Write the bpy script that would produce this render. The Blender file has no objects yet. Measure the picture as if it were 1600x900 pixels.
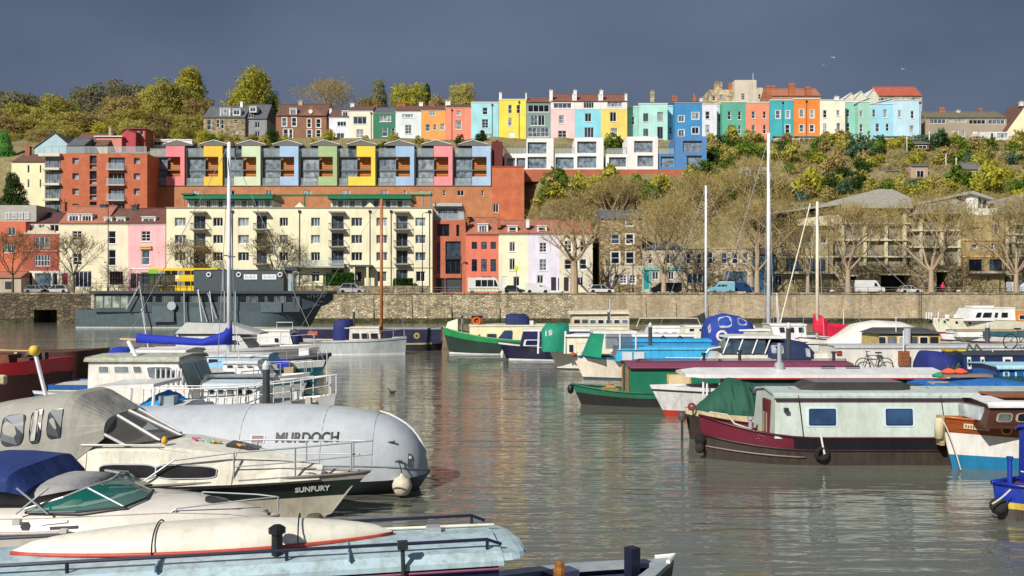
import bpy, math, random
from mathutils import Vector, Matrix
R = math.radians
rnd = random.Random(7)
sc = bpy.context.scene
COL = sc.collection

# ------------------------------------------------------------------ camera
FPX, HZ, CH = 1400.0, 467.0, 4.0          # focal length in photo pixels, eye level row, eye height (m) above the water
cam = bpy.data.cameras.new('camera')
cam.sensor_width = 36.0
cam.lens = 36.0 * FPX / 1600.0
cam.shift_y = (HZ - 450.0) / 1600.0
cam.clip_start = 0.1
cam.clip_end = 6000
cam_o = bpy.data.objects.new('camera', cam)
cam_o.location = (0, 0, CH)
cam_o.rotation_euler = (R(90), 0, 0)
COL.objects.link(cam_o)
sc.camera = cam_o

# ------------------------------------------------------------------ sky and sun
SUN_EL, SUN_AZ = R(36), R(33)             # sun high behind the camera, to its left
sdir = Vector((-math.sin(SUN_AZ) * math.cos(SUN_EL), -math.cos(SUN_AZ) * math.cos(SUN_EL), math.sin(SUN_EL)))
world = bpy.data.worlds.new('World')
sc.world = world
world.use_nodes = True
wn, wl = world.node_tree.nodes, world.node_tree.links
wn.clear()
w_out = wn.new('ShaderNodeOutputWorld')
w_bg = wn.new('ShaderNodeBackground')
w_sky = wn.new('ShaderNodeTexSky')
w_sky.sky_type = 'NISHITA'
w_sky.sun_disc = False
w_sky.sun_elevation = SUN_EL
w_sky.sun_rotation = math.atan2(sdir.x, sdir.y)
w_sky.dust_density = 3.0
w_tc = wn.new('ShaderNodeTexCoord')
w_map = wn.new('ShaderNodeMapping')
w_map.inputs['Scale'].default_value = (1.3, 1.3, 3.2)
w_no = wn.new('ShaderNodeTexNoise')
w_no.inputs['Scale'].default_value = 1.7
w_no.inputs['Detail'].default_value = 5
w_no.inputs['Roughness'].default_value = 0.45
w_cr = wn.new('ShaderNodeValToRGB')       # rain cloud: slate blue, slightly mottled
w_cr.color_ramp.elements[0].position = 0.3
w_cr.color_ramp.elements[0].color = (0.54, 0.73, 1.22, 1)
w_cr.color_ramp.elements[1].position = 0.72
w_cr.color_ramp.elements[1].color = (1.14, 1.42, 2.08, 1)
w_mx = wn.new('ShaderNodeMix')
w_mx.data_type = 'RGBA'
w_mx.inputs[0].default_value = 0.93       # the rain cloud covers nearly all of the sky
w_bg.inputs['Strength'].default_value = 0.1
wl.new(w_tc.outputs['Generated'], w_map.inputs['Vector'])
wl.new(w_map.outputs[0], w_no.inputs['Vector'])
wl.new(w_no.outputs[0], w_cr.inputs[0])
wl.new(w_sky.outputs[0], w_mx.inputs[6])
wl.new(w_cr.outputs[0], w_mx.inputs[7])
wl.new(w_mx.outputs[2], w_bg.inputs['Color'])
wl.new(w_bg.outputs[0], w_out.inputs['Surface'])
sun = bpy.data.lights.new('sun', 'SUN')
sun.energy = 4.2
sun.angle = R(0.5)
sun.color = (1.0, 0.955, 0.89)
sun_o = bpy.data.objects.new('sun', sun)
sun_o.rotation_euler = (-sdir).to_track_quat('-Z', 'Y').to_euler()
sun_o.location = sdir * 200
COL.objects.link(sun_o)
vs = sc.view_settings
vs.view_transform = 'Standard'
vs.look = 'None'
vs.exposure = 0.3
vs.gamma = 1.0
vs.use_curve_mapping = False
sc.cycles.use_denoising = True
sc.cycles.max_bounces = 6
sc.cycles.transparent_max_bounces = 6

# ------------------------------------------------------------------ materials
def lin(h):
    h = h.lstrip('#')
    c = [int(h[i:i + 2], 16) / 255 for i in (0, 2, 4)]
    return [x / 12.92 if x <= .04045 else ((x + .055) / 1.055) ** 2.4 for x in c]
MATS = {}
def newmat(key):
    m = bpy.data.materials.new(key)
    m.use_nodes = True
    MATS[key] = m
    n = m.node_tree.nodes
    return m, n, m.node_tree.links, n['Principled BSDF']
def _noise(n, l, scale, vec=None, detail=4, rough=.55, mscale=None, src=None):
    t = n.new('ShaderNodeTexNoise')
    t.inputs['Scale'].default_value = scale
    t.inputs['Detail'].default_value = detail
    t.inputs['Roughness'].default_value = rough
    if mscale:
        mp = n.new('ShaderNodeMapping')
        mp.inputs['Scale'].default_value = mscale
        l.new(src, mp.inputs['Vector'])
        l.new(mp.outputs[0], t.inputs['Vector'])
    else:
        l.new(src, t.inputs['Vector'])
    return t.outputs[0]
def _ramp(n, l, fac, stops):
    r = n.new('ShaderNodeValToRGB')
    e = r.color_ramp.elements
    while len(e) < len(stops):
        e.new(.5)
    for x, (p, c) in zip(e, stops):
        x.position = p
        x.color = (*c, 1)
    l.new(fac, r.inputs[0])
    return r.outputs[0]
def _mul(n, l, a, b, fac=1.0, mode='MULTIPLY'):
    m = n.new('ShaderNodeMix')
    m.data_type = 'RGBA'
    m.blend_type = mode
    m.inputs[0].default_value = fac
    for s, i in ((a, 6), (b, 7)):
        if isinstance(s, (list, tuple)):
            m.inputs[i].default_value = (*s[:3], 1)
        else:
            l.new(s, m.inputs[i])
    return m.outputs[2]
def _bump(n, l, h, strength, dist, bsdf):
    b = n.new('ShaderNodeBump')
    b.inputs['Strength'].default_value = strength
    b.inputs['Distance'].default_value = dist
    l.new(h, b.inputs['Height'])
    l.new(b.outputs[0], bsdf.inputs['Normal'])
def wall(hexc, rough=.85, dirt=.5, k=1.0):
    key = 'painted_' + hexc + str(dirt)
    if key in MATS:
        return MATS[key]
    m, n, l, b = newmat(key)
    g = n.new('ShaderNodeNewGeometry').outputs['Position']
    c = lin(hexc)
    g_ = .3 * c[0] + .6 * c[1] + .1 * c[2]
    c = [min(.82, (x * .9 + g_ * .1) * k) for x in c]
    big = _noise(n, l, .35, src=g, detail=5)
    streak = _noise(n, l, 1.0, src=g, mscale=(1.6, 1.6, .12), detail=6, rough=.65)
    v1 = _ramp(n, l, big, [(.3, (.86, .85, .84)), (.7, (1.06, 1.05, 1.04))])
    v2 = _ramp(n, l, streak, [(.34, (.8, .77, .72)), (.5, (1, 1, 1))])
    col = _mul(n, l, _mul(n, l, c, v1), v2, dirt)
    l.new(col, b.inputs['Base Color'])
    b.inputs['Roughness'].default_value = rough
    fine = _noise(n, l, 9, src=g, detail=3)
    _bump(n, l, fine, .25, .02, b)
    return m
def gel(hexc, rough=.28, dirt=.35, metal=0.0, k=1.0):
    key = 'gel_' + hexc + str(rough) + str(dirt) + str(metal)
    if key in MATS:
        return MATS[key]
    m, n, l, b = newmat(key)
    g = n.new('ShaderNodeNewGeometry').outputs['Position']
    c = [min(.8, x * k) for x in lin(hexc)]
    big = _noise(n, l, 1.3, src=g, detail=6, rough=.6)
    st = _noise(n, l, 3.0, src=g, mscale=(2.0, 2.0, .22), detail=6, rough=.7)
    v1 = _ramp(n, l, big, [(.3, (.8, .79, .76)), (.66, (1.04, 1.04, 1.04))])
    v2 = _ramp(n, l, st, [(.34, (.62, .56, .47)), (.54, (1, 1, 1))])
    sp = _noise(n, l, 11, src=g, detail=9, rough=.75)
    v3 = _ramp(n, l, sp, [(.34, (.58, .53, .45)), (.47, (1, 1, 1))])
    col = _mul(n, l, _mul(n, l, _mul(n, l, c, v1, .8), v2, min(1, dirt * 1.25)), v3, min(.8, dirt))
    l.new(col, b.inputs['Base Color'])
    rr = n.new('ShaderNodeMapRange')
    rr.inputs[3].default_value = rough * .75
    rr.inputs[4].default_value = min(1, rough * 1.6)
    l.new(big, rr.inputs[0])
    l.new(rr.outputs[0], b.inputs['Roughness'])
    b.inputs['Metallic'].default_value = metal
    _bump(n, l, _noise(n, l, 2.2, src=g, detail=2), .06, .05, b)
    return m
def cloth(hexc, rough=.8):
    key = 'cloth_' + hexc
    if key in MATS:
        return MATS[key]
    m, n, l, b = newmat(key)
    g = n.new('ShaderNodeNewGeometry').outputs['Position']
    big = _noise(n, l, 1.6, src=g, detail=5)
    v1 = _ramp(n, l, big, [(.3, (.78, .78, .78)), (.7, (1.08, 1.08, 1.08))])
    l.new(_mul(n, l, lin(hexc), v1), b.inputs['Base Color'])
    b.inputs['Roughness'].default_value = rough
    fold = _noise(n, l, 2.4, src=g, mscale=(1, 1, .45), detail=3, rough=.5)
    _bump(n, l, fold, .6, .09, b)
    return m
def brick(hexc, k=1.0):
    key = 'brick_' + hexc
    if key in MATS:
        return MATS[key]
    m, n, l, b = newmat(key)
    g = n.new('ShaderNodeNewGeometry').outputs['Position']
    sp = n.new('ShaderNodeSeparateXYZ')
    l.new(g, sp.inputs[0])
    ad = n.new('ShaderNodeMath')
    l.new(sp.outputs[0], ad.inputs[0])
    l.new(sp.outputs[1], ad.inputs[1])
    cb = n.new('ShaderNodeCombineXYZ')
    l.new(ad.outputs[0], cb.inputs[0])
    l.new(sp.outputs[2], cb.inputs[1])
    t = n.new('ShaderNodeTexBrick')
    c = lin(hexc)
    g_ = .3 * c[0] + .6 * c[1] + .1 * c[2]
    c = [(c[0] * .88 + g_ * .12) * 1.06, (c[1] * .88 + g_ * .12) * 1.16, (c[2] * .88 + g_ * .12) * .88]
    t.inputs['Color1'].default_value = (*[x * 1.12 for x in c], 1)
    t.inputs['Color2'].default_value = (*[x * .8 for x in c], 1)
    t.inputs['Mortar'].default_value = (*[x * .75 + .08 for x in c], 1)
    t.inputs['Scale'].default_value = 1.0
    t.inputs['Brick Width'].default_value = .24
    t.inputs['Row Height'].default_value = .08
    t.inputs['Mortar Size'].default_value = .009
    l.new(cb.outputs[0], t.inputs['Vector'])
    big = _noise(n, l, .5, src=g, detail=6, rough=.6)
    v1 = _ramp(n, l, big, [(.28, (.74, .72, .7)), (.7, (1.1, 1.1, 1.1))])
    l.new(_mul(n, l, t.outputs[0], v1), b.inputs['Base Color'])
    b.inputs['Roughness'].default_value = .9
    _bump(n, l, t.outputs[1], -.3, .02, b)
    return m
def stone(hexc, scale=1.6, depth=.25, dark=.45, con=1.0):
    key = 'stone_%s_%s' % (hexc, scale)
    if key in MATS:
        return MATS[key]
    m, n, l, b = newmat(key)
    g = n.new('ShaderNodeNewGeometry').outputs['Position']
    mp = n.new('ShaderNodeMapping')
    mp.inputs['Scale'].default_value = (1, 1, 1.7)
    l.new(g, mp.inputs['Vector'])
    wob = n.new('ShaderNodeTexNoise')
    wob.inputs['Scale'].default_value = 2.0
    l.new(mp.outputs[0], wob.inputs['Vector'])
    vm = n.new('ShaderNodeVectorMath')
    vm.operation = 'MULTIPLY_ADD'
    l.new(wob.outputs[1], vm.inputs[0])
    vm.inputs[1].default_value = (.35, .35, .35)
    l.new(mp.outputs[0], vm.inputs[2])
    vo = n.new('ShaderNodeTexVoronoi')
    vo.inputs['Scale'].default_value = scale
    l.new(vm.outputs[0], vo.inputs['Vector'])
    ve = n.new('ShaderNodeTexVoronoi')
    ve.feature = 'DISTANCE_TO_EDGE'
    ve.inputs['Scale'].default_value = scale
    l.new(vm.outputs[0], ve.inputs['Vector'])
    c = lin(hexc)
    g_ = .3 * c[0] + .6 * c[1] + .1 * c[2]
    c = [x * .78 + g_ * .22 for x in c]
    bw = n.new('ShaderNodeRGBToBW')
    l.new(vo.outputs['Color'], bw.inputs[0])
    cc = _ramp(n, l, bw.outputs[0], [(.15, [x * (1 - .45 * con) for x in c]), (.5, c), (.85, [min(.8, x * (1 + .45 * con)) for x in c])])
    ee = _ramp(n, l, ve.outputs[0], [(0, (dark, dark, dark)), (.11, (1, 1, 1))])
    big = _noise(n, l, .22, src=g, detail=6, rough=.65)
    v1 = _ramp(n, l, big, [(.3, (.7, .68, .6)), (.7, (1.12, 1.1, 1.05))])
    st = _noise(n, l, 1.0, src=g, mscale=(.9, .9, .09), detail=7, rough=.7)
    v2 = _ramp(n, l, st, [(.36, (.6, .58, .52)), (.5, (.95, .95, .94)), (.66, (1.12, 1.1, 1.07))])
    l.new(_mul(n, l, _mul(n, l, _mul(n, l, cc, ee), v1), v2, .75), b.inputs['Base Color'])
    b.inputs['Roughness'].default_value = .92
    h = n.new('ShaderNodeMath')
    h.operation = 'MINIMUM'
    l.new(ve.outputs[0], h.inputs[0])
    h.inputs[1].default_value = .15
    _bump(n, l, h.outputs[0], .8, depth * 3, b)
    return m
def tiles(hexc, k=1.0):
    key = 'tiles_' + hexc
    if key in MATS:
        return MATS[key]
    m, n, l, b = newmat(key)
    g = n.new('ShaderNodeNewGeometry').outputs['Position']
    big = _noise(n, l, .9, src=g, detail=7, rough=.7)
    c = lin(hexc)
    cc = _ramp(n, l, big, [(.25, [x * .6 + .02 for x in c]), (.5, [x * .85 + .02 for x in c]), (.75, [x * 1.1 + .04 for x in c])])
    wv = n.new('ShaderNodeTexWave')
    wv.bands_direction = 'Z'
    wv.inputs['Scale'].default_value = 1.3
    wv.inputs['Distortion'].default_value = .6
    l.new(g, wv.inputs['Vector'])
    wc = _ramp(n, l, wv.outputs[1], [(0, (.62, .62, .62)), (.4, (1, 1, 1))])
    l.new(_mul(n, l, cc, wc), b.inputs['Base Color'])
    b.inputs['Roughness'].default_value = .85
    _bump(n, l, wv.outputs[1], .4, .06, b)
    return m
def timber(hexc, rough=.6):
    key = 'timber_' + hexc + str(rough)
    if key in MATS:
        return MATS[key]
    m, n, l, b = newmat(key)
    g = n.new('ShaderNodeNewGeometry').outputs['Position']
    gr = _noise(n, l, 2.0, src=g, mscale=(.6, 3, 9), detail=6, rough=.65)
    c = lin(hexc)
    l.new(_ramp(n, l, gr, [(.28, [x * .5 for x in c]), (.5, c), (.72, [min(.8, x * 1.3) for x in c])]), b.inputs['Base Color'])
    b.inputs['Roughness'].default_value = rough
    _bump(n, l, gr, .3, .02, b)
    return m
def plain(hexc, rough=.5, metal=0.0, k=1.0):
    key = 'plain_%s_%s_%s' % (hexc, rough, metal)
    if key in MATS:
        return MATS[key]
    m, n, l, b = newmat(key)
    g = n.new('ShaderNodeNewGeometry').outputs['Position']
    big = _noise(n, l, 2.5, src=g, detail=4)
    v1 = _ramp(n, l, big, [(.3, (.82, .82, .82)), (.7, (1.05, 1.05, 1.05))])
    l.new(_mul(n, l, [min(.82, x * k) for x in lin(hexc)], v1), b.inputs['Base Color'])
    b.inputs['Roughness'].default_value = rough
    b.inputs['Metallic'].default_value = metal
    return m
def glass(hexc='#2c3640', rough=.06):
    key = 'glass_' + hexc
    if key in MATS:
        return MATS[key]
    m, n, l, b = newmat(key)
    g = n.new('ShaderNodeNewGeometry').outputs['Position']
    big = _noise(n, l, 1.1, src=g, detail=3)
    c = lin(hexc)
    l.new(_ramp(n, l, big, [(.35, [x * .45 for x in c]), (.65, [x * 1.5 for x in c])]), b.inputs['Base Color'])
    b.inputs['Roughness'].default_value = rough
    b.inputs['IOR'].default_value = 1.52
    _bump(n, l, _noise(n, l, .8, src=g, detail=1), .08, .1, b)
    return m
def clear(hexc, alpha=.35, rough=.08):
    key = 'clear_' + hexc + str(alpha)
    if key in MATS:
        return MATS[key]
    m, n, l, b = newmat(key)
    b.inputs['Base Color'].default_value = (*lin(hexc), 1)
    b.inputs['Roughness'].default_value = rough
    b.inputs['Alpha'].default_value = alpha
    return m
def leafmat(hexa, hexb, key=None, trans=.35):
    key = 'leaf_' + hexa + hexb
    if key in MATS:
        return MATS[key]
    m, n, l, b = newmat(key)
    g = n.new('ShaderNodeNewGeometry')
    oi = n.new('ShaderNodeObjectInfo')
    nz = _noise(n, l, .55, src=g.outputs['Position'], detail=5, rough=.7)
    ri = g.outputs['Random Per Island']
    ad = n.new('ShaderNodeMath')
    ad.operation = 'MULTIPLY_ADD'
    l.new(ri, ad.inputs[0])
    ad.inputs[1].default_value = .28
    l.new(nz, ad.inputs[2])
    ad2 = n.new('ShaderNodeMath')
    ad2.operation = 'MULTIPLY_ADD'
    l.new(oi.outputs['Random'], ad2.inputs[0])
    ad2.inputs[1].default_value = .22
    l.new(ad.outputs[0], ad2.inputs[2])
    a, c = lin(hexa), lin(hexb)
    col = _ramp(n, l, ad2.outputs[0], [(.45, [x * .75 for x in a]), (.75, [(x + y) / 2 for x, y in zip(a, c)]), (1.0, c)])
    l.new(col, b.inputs['Base Color'])
    b.inputs['Roughness'].default_value = .75
    b.inputs['Specular IOR Level'].default_value = .2
    tl = n.new('ShaderNodeBsdfTranslucent')
    l.new(col, tl.inputs['Color'])
    mx = n.new('ShaderNodeMixShader')
    mx.inputs[0].default_value = trans
    l.new(b.outputs[0], mx.inputs[1])
    l.new(tl.outputs[0], mx.inputs[2])
    l.new(mx.outputs[0], n['Material Output'].inputs['Surface'])
    return m

WHITE = plain('#e4e4e0', .5)
DARK = plain('#2a2d31', .5)
BLACK = plain('#151618', .5)
GREYM = plain('#8d9296', .45)
STEEL = plain('#b5b9bc', .5, .35)
GLS = [glass('#232b34'), glass('#3a4652'), glass('#566470'), glass('#171c22'), glass('#8b949a', .2)]  # mid grey-blue panes carry reflected sky in their base colour
GRAIL = clear('#b9c9cc', .38)

# ------------------------------------------------------------------ mesh building
class MB:
    def __init__(s):
        s.v, s.f = [], []
    def q(s, *p):
        i = len(s.v)
        s.v += [tuple(a) for a in p]
        s.f.append(tuple(range(i, i + len(p))))
        return s
    def box(s, x0, x1, y0, y1, z0, z1):
        return s.hexa([(x0, y0, z0), (x1, y0, z0), (x1, y1, z0), (x0, y1, z0)], [(x0, y0, z1), (x1, y0, z1), (x1, y1, z1), (x0, y1, z1)])
    def hexa(s, b, t):
        i = len(s.v)
        s.v += [tuple(a) for a in b] + [tuple(a) for a in t]
        n = len(b)
        s.f.append(tuple(range(i + n - 1, i - 1, -1)))
        s.f.append(tuple(range(i + n, i + 2 * n)))
        for k in range(n):
            j = (k + 1) % n
            s.f.append((i + k, i + j, i + n + j, i + n + k))
        return s
    def prism(s, poly, y0, y1):           # polygon in x,z (anticlockwise seen from -y) swept along y
        return s.hexa([(x, y0, z) for x, z in poly][::-1], [(x, y1, z) for x, z in poly][::-1])
    def tube(s, pts, r, n=6, r2=None):
        pts = [Vector(p) for p in pts]
        i0 = len(s.v)
        N = len(pts)
        for k, p in enumerate(pts):
            d = (pts[min(k + 1, N - 1)] - pts[max(k - 1, 0)])
            d = d.normalized() if d.length > 1e-6 else Vector((0, 0, 1))
            a = d.cross(Vector((0, 0, 1)))
            a = a.normalized() if a.length > .05 else Vector((1, 0, 0))
            b = d.cross(a)
            rr = r if r2 is None else r + (r2 - r) * k / max(1, N - 1)
            for j in range(n):
                t = 2 * math.pi * j / n
                s.v.append(tuple(p + a * (math.cos(t) * rr) + b * (math.sin(t) * rr)))
        for k in range(N - 1):
            for j in range(n):
                j2 = (j + 1) % n
                a = i0 + k * n
                s.f.append((a + j, a + j2, a + n + j2, a + n + j))
        s.f.append(tuple(range(i0 + n - 1, i0 - 1, -1)))
        s.f.append(tuple(range(i0 + (N - 1) * n, i0 + N * n)))
        return s
    def loft(s, secs, cap=True, closed=False):
        i0 = len(s.v)
        m = len(secs[0])
        for sec in secs:
            s.v += [tuple(p) for p in sec]
        for k in range(len(secs) - 1):
            for j in range(m if closed else m - 1):
                j2 = (j + 1) % m
                a = i0 + k * m
                s.f.append((a + j, a + j2, a + m + j2, a + m + j))
        if cap:
            s.f.append(tuple(range(i0 + m - 1, i0 - 1, -1)))
            s.f.append(tuple(range(i0 + (len(secs) - 1) * m, i0 + len(secs) * m)))
        return s
    def lathe(s, prof, c=(0, 0, 0), n=12):
        secs = [[(c[0] + r * math.cos(2 * math.pi * j / n), c[1] + r * math.sin(2 * math.pi * j / n), c[2] + z) for j in range(n)] for r, z in prof]
        return s.loft(secs, True, True)
    def mesh(s, name, mat, smooth=False):
        me = bpy.data.meshes.new(name)
        me.from_pydata(s.v, [], s.f)
        if mat:
            me.materials.append(mat)
        if smooth:
            me.polygons.foreach_set('use_smooth', [True] * len(me.polygons))
        me.update()
        return me
    def make(s, name, mat, parent=None, loc=None, smooth=False, kind=None):
        return link(name, s.mesh(name, mat, smooth), parent, loc, kind)
def link(name, me, parent=None, loc=None, kind=None):
    o = bpy.data.objects.new(name, me)
    COL.objects.link(o)
    if parent is not None:
        o.parent = parent
    if loc is not None:
        o.location = loc
    if kind:
        o['kind'] = kind
    return o
def thing(name, label, cat, loc=(0, 0, 0), rz=0.0, group=None):
    o = bpy.data.objects.new(name, None)
    o.empty_display_size = .3
    COL.objects.link(o)
    o.location = loc
    o.rotation_euler = (0, 0, rz)
    return tag(o, label, cat, group)
def tag(o, label, cat, group=None):
    o['label'] = label
    o['category'] = cat
    if group:
        o['group'] = group
    return o
def copytree(o, parent=None):
    c = o.copy()
    COL.objects.link(c)
    c.parent = parent
    for ch in list(o.children):
        copytree(ch, c)
    return c
def structure(o):
    o['kind'] = 'structure'
    return o
def PX(px, Y):
    return (px - 800.0) * Y / FPX
def PZ(py, Y):
    return CH + (HZ - py) * Y / FPX
def P(px, py, Y):
    return Vector((PX(px, Y), Y, PZ(py, Y)))
def WY(py):
    return CH * FPX / (py - HZ)
def text(parent, body, size, mat, M, name='lettering', extrude=.004, conform=None):
    """flat lettering as a mesh; conform maps a local point onto a curved surface"""
    cu = bpy.data.curves.new(name, 'FONT')
    cu.body = body
    cu.size = size
    cu.extrude = 0 if conform else extrude
    cu.offset = size * .03
    cu.align_x = 'CENTER'
    cu.align_y = 'CENTER'
    tmp = bpy.data.objects.new(name, cu)
    me = bpy.data.meshes.new_from_object(tmp)
    bpy.data.objects.remove(tmp)
    me.materials.clear()
    me.materials.append(mat)
    for v in me.vertices:
        v.co = M @ v.co
        if conform:
            v.co = conform(v.co)
    return link(name, me, parent)

# ------------------------------------------------------------------ water
def water_material():
    m, n, l, b = newmat('harbour_water')
    g = n.new('ShaderNodeNewGeometry').outputs['Position']
    big = _noise(n, l, .05, src=g, detail=3)
    l.new(_ramp(n, l, big, [(.3, (.112, .116, .088)), (.7, (.15, .154, .12))]), b.inputs['Base Color'])
    b.inputs['Roughness'].default_value = .05
    b.inputs['IOR'].default_value = 1.48
    a = _noise(n, l, 1.0, src=g, mscale=(.5, 2.6, 1), detail=3, rough=.5)
    c = _noise(n, l, 1.0, src=g, mscale=(.16, .7, 1), detail=3, rough=.5)
    d = _noise(n, l, 1.0, src=g, mscale=(1.5, 6.5, 1), detail=2, rough=.5)
    patch = _noise(n, l, .06, src=g, mscale=(1, 1.6, 1), detail=2)
    def mad(x, k, y):
        t = n.new('ShaderNodeMath')
        t.operation = 'MULTIPLY_ADD'
        l.new(x, t.inputs[0])
        t.inputs[1].default_value = k
        if y is None:
            t.inputs[2].default_value = 0
        else:
            l.new(y, t.inputs[2])
        return t.outputs[0]
    h = mad(a, .72, mad(c, 1.3, mad(d, .1, None)))
    am = n.new('ShaderNodeMapRange')
    am.inputs[1].default_value, am.inputs[2].default_value = .3, .7
    am.inputs[3].default_value, am.inputs[4].default_value = .3, 1.1
    l.new(patch, am.inputs[0])
    mm = n.new('ShaderNodeMath')
    mm.operation = 'MULTIPLY'
    l.new(h, mm.inputs[0])
    l.new(am.outputs[0], mm.inputs[1])
    _bump(n, l, mm.outputs[0], 1.0, .078, b)
    return m
water = structure(MB().q((-2500, -400, 0), (2500, -400, 0), (2500, 151, 0), (-2500, 151, 0)).make('water', water_material()))

# ------------------------------------------------------------------ land
def lerp_tab(t, x):
    if x <= t[0][0]:
        return t[0][1]
    for (a, b), (c, d) in zip(t, t[1:]):
        if x <= c:
            return b + (d - b) * (x - a) / (c - a)
    return t[-1][1]
H_LEFT = [(166, 4.93), (178, 9), (192, 15), (203.5, 19), (206, 24), (211, 37), (233, 45.5), (262, 52), (300, 56), (460, 60), (900, 62)]
H_RIGHT = [(166, 4.93), (172, 8), (178, 23), (190, 27), (204, 30.6), (208, 34.5), (233, 45.3), (262, 46.5), (300, 47), (900, 44)]
def land_z(x, y):
    k = min(1, max(0, (x - 2.0) / 5.0))
    k2 = min(1, max(0, (x - 2.0) / 40.0))
    k = k if y < 233 else k2
    z = lerp_tab(H_LEFT, y) * (1 - k) + lerp_tab(H_RIGHT, y) * k
    if y > 176:
        z += .5 * math.sin(x * .21 + y * .13) * math.sin(x * .083 - y * .19) + .25 * math.sin(x * .53 + 1.3 * y)
    return z
def land_material():
    m, n, l, b = newmat('hill_ground')
    g = n.new('ShaderNodeNewGeometry').outputs['Position']
    big = _noise(n, l, .12, src=g, detail=8, rough=.65)
    fine = _noise(n, l, 1.4, src=g, detail=6, rough=.7)
    c1 = _ramp(n, l, big, [(.3, (.12, .125, .04)), (.45, (.24, .2, .09)), (.58, (.30, .25, .13)), (.72, (.14, .145, .05))])
    c2 = _ramp(n, l, fine, [(.3, (.5, .5, .48)), (.7, (1.25, 1.22, 1.15))])
    l.new(_mul(n, l, c1, c2), b.inputs['Base Color'])
    b.inputs['Roughness'].default_value = .95
    _bump(n, l, fine, .9, .4, b)
    return m
xs = [-2500, -1200, -600, -380] + [-260 + 3 * i for i in range(174)] + [380, 600, 1200, 2500]
ys = [151.2, 160, 165.9] + [167 + 2 * i for i in range(62)] + [310, 340, 400, 500, 700, 1000, 1800, 3000]
mb = MB()
for y in ys:
    for x in xs:
        mb.v.append((x, y, land_z(x, y)))
W = len(xs)
for j in range(len(ys) - 1):
    for i in range(W - 1):
        mb.f.append((j * W + i, j * W + i + 1, (j + 1) * W + i + 1, (j + 1) * W + i))
structure(mb.make('hillside', land_material(), smooth=True))
road = structure(MB().q((-700, 153.6, 4.94), (700, 153.6, 4.94), (700, 159.6, 4.94), (-700, 159.6, 4.94)).make('quay_road', plain('#4a4a48', .9)))
for x in range(-100, 101, 6):
    link('lane_marking', MATS.get('lm') or MATS.setdefault('lm', MB().q((-1.2, -.06, 0), (1.2, -.06, 0), (1.2, .06, 0), (-1.2, .06, 0)).mesh('lane_marking', plain('#d8d6cc', .8))), road, (x, 156.6, 4.945))
structure(MB().box(-700, 700, 159.6, 162.6, 4.9, 5.06).make('pavement', plain('#8d8778', .9)))
structure(MB().box(-700, 700, 151.2, 153.6, 4.88, 5.02).make('quay_edge_path', stone('#857a63', 1.2, .1)))

# ------------------------------------------------------------------ quay wall
QY = 150.0
def quay_wall(label, px0, px1, mat, buttress=(), hole=None):
    x0, x1 = PX(px0, QY), PX(px1, QY)
    t = thing('quay_wall', label, 'wall', ((x0 + x1) / 2, QY, 0))
    off = -t.location
    mb = MB()
    if hole:
        facade(mb, x0, x1, -3, 4.75, QY, [hole], 5.0)
        mb.box(hole[0], hole[2], QY + 5.0, QY + 5.2, -3, 4.75)
    else:
        mb.q((x0, QY, -3), (x1, QY, -3), (x1, QY, 4.75), (x0, QY, 4.75))
    mb.q((x0, QY, 4.75), (x1, QY, 4.75), (x1, QY + 1.25, 4.75), (x0, QY + 1.25, 4.75))
    mb.make('masonry', mat, t, off)
    MB().box(x0, x1 if not hole else hole[0], QY - .12, QY - .003, -3, .75).make('algae_band', stone('#4b4c24', 1.3, .15), t, off)
    for px in buttress:
        x = PX(px, QY)
        MB().hexa([(x - .45, QY - .28, .76), (x + .45, QY - .28, .76), (x + .45, QY - .004, .76), (x - .45, QY - .004, .76)],
                  [(x - .4, QY - .1, 4.6), (x + .4, QY - .1, 4.6), (x + .4, QY - .004, 4.6), (x - .4, QY - .004, 4.6)]).make('buttress', mat, t, off)
    n = max(1, round((x1 - x0) / 2.4))
    w = (x1 - x0) / n
    me = MB().box(-w / 2 + .02, w / 2 - .02, -.12, 1.1, 0, .3).mesh('coping_stone', stone('#a0906c', .9, .08))
    for i in range(n):
        link('coping_stone', me, t, Vector((x0 + (i + .5) * w, QY + rnd.uniform(-.02, .02), 4.754 + rnd.uniform(0, .03))) + off)
    return t
def facade(mb, x0, x1, z0, z1, y, holes, d=.15, dirn=1):
    X = sorted({x0, x1, *[h[0] for h in holes], *[h[2] for h in holes]})
    Z = sorted({z0, z1, *[h[1] for h in holes], *[h[3] for h in holes]})
    X = [a for a in X if x0 - 1e-6 <= a <= x1 + 1e-6]
    Z = [a for a in Z if z0 - 1e-6 <= a <= z1 + 1e-6]
    for i in range(len(X) - 1):
        cx = (X[i] + X[i + 1]) / 2
        run = None
        for j in range(len(Z) - 1):
            cz = (Z[j] + Z[j + 1]) / 2
            if not any(h[0] < cx < h[2] and h[1] < cz < h[3] for h in holes):
                mb.q((X[i], y, Z[j]), (X[i + 1], y, Z[j]), (X[i + 1], y, Z[j + 1]), (X[i], y, Z[j + 1]))
    for a, b, c, e in [h[:4] for h in holes]:
        mb.q((a, y, b), (a, y + d, b), (a, y + d, e), (a, y, e))
        mb.q((c, y, b), (c, y, e), (c, y + d, e), (c, y + d, b))
        mb.q((a, y, e), (a, y + d, e), (c, y + d, e), (c, y, e))
        mb.q((a, y, b), (c, y, b), (c, y + d, b), (a, y + d, b))
hole = (PX(53, QY), -2, PX(89, QY), PZ(484, QY))
quay_wall('rough stone quay wall with square dark culvert opening, left of the grey barge', -800, 142, stone('#6f6148', 1.1, .3), (), hole)
quay_wall('tan rubble stone quay wall with coping behind the grey barge and green barge', 142, 905, stone('#c3b491', 1.7, .18), (580, 640, 702))
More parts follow.
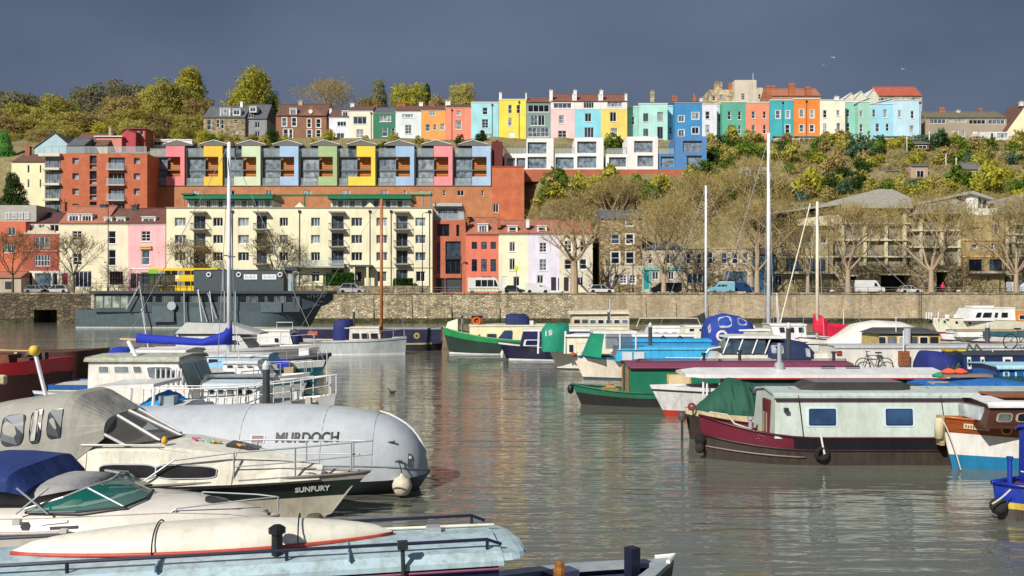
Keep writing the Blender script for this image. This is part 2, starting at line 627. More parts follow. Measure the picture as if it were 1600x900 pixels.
qw = quay_wall('smoother ochre quay wall with vertical ribs below the bare plane trees', 905, 2600, stone('#bba887', 1.9, .05, .75, .45), (1005, 1052, 1102, 1240, 1428, 1510, 1560))
# iron ladder on the ochre wall
lad = thing('quay_ladder', 'dark iron ladder fixed to the ochre quay wall', 'ladder', (PX(1437, QY), QY - .15, 0))
for sx in (-.22, .22):
    MB().tube([(sx, 0, .2), (sx, 0, 5.3)], .035, 5).make('stile', DARK, lad)
rung = MB().tube([(-.22, 0, 0), (.22, 0, 0)], .025, 5).mesh('rung', DARK)
for i in range(12):
    link('rung', rung, lad, (0, 0, .5 + i * .38))

# ------------------------------------------------------------------ buildings
WCACHE = {}
def window(parent, off, x0, x1, z0, z1, y, style='s', rec=.14, fmat=None):
    """frame with bars, a pane behind it; shared meshes for equal sizes"""
    w, h = round((x1 - x0) * 20) / 20, round((z1 - z0) * 20) / 20
    w, h = max(w, .3), max(h, .3)
    base = style[0]
    fm = fmat or (DARK if 'K' in style else (GREYM if 'G' in style else WHITE))
    key = (w, h, base, fm.name)
    loc = Vector(((x0 + x1) / 2, y + rec - .06, (z0 + z1) / 2)) + off
    if base == 'd':
        if key not in WCACHE:
            mb = MB().box(-w / 2, w / 2, 0, .06, -h / 2, h / 2)
            WCACHE[key] = mb.mesh('door', fm)
            pm = MB()
            for ix in (-1, 1):
                for (a, b) in ((-.42, -.06), (.02, .42)):
                    pm.box(ix * w * .23 - w * .15, ix * w * .23 + w * .15, -.03, -.002, a * h, b * h)
            WCACHE[key + ('p',)] = pm.mesh('door_panel', fm)
        o = link('door', WCACHE[key], parent, loc)
        link('door_panel', WCACHE[key + ('p',)], o)
        return o
    if key not in WCACHE:
        b = min(.11, .16 * min(w, h))
        mb = MB()
        mb.box(-w / 2, -w / 2 + b, 0, .06, -h / 2, h / 2).box(w / 2 - b, w / 2, 0, .06, -h / 2, h / 2)
        mb.box(-w / 2 + b, w / 2 - b, 0, .06, -h / 2, -h / 2 + b).box(-w / 2 + b, w / 2 - b, 0, .06, h / 2 - b, h / 2)
        vb = {'s': 0, 'c': 1, 't': 2, 'q': 3, 'g': 1, 'p': 0, 'm': 4}[base]
        hb = {'s': 1, 'c': 0, 't': 0, 'q': 0, 'g': 2, 'p': 0, 'm': 1}[base]
        for i in range(vb):
            x = -w / 2 + w * (i + 1) / (vb + 1)
            mb.box(x - b * .4, x + b * .4, .005, .055, -h / 2 + b, h / 2 - b)
        for i in range(hb):
            z = -h / 2 + h * (i + 1) / (hb + 1)
            mb.box(-w / 2 + b, w / 2 - b, .008, .052, z - b * .35, z + b * .35)
        WCACHE[key] = mb.mesh('window', fm)
    gm = GLS[4] if 'C' in style else (glass('#76848e', .12) if 'L' in style else rnd.choice(GLS[:4]))
    gk = ('pane', w, h, gm.name)
    if gk not in WCACHE:
        WCACHE[gk] = MB().q((-w / 2, .045, -h / 2), (w / 2, .045, -h / 2), (w / 2, .045, h / 2), (-w / 2, .045, h / 2)).mesh('pane', gm)
    o = link('window', WCACHE[key], parent, loc)
    link('pane', WCACHE[gk], o)
    if 'S' in style:
        sk = ('sill', w)
        if sk not in WCACHE:
            WCACHE[sk] = MB().box(-w / 2 - .12, w / 2 + .12, -.2, -.081, -.14, 0).mesh('sill', WHITE)
        link('sill', WCACHE[sk], o, (0, 0, -h / 2 - .003))
    if 'F' in style:
        sk = ('sur', w, h)
        if sk not in WCACHE:
            e = .16
            mb = MB()
            mb.box(-w / 2 - e, -w / 2, -.12, -.083, -h / 2 - e, h / 2 + e).box(w / 2, w / 2 + e, -.12, -.083, -h / 2 - e, h / 2 + e)
            mb.box(-w / 2, w / 2, -.12, -.083, h / 2, h / 2 + e).box(-w / 2, w / 2, -.12, -.083, -h / 2 - e, -h / 2)
            WCACHE[sk] = mb.mesh('surround', WHITE)
        link('surround', WCACHE[sk], o)
    return o
POT = MB().lathe([(.14, 0), (.16, .1), (.12, .15), (.11, .55), (.14, .6)], n=7).mesh('chimney_pot', plain('#b9764c', .9))
def chimney(parent, off, Y, px0, px1, pyt, pyb, mat, dep=.9):
    x0, x1, z0, z1 = PX(px0, Y), PX(px1, Y), PZ(pyb, Y), PZ(pyt, Y)
    pot = .6 if z1 - z0 > 1.2 else 0
    c = MB().box(x0, x1, Y - dep / 2, Y + dep / 2, z0, z1 - pot).box(x0 - .08, x1 + .08, Y - dep / 2 - .08, Y + dep / 2 + .08, z1 - pot, z1 - pot + .18).make('chimney', mat, parent, off)
    if pot:
        n = max(1, min(3, int((x1 - x0) / .45)))
        for i in range(n):
            link('chimney_pot', POT, c, (x0 + (i + .5) * (x1 - x0) / n, Y, z1 - pot + .18))
    return c
def building(name, label, Y, px0, px1, pyt, pyb, mat, wins=(), depth=9.0, roof=None, chims=(), group=None, coping=None, cat='house', rec=.16, fm=None, pipes=(), extra_top=None):
    """a house front parallel to the water, given by photo columns/rows at its real distance Y"""
    x0, x1, z0, z1 = PX(px0, Y) + .004, PX(px1, Y) - .004, PZ(pyb, Y), PZ(pyt, Y)
    t = thing(name, label, cat, ((x0 + x1) / 2, Y, z0), 0, group)
    off = -t.location
    holes = [(PX(w[0], Y), PZ(w[3], Y), PX(w[2], Y), PZ(w[1], Y)) for w in wins]
    mb = MB()
    facade(mb, x0, x1, z0, z1, Y, holes, rec)
    mb.q((x0, Y, z0), (x0, Y, z1), (x0, Y + depth, z1), (x0, Y + depth, z0))
    mb.q((x1, Y, z0), (x1, Y + depth, z0), (x1, Y + depth, z1), (x1, Y, z1))
    mb.q((x0, Y + depth, z0), (x0, Y + depth, z1), (x1, Y + depth, z1), (x1, Y + depth, z0))
    mb.q((x0, Y, z1), (x1, Y, z1), (x1, Y + depth, z1), (x0, Y + depth, z1))
    mb.make('wall', mat, t, off)
    for w, h in zip(wins, holes):
        st = w[4] if len(w) > 4 else 's'
        f = w[5] if len(w) > 5 else fm
        window(t, off, h[0], h[2], h[1], h[3], Y, st, rec, f)
    if coping:
        MB().box(x0 - .05, x1 + .05, Y - .12, Y + .35, z1 + .003, z1 + .22).make('coping', coping, t, off)
    for px in pipes:
        x = PX(px, Y)
        MB().tube([(x, Y - .12, z0 + .2), (x, Y - .12, z1 - .3)], .06, 6).box(x - .22, x + .22, Y - .28, Y - .003, z1 - .75, z1 - .35).make('downpipe', DARK, t, off)
    ro = None
    if roof:
        kind, pyr, rmat = roof[:3]
        e = .3
        if kind == 'gx':                       # ridge along the front
            yr = Y + depth / 2
            zr = PZ(pyr, yr)
            mb = MB()
            za = z1 + (.23 if coping else 0.004)
            A = [(x0, Y - e, za), (x1, Y - e, za), (x1, yr, zr), (x0, yr, zr)]
            mb.q(*A)
            mb.q((x0, yr, zr), (x1, yr, zr), (x1, Y + depth + e, za), (x0, Y + depth + e, za))
            mb.q((x0, Y - e, za), (x0, yr, zr), (x0, Y + depth + e, za))
            mb.q((x1, Y - e, za), (x1, Y + depth + e, za), (x1, yr, zr))
            mb.q((x0, Y - e, za), (x0, Y + depth + e, za), (x1, Y + depth + e, za), (x1, Y - e, za))
            ro = mb.make('roof', rmat, t, off)
            MB().tube([(x0 - .02, yr, zr + .03), (x1 + .02, yr, zr + .03)], .13, 6).make('ridge', rmat, ro)
            slope = lambda px, py: (yr - Y + e) / (zr - za)
            for dmr in (roof[3] if len(roof) > 3 else ()):     # dormers: px0,py0,px1,py1 of the dormer window
                dx0, dx1 = PX(dmr[0], Y), PX(dmr[2], Y)
                dz0, dz1 = max(za + .02, PZ(dmr[3], Y + .6)), PZ(dmr[1], Y + .6)
                yd = Y + .35
                d = MB()
                facade(d, dx0 - .2, dx1 + .2, dz0 - .15, dz1 + .2, yd, [(dx0, dz0, dx1, dz1)], .12)
                yb = min(yr + .5, yd + 3)
                d.box(dx0 - .2, dx0 - .19, yd, yb, dz0 - .15, dz1 + .2).box(dx1 + .19, dx1 + .2, yd, yb, dz0 - .15, dz1 + .2)
                d.box(dx0 - .3, dx1 + .3, yd - .15, yb, dz1 + .205, dz1 + .33)
                d.make('dormer', dmr[5] if len(dmr) > 5 else WHITE, t, off)
                window(t, off, dx0, dx1, dz0, dz1, yd, dmr[4] if len(dmr) > 4 else 'c', .12)
        elif kind == 'gy':                     # gable towards the water
            xm = PX(roof[3], Y) if len(roof) > 3 else (x0 + x1) / 2
            zr = PZ(pyr, Y)
            MB().prism([(x0, z1 + .002), (x1, z1 + .002), (xm, zr)], Y + .001, Y + depth).make('gable', mat, t, off)
            mb = MB()
            for xa, xb in ((x0 - .3, xm), (x1 + .3, xm)):
                za = z1 - .3 * (zr - z1) / max(.1, abs(xm - (x0 if xa < xm else x1)))
                mb.hexa([(xa, Y - .25, za + .02), (xb, Y - .25, zr + .02), (xb, Y + depth, zr + .02), (xa, Y + depth, za + .02)],
                        [(xa, Y - .25, za + .2), (xb, Y - .25, zr + .2), (xb, Y + depth, zr + .2), (xa, Y + depth, za + .2)])
            ro = mb.make('roof', rmat, t, off)
        elif kind == 'hip':
            yr = Y + depth / 2
            zr = PZ(pyr, yr)
            i = min((x1 - x0) * .3, depth / 2)
            za = z1 + (.23 if coping else .004)
            mb = MB()
            a, b, c, d = (x0 - e, Y - e, za), (x1 + e, Y - e, za), (x1 + e, Y + depth + e, za), (x0 - e, Y + depth + e, za)
            p, q = (x0 + i, yr, zr), (x1 - i, yr, zr)
            mb.q(a, b, q, p).q(b, c, q).q(c, d, p, q).q(d, a, p).q(a, d, c, b)
            ro = mb.make('roof', rmat, t, off)
        elif kind == 'flat':
            zr = PZ(pyr, Y)
            ro = MB().box(x0 - .35, x1 + .35, Y - .4, Y + depth, z1 + .004, zr).make('roof', rmat, t, off)
    for c in chims:
        chimney(t, off, c[5] if len(c) > 5 else Y + depth / 2, *c[:5])
    return t
TER = tiles('#84503f'); BRN = tiles('#6d4636'); SLATE = tiles('#5c5f66'); ORT = tiles('#b06c4e'); ZINC = plain('#a9a79c', .5, .1)
CREAMST = stone('#c8b78f', 1.2, .08, .75); BRKCH = brick('#a9562f')
YH = 235.0
G1 = 'painted terrace houses along the hilltop'
def hill(label, x0, x1, yt, hx, wins, **k):
    yy = k.pop('Y', YH)
    dirt = k.pop('dirt', .3)
    wins = [(*w[:4], (w[4] if len(w) > 4 else 's') + ('' if (len(w) > 4 and ('F' in w[4] or w[4][0] == 'd')) else 'S') + ('C' if rnd.random() < .22 else '')) for w in wins]
    return building('terrace_house', label, yy, x0, x1, yt, k.pop('yb', 226), wall(hx, dirt=dirt), wins, group=k.pop('group', G1), coping=k.pop('coping', WHITE), **k)
BW = CREAMST
hill('small white terrace house with brown dormer roof beside the red brick villa', 514, 545, 184, '#dfe5ee', [(526, 208, 538, 216, 'c'), (527, 190, 541, 197, 't')], roof=('gx', 171, BRN, [(535, 175, 543, 182, 'c')]), chims=[(515, 519, 168, 178, WHITE)])
hill('cream terrace house between the small white house and the dark green house', 545, 583, 173.5, '#eee5cd', [(552, 182, 573, 194, 't'), (557, 202, 568, 215, 'g')], roof=('gx', 166, BRN), chims=[(548, 554, 160, 172, WHITE)], pipes=(580,))
hill('dark green terrace house with white windows', 583, 618, 177, '#2f7d5c', [(593, 180, 611, 190, 't'), (597, 199, 606, 213, 's'), (611, 200, 617, 209, 's')], roof=('gx', 168, SLATE), chims=[(584, 590, 164, 174, BRKCH)])
hill('pale blue-white terrace house between the dark green and the orange house', 618, 658, 174.5, '#dde8f1', [(628, 178, 646, 184, 'qC'), (633, 195, 643, 209, 'g')], roof=('gx', 165, BRN), chims=[(620, 634, 159, 170, BRKCH), (655, 661, 158, 172, WHITE)])
hill('amber orange terrace house with small windows beside the salmon house', 658, 696, 172.5, '#eea142', [(671, 174, 680, 181, 'c'), (665, 194, 672, 205, 's'), (677, 194, 682, 203, 's'), (688, 193, 695, 203, 's')], roof=('gx', 165, BRN), chims=[(670, 680, 163, 170, BRKCH)])
hill('salmon terrace house between the amber orange and the light blue house', 696, 736, 168.5, '#ec8c6b', [(713, 173, 720, 180, 'sC'), (711, 188, 721, 202, 's')], roof=('gx', 164, BRN), chims=[(696, 704, 156, 166, WHITE)], pipes=(706,))
hill('light blue terrace house beside the tall bright yellow house', 736, 779, 160.5, '#9edbe3', [(754, 168, 762, 179, 's'), (753, 186, 763, 200, 'g'), (752, 209, 770, 214, 'tC')], pipes=(769,))
hill('tall bright yellow terrace house with white door', 779.5, 822, 156, '#eedb2f', [(794, 164, 800, 177, 's'), (794, 184, 800, 197, 's'), (807, 164, 813, 177, 's'), (795, 206, 804, 224, 'd')], chims=[(780, 784, 143, 156, WHITE, YH + 1)], pipes=(811,))
hill('terrace house with glazed teal conservatory front', 822.5, 860.5, 160, '#7d9a94', [(825, 164, 858, 175, 'q'), (829, 180, 840, 196, 'c'), (841, 180, 851, 196, 'c'), (825, 199, 858, 214, 'm')], roof=('gx', 153, TER), chims=[(821, 823, 144, 158, WHITE, YH + 2)], coping=None)
for lab, a, b, hx, top, ws in (
        ('pale pink terrace house with terracotta roof', 860.5, 898, '#edc7c4', (865, 161, 893, 169), [(873, 180, 882, 193, 's'), (872, 204, 885, 219, 'g')]),
        ('sky cyan terrace house with terracotta roof', 898, 939, '#84d5e6', (912, 160, 928, 169), [(914, 177, 924, 190, 'c'), (913, 199, 928, 215, 't')]),
        ('soft yellow terrace house with terracotta roof', 939, 980, '#efd25e', (949, 159, 972, 167), [(953, 175, 963, 190, 'c'), (954, 200, 965, 213, 's')])):
    t = hill(lab, a, b, 158.5, hx, ws + [(*top, 'q')], roof=('gx', 148, TER), coping=None, chims=[(a - 2, a + 3, 139, 160, WHITE, YH + .6), (b - 4, b - .3, 145, 168, WHITE, YH + .5)])
    off = -t.location
    MB().box(PX(a, YH) + .1, PX(b, YH) - .1, YH - .06, YH - .002, PZ(171, YH), PZ(169.6, YH)).make('string_course', WHITE, t, off)
    x0, x1 = PX(a, YH), PX(b, YH)
    mb = MB()
    facade(mb, x0 + .05, x1 - .05, PZ(169.5, YH), PZ(158.8, YH), YH - .02, [(PX(top[0], YH), PZ(top[3], YH), PX(top[2], YH), PZ(top[1], YH))], .02)
    mb.make('attic_wall', wall('#e6e2da', dirt=.3), t, off)
hill('pale teal house set back between the soft yellow and the mint house', 980, 998.5, 167, '#8cc2ba', [(986, 182, 992, 195, 's')], Y=238, chims=[(1016, 1022, 141, 160, CREAMST, 243)])
hill('pale mint terrace house with grey windows', 998, 1043, 162.5, '#aee2d8', [(1005, 177, 1013, 190, 'cG'), (1027, 175, 1036, 189, 'cG'), (1005, 201, 1013, 213, 'cG'), (1027, 198, 1036, 217, 'cG')])
hill('narrow aqua house set back between the mint and the strong blue house', 1042, 1055, 166, '#93d3d8', [(1045, 177, 1050, 187, 's'), (1045, 198, 1050, 210, 's')], Y=238, chims=[(1050, 1058, 150, 166, BRKCH, 243)])
hill('strong blue terrace house with white window surrounds', 1054.5, 1097, 160.5, '#2f8bc4', [(1060, 181, 1069, 190, 'cF'), (1081, 176, 1092, 186, 'cF'), (1060, 203, 1069, 213, 'cF'), (1081, 199, 1092, 209, 'cF')], roof=('gx', 158.5, SLATE), chims=[(1082, 1087, 147, 160, BRKCH), (1093, 1097, 152, 160, WHITE)])
hill('lavender white terrace house between the strong blue and the sea green house', 1097, 1120, 163.5, '#dfe1f0', [(1102, 174, 1109, 186, 's'), (1102, 195, 1109, 208, 's')])
hill('narrow set-back recess beside the sea green house, its shade coloured pale blue', 1119, 1130, 166, '#bcd6e6', [(1122, 178, 1127, 190, 's')], Y=238)  # bluish shade of the recess is put into the wall colour
hill('sea green terrace house with slim windows', 1128.5, 1165.5, 160, '#54b096', [(1137, 174, 1142, 187, 's'), (1153, 174, 1158, 187, 's'), (1137, 196, 1142, 209, 's'), (1153, 196, 1158, 209, 's')])
hill('coral terrace house between the sea green and the turquoise house', 1165.5, 1202, 160.5, '#ec9069', [(1174, 174, 1180, 185, 's'), (1192, 174, 1197, 185, 's'), (1174, 195, 1180, 209, 's'), (1192, 195, 1197, 209, 's')], chims=[(1197, 1205, 134, 160, BRKCH, YH + 5)])
hill('turquoise terrace house left of the vivid orange house', 1202.5, 1239.5, 157, '#31aeb7', [(1212, 173, 1219, 185, 'sF'), (1228, 173, 1234, 185, 'sF'), (1227, 195, 1234, 208, 'sF')], chims=[(1232, 1242, 131, 150, BRKCH, YH + 7)], pipes=(1223,))
hill('vivid orange terrace house with four white framed windows', 1240, 1280.5, 155, '#ec8413', [(1249, 171, 1256, 183, 'sF'), (1266, 172, 1272, 184, 'sF'), (1249, 195, 1256, 206, 'sF'), (1265, 195, 1272, 206, 'sF')], chims=[(1258, 1267, 136, 150, BRKCH, YH + 6)], pipes=(1260,))
hill('cream terrace house right of the vivid orange house', 1281, 1320.5, 157, '#f0e9d0', [(1286, 172, 1292, 184, 's'), (1307, 172, 1312, 181, 's'), (1286, 193, 1292, 205, 'g'), (1307, 192, 1313, 204, 's')], chims=[(1304, 1310, 149, 158, WHITE)])
hill('dusky teal house set back beside the cream house', 1320, 1341, 160, '#84c4b6', [(1322, 171, 1328, 183, 's'), (1322, 192, 1328, 206, 's')], Y=237.5)
hill('mint green terrace house with sloping parapet', 1340.5, 1360.5, 160, '#9fd2be', [(1343, 173, 1348, 183, 's'), (1343, 194, 1348, 206, 's')], roof=('gy', 153, WHITE, 1359))
hill('light sky blue terrace house with dipping parapet', 1360.5, 1395.5, 163, '#98d5e8', [(1363, 171, 1368, 183, 's'), (1380, 171, 1386, 184, 's'), (1368, 193, 1374, 206, 's'), (1384, 193, 1389, 205, 's')], roof=('gy', 154.5, WHITE, 1394))
hill('palest blue terrace house at the right end of the row', 1395.5, 1439, 157, '#b9def2', [(1403, 172, 1408, 184, 's'), (1423, 173, 1428, 185, 's'), (1421, 196, 1428, 208, 's')], pipes=(1437,))
# lean-to sun rooms in front of the right-hand houses
for lab, a, b in (('white lean-to sun room below the turquoise house', 1214, 1240), ('white lean-to sun room below the vivid orange house', 1248, 1281), ('green-roofed veranda below the palest blue house', 1384, 1428)):
    Y = YH - 3.2
    t = building('sun_room', lab, Y, a, b, 214, 226, wall('#d9d9d2'), [(a + 1.5 + i * (b - a - 2) / 4, 216, a + (i + 1) * (b - a - 2) / 4, 224, 'p') for i in range(4)], depth=3, cat='sun room', group='lean-to sun rooms')
    MB().hexa([(PX(a, Y) - .2, Y - .3, PZ(214, Y) + .01), (PX(b, Y) + .2, Y - .3, PZ(214, Y) + .01), (PX(b, Y) + .2, YH - .05, PZ(210, Y)), (PX(a, Y) - .2, YH - .05, PZ(210, Y))],
              [(PX(a, Y) - .2, Y - .3, PZ(214, Y) + .15), (PX(b, Y) + .2, Y - .3, PZ(214, Y) + .15), (PX(b, Y) + .2, YH - .05, PZ(210, Y) + .15), (PX(a, Y) - .2, YH - .05, PZ(210, Y) + .15)]).make('roof', plain('#5d7a70', .5), t, -t.location)
# bigger houses on the ridge
t = building('stone_villa', 'grey stone villa with slate mansard roof and dormers among the trees', 240, 318, 383, 184, 226, stone('#a3946f', 1.4, .06, .8),
         [(323, 187, 330, 203, 's'), (338, 187, 343, 199, 's'), (345, 187, 350, 201, 's'), (345, 204, 350, 214, 's'), (366, 187, 372, 193, 's'), (366, 204, 372, 214, 'sC')],
         depth=10, roof=('gx', 166, SLATE, [(344, 171, 358, 184, 'tC'), (364, 172, 374, 180, 'c')]), chims=[(376, 380, 157, 168, WHITE)], cat='house')
building('stone_villa', 'narrow blue-grey house with slate roof touching the grey stone villa', 241, 383, 417, 186, 226, wall('#8e9299'), [(388, 178, 396, 184, 'c'), (398, 190, 406, 200, 'c'), (398, 205, 406, 216, 'c')], depth=10, roof=('gx', 164, SLATE, [(390, 168, 399, 175, 'c')]))
t = building('brick_villa', 'red brick villa with hipped tile roof, dormers and white bay windows', 238, 431, 510, 181, 226, brick('#8f5a48'),
         [(441, 184, 448, 197, 'sF'), (456, 184, 463, 197, 'sF'), (480, 186, 486, 199, 'sF'), (494, 186, 501, 199, 'sF'), (443, 202, 450, 216, 'sF'), (452, 202, 457, 216, 'sF'), (480, 203, 487, 216, 'sF'), (494, 203, 501, 214, 'sF')],
         depth=11, roof=('gx', 163, BRN, [(453, 171, 462, 179, 'c')]), chims=[(467, 473, 156, 168, CREAMST)], cat='house')
MB().prism([(PX(470, 238), PZ(181, 238) + .01), (PX(509, 238), PZ(181, 238) + .01), (PX(487, 238), PZ(166, 238))], 237.6, 243).make('gable', brick('#8f5a48'), t, -t.location)
MB().lathe([(.55, 0), (.55, .12), (.4, .13), (.4, .1)], n=14).make('round_window', WHITE, t, Vector((PX(486, 238), 237.5, PZ(175, 238))) - t.location).rotation_euler = (R(90), 0, 0)
# houses behind the terrace
t = building('ridge_house', 'pale stone block with tall chimney stacks behind the sea green house', 262, 1108, 1148, 140, 175, CREAMST, [(1124, 148, 1130, 155, 'g'), (1113, 150, 1118, 157, 's')], depth=9, chims=[(1116, 1128, 127, 142, CREAMST, 264), (1138, 1146, 130, 142, BRKCH, 264)], cat='house')
t = building('ridge_house', 'weathered white tower block house with flagpole behind the coral house', 261, 1148, 1182, 125, 175, wall('#cfc7b4', dirt=.9), [(1158, 146, 1164, 156, 'g')], depth=8, cat='house')
MB().tube([(PX(1178, 261), 262, PZ(125, 261)), (PX(1178, 261), 262, PZ(113, 261))], .07, 5).make('flagpole', WHITE, t, -t.location)
building('ridge_house', 'low weathered wing beside the white tower house', 261, 1182, 1192, 137, 175, wall('#cbbfa6', dirt=.8), [(1185, 147, 1189, 155, 's')], depth=8, cat='house')
building('ridge_house', 'terracotta-roofed house with brick chimneys behind the turquoise house', 252, 1200, 1283, 150, 180, wall('#b58a6a', dirt=.8), [], depth=9, roof=('gx', 139, ORT), chims=[(1206, 1211, 134, 146, BRKCH), (1232, 1241, 130, 146, BRKCH), (1259, 1267, 137, 148, BRKCH)], cat='house')
t = building('ridge_house', 'large stone house with bright orange-red tiled roof behind the pale blue houses', 252, 1372, 1441, 150, 190, stone('#b9a58c', 1.2, .06, .8), [(1376, 153, 1382, 160, 's'), (1425, 153, 1431, 160, 's')], depth=9, roof=('gx', 136, tiles('#b8563a')), cat='house')
for lab, a, b, c in (('pale gabled house end nearest the cream house roofline', 1321, 1335, 1329), ('middle pale gabled house end behind the mint house', 1335, 1353, 1345), ('tallest pale gabled house end beside the orange-red roof', 1353, 1373, 1364)):
    building('gabled_house', lab, 250, a, b, 153, 180, wall('#d3ccb8', dirt=.6), [], depth=9, roof=('gy', 146 - (c - 1329) * .18, WHITE, c), cat='house', group='pale gabled ends behind the terrace')
building('long_house', 'long beige modern house with ribbon windows on the right ridge', 240, 1446, 1573, 184, 228, wall('#a49680', dirt=.5),
         [(1453, 186, 1478, 193, 'q'), (1483, 186, 1510, 191, 'qC'), (1514, 187, 1540, 194, 'q'), (1544, 187, 1570, 194, 'q'), (1487, 202, 1491, 211, 'sC'), (1494, 202, 1498, 213, 'sC'), (1503, 203, 1508, 213, 'sC'), (1520, 205, 1528, 217, 'd'), (1546, 206, 1552, 216, 's')], depth=10, roof=('gx', 175, tiles('#6f6a55')),
         chims=[(1467, 1476, 168, 180, BRKCH), (1494, 1499, 171, 180, WHITE), (1528, 1535, 169, 180, BRKCH)], cat='house')
building('white_annex', 'white flat-roofed annex with terrace below the long beige house', 233, 1531, 1580, 206, 232, wall('#dcdad4', dirt=.5), [(1548, 208, 1553, 218, 'p'), (1558, 208, 1575, 216, 'tC'), (1536, 219, 1572, 225, 'q')], depth=5, cat='annex')
building('cream_gabled_house', 'cream rendered house with steep gable at the right edge', 238, 1573, 1640, 203, 232, wall('#efe4bd', dirt=.3), [(1594, 178, 1600, 186, 's')], depth=10, roof=('gy', 158, BRN, 1606), cat='house', chims=[(1593, 1598, 157, 166, WHITE, 239)])

# ------------------------------------------------------------------ coloured flats
YF = 203.0
FB = brick('#be7048')
slat_me = {}
def flat(label, x0, hx, wide_bottom=0):
    Y = YF
    t = thing('town_house', label, 'house', (PX(x0 + 28, Y), Y, PZ(291, Y)), 0, 'coloured-frame flats above the brick podium')
    off = -t.location
    X = lambda a: PX(x0 + a, Y)
    Z = lambda p: PZ(p, Y)
    cm = wall(hx, dirt=.25)
    # body with glazed openings
    holes = [(X(1.5), Z(265), X(27), Z(248)), (X(1.5), Z(289), X(27), Z(268))]
    mb = MB()
    facade(mb, X(0), X(57.5), Z(291), Z(246), Y, holes + [(X(28), Z(277), X(50.5), Z(246.4))], .3)
    mb.box(X(0), X(57.5), Y + .9, Y + 9, Z(291), Z(246.2))
    mb.make('wall', plain('#5d6468', .6), t, off)
    for i, h in enumerate(holes):
        window(t, off, h[0], h[2], h[1], h[3], Y, 'qGC' if rnd.random() < .3 else 'qGL', .2)
    # coloured C-shaped frame
    MB().prism([(X(28 - wide_bottom), Z(291)), (X(57), Z(291)), (X(57), Z(229.5)), (X(28), Z(229.5)), (X(28), Z(246)), (X(50.5), Z(246)), (X(50.5), Z(277)), (X(28 - wide_bottom), Z(277))], Y - 1.1, Y - .003).make('colour_frame', cm, t, off)
    # timber recess with slats
    rec = MB().box(X(28), X(50.5), Y + .75, Y + .85, Z(277), Z(246)).make('timber_recess', timber('#a35f24'), t, off)
    nz = 9
    key = 'slat'
    if key not in slat_me:
        w = X(50.3) - X(28.2)
        slat_me[key] = MB().box(-w / 2, w / 2, -.05, 0, -.17, .17).mesh('slat', timber('#b9702c'))
    for i in range(nz):
        z = Z(277) + (i + .5) * (Z(246.6) - Z(277)) / nz
        if 3 <= i <= 3:
            continue
        link('slat', slat_me[key], rec, (X(39.25), Y + .745, z))
    MB().box(X(28), X(50.5), Y - .05, Y + .7, Z(266.5), Z(265)).make('floor_slab', plain('#77705f', .7), t, off)
    # roof terrace balustrade, balcony rail and floor edges
    for nm, a, b, yy in (('terrace_rail', 245, 232, Y - .25), ('balcony_rail', 290, 279, Y - .8)):
        r = MB().q((X(1), yy, Z(a)), (X(27 - wide_bottom), yy, Z(a)), (X(27 - wide_bottom), yy, Z(b)), (X(1), yy, Z(b))).make(nm, GRAIL, t, off)
        mb = MB()
        for k in range(4):
            x = X(1 + k * (26 - wide_bottom) / 3)
            mb.box(x - .05, x + .05, yy + .01, yy + .08, Z(a), Z(b))
        mb.box(X(.8), X(27.2 - wide_bottom), yy + .003, yy + .09, Z(b), Z(b) + .08)
        mb.make('rail_frame', DARK, r)
    MB().box(X(0), X(28), Y - .9, Y - .003, Z(291), Z(289.8)).make('balcony_floor', plain('#9a9a94', .7), t, off)
    MB().box(X(0), X(28), Y - .35, Y - .003, Z(246.6), Z(245.2)).make('roof_edge', DARK, t, off)
    MB().box(X(57.6), X(58.9), Y - .6, Y + 8, Z(291), Z(236)).make('party_wall', plain('#b9b4a8', .8), t, off)
    # set-back glazed roof room with a low gabled roof
    yr = Y + 7
    MB().box(X(2), X(55), yr, yr + 5, Z(246), PZ(230, yr)).make('roof_room', glass('#59646a', .2), t, off)
    MB().prism([(X(3), PZ(228.5, yr) + .25), (X(3), PZ(228.5, yr)), (X(52), PZ(228.5, yr)), (X(52), PZ(228.5, yr) + .25), (X(27), PZ(220, yr))][::1], yr - .8, yr + 5.5).make('roof_room_roof', plain('#6f6c66', .7), t, off)
    MB().tube([(X(3), yr - .85, PZ(228.5, yr) + .3), (X(27), yr - .85, PZ(220, yr) + .05), (X(52), yr - .85, PZ(228.5, yr) + .3)], .1, 5).make('roof_fascia', WHITE, t, off)
    return t
for lab, x0, hx, wb in (('first flat of the row, with a coral pink frame and timber recess', 234, '#ec858c', 0),
                        ('flat with a golden yellow frame beside the first pink one', 293, '#efc21a', 0),
                        ('flat with a very pale green frame behind the white mast', 352, '#cfe0bb', 12),
                        ('flat with a light blue frame between two green-framed flats', 411, '#a3c6e6', 0),
                        ('flat with an olive green frame', 471, '#a3bd84', 0),
                        ('flat with a bright yellow frame that steps out wide at the bottom', 530.5, '#f3d31d', 13),
                        ('flat with a light blue frame between the yellow and the second pink flat', 591, '#a0c2e4', 0),
                        ('second coral pink framed flat, near the right end of the row', 650.5, '#ee8f96', 0),
                        ('last flat of the row, light blue frame and cream curtains', 710, '#a3c4e2', 0)):
    flat(lab, x0, hx, wb)
YB = YF - 1.2
t = building('brick_podium', 'long orange brick podium under the coloured flats', YB, 233, 769, 291.6, 372, FB,
         [(x, 297.5, x + w, 306, s) for x, w, s in ((237, 11, 'cC'), (300, 10, 'cC'), (355, 12, 'c'), (415, 10, 'c'), (474, 12, 'cC'), (534, 13, 'cC'), (594, 12, 'cC'), (630, 5, 's'), (655, 16, 'cC'), (692, 4, 's'), (714, 11, 'c'), (752, 4, 's'))], depth=8, cat='podium', fm=WHITE)
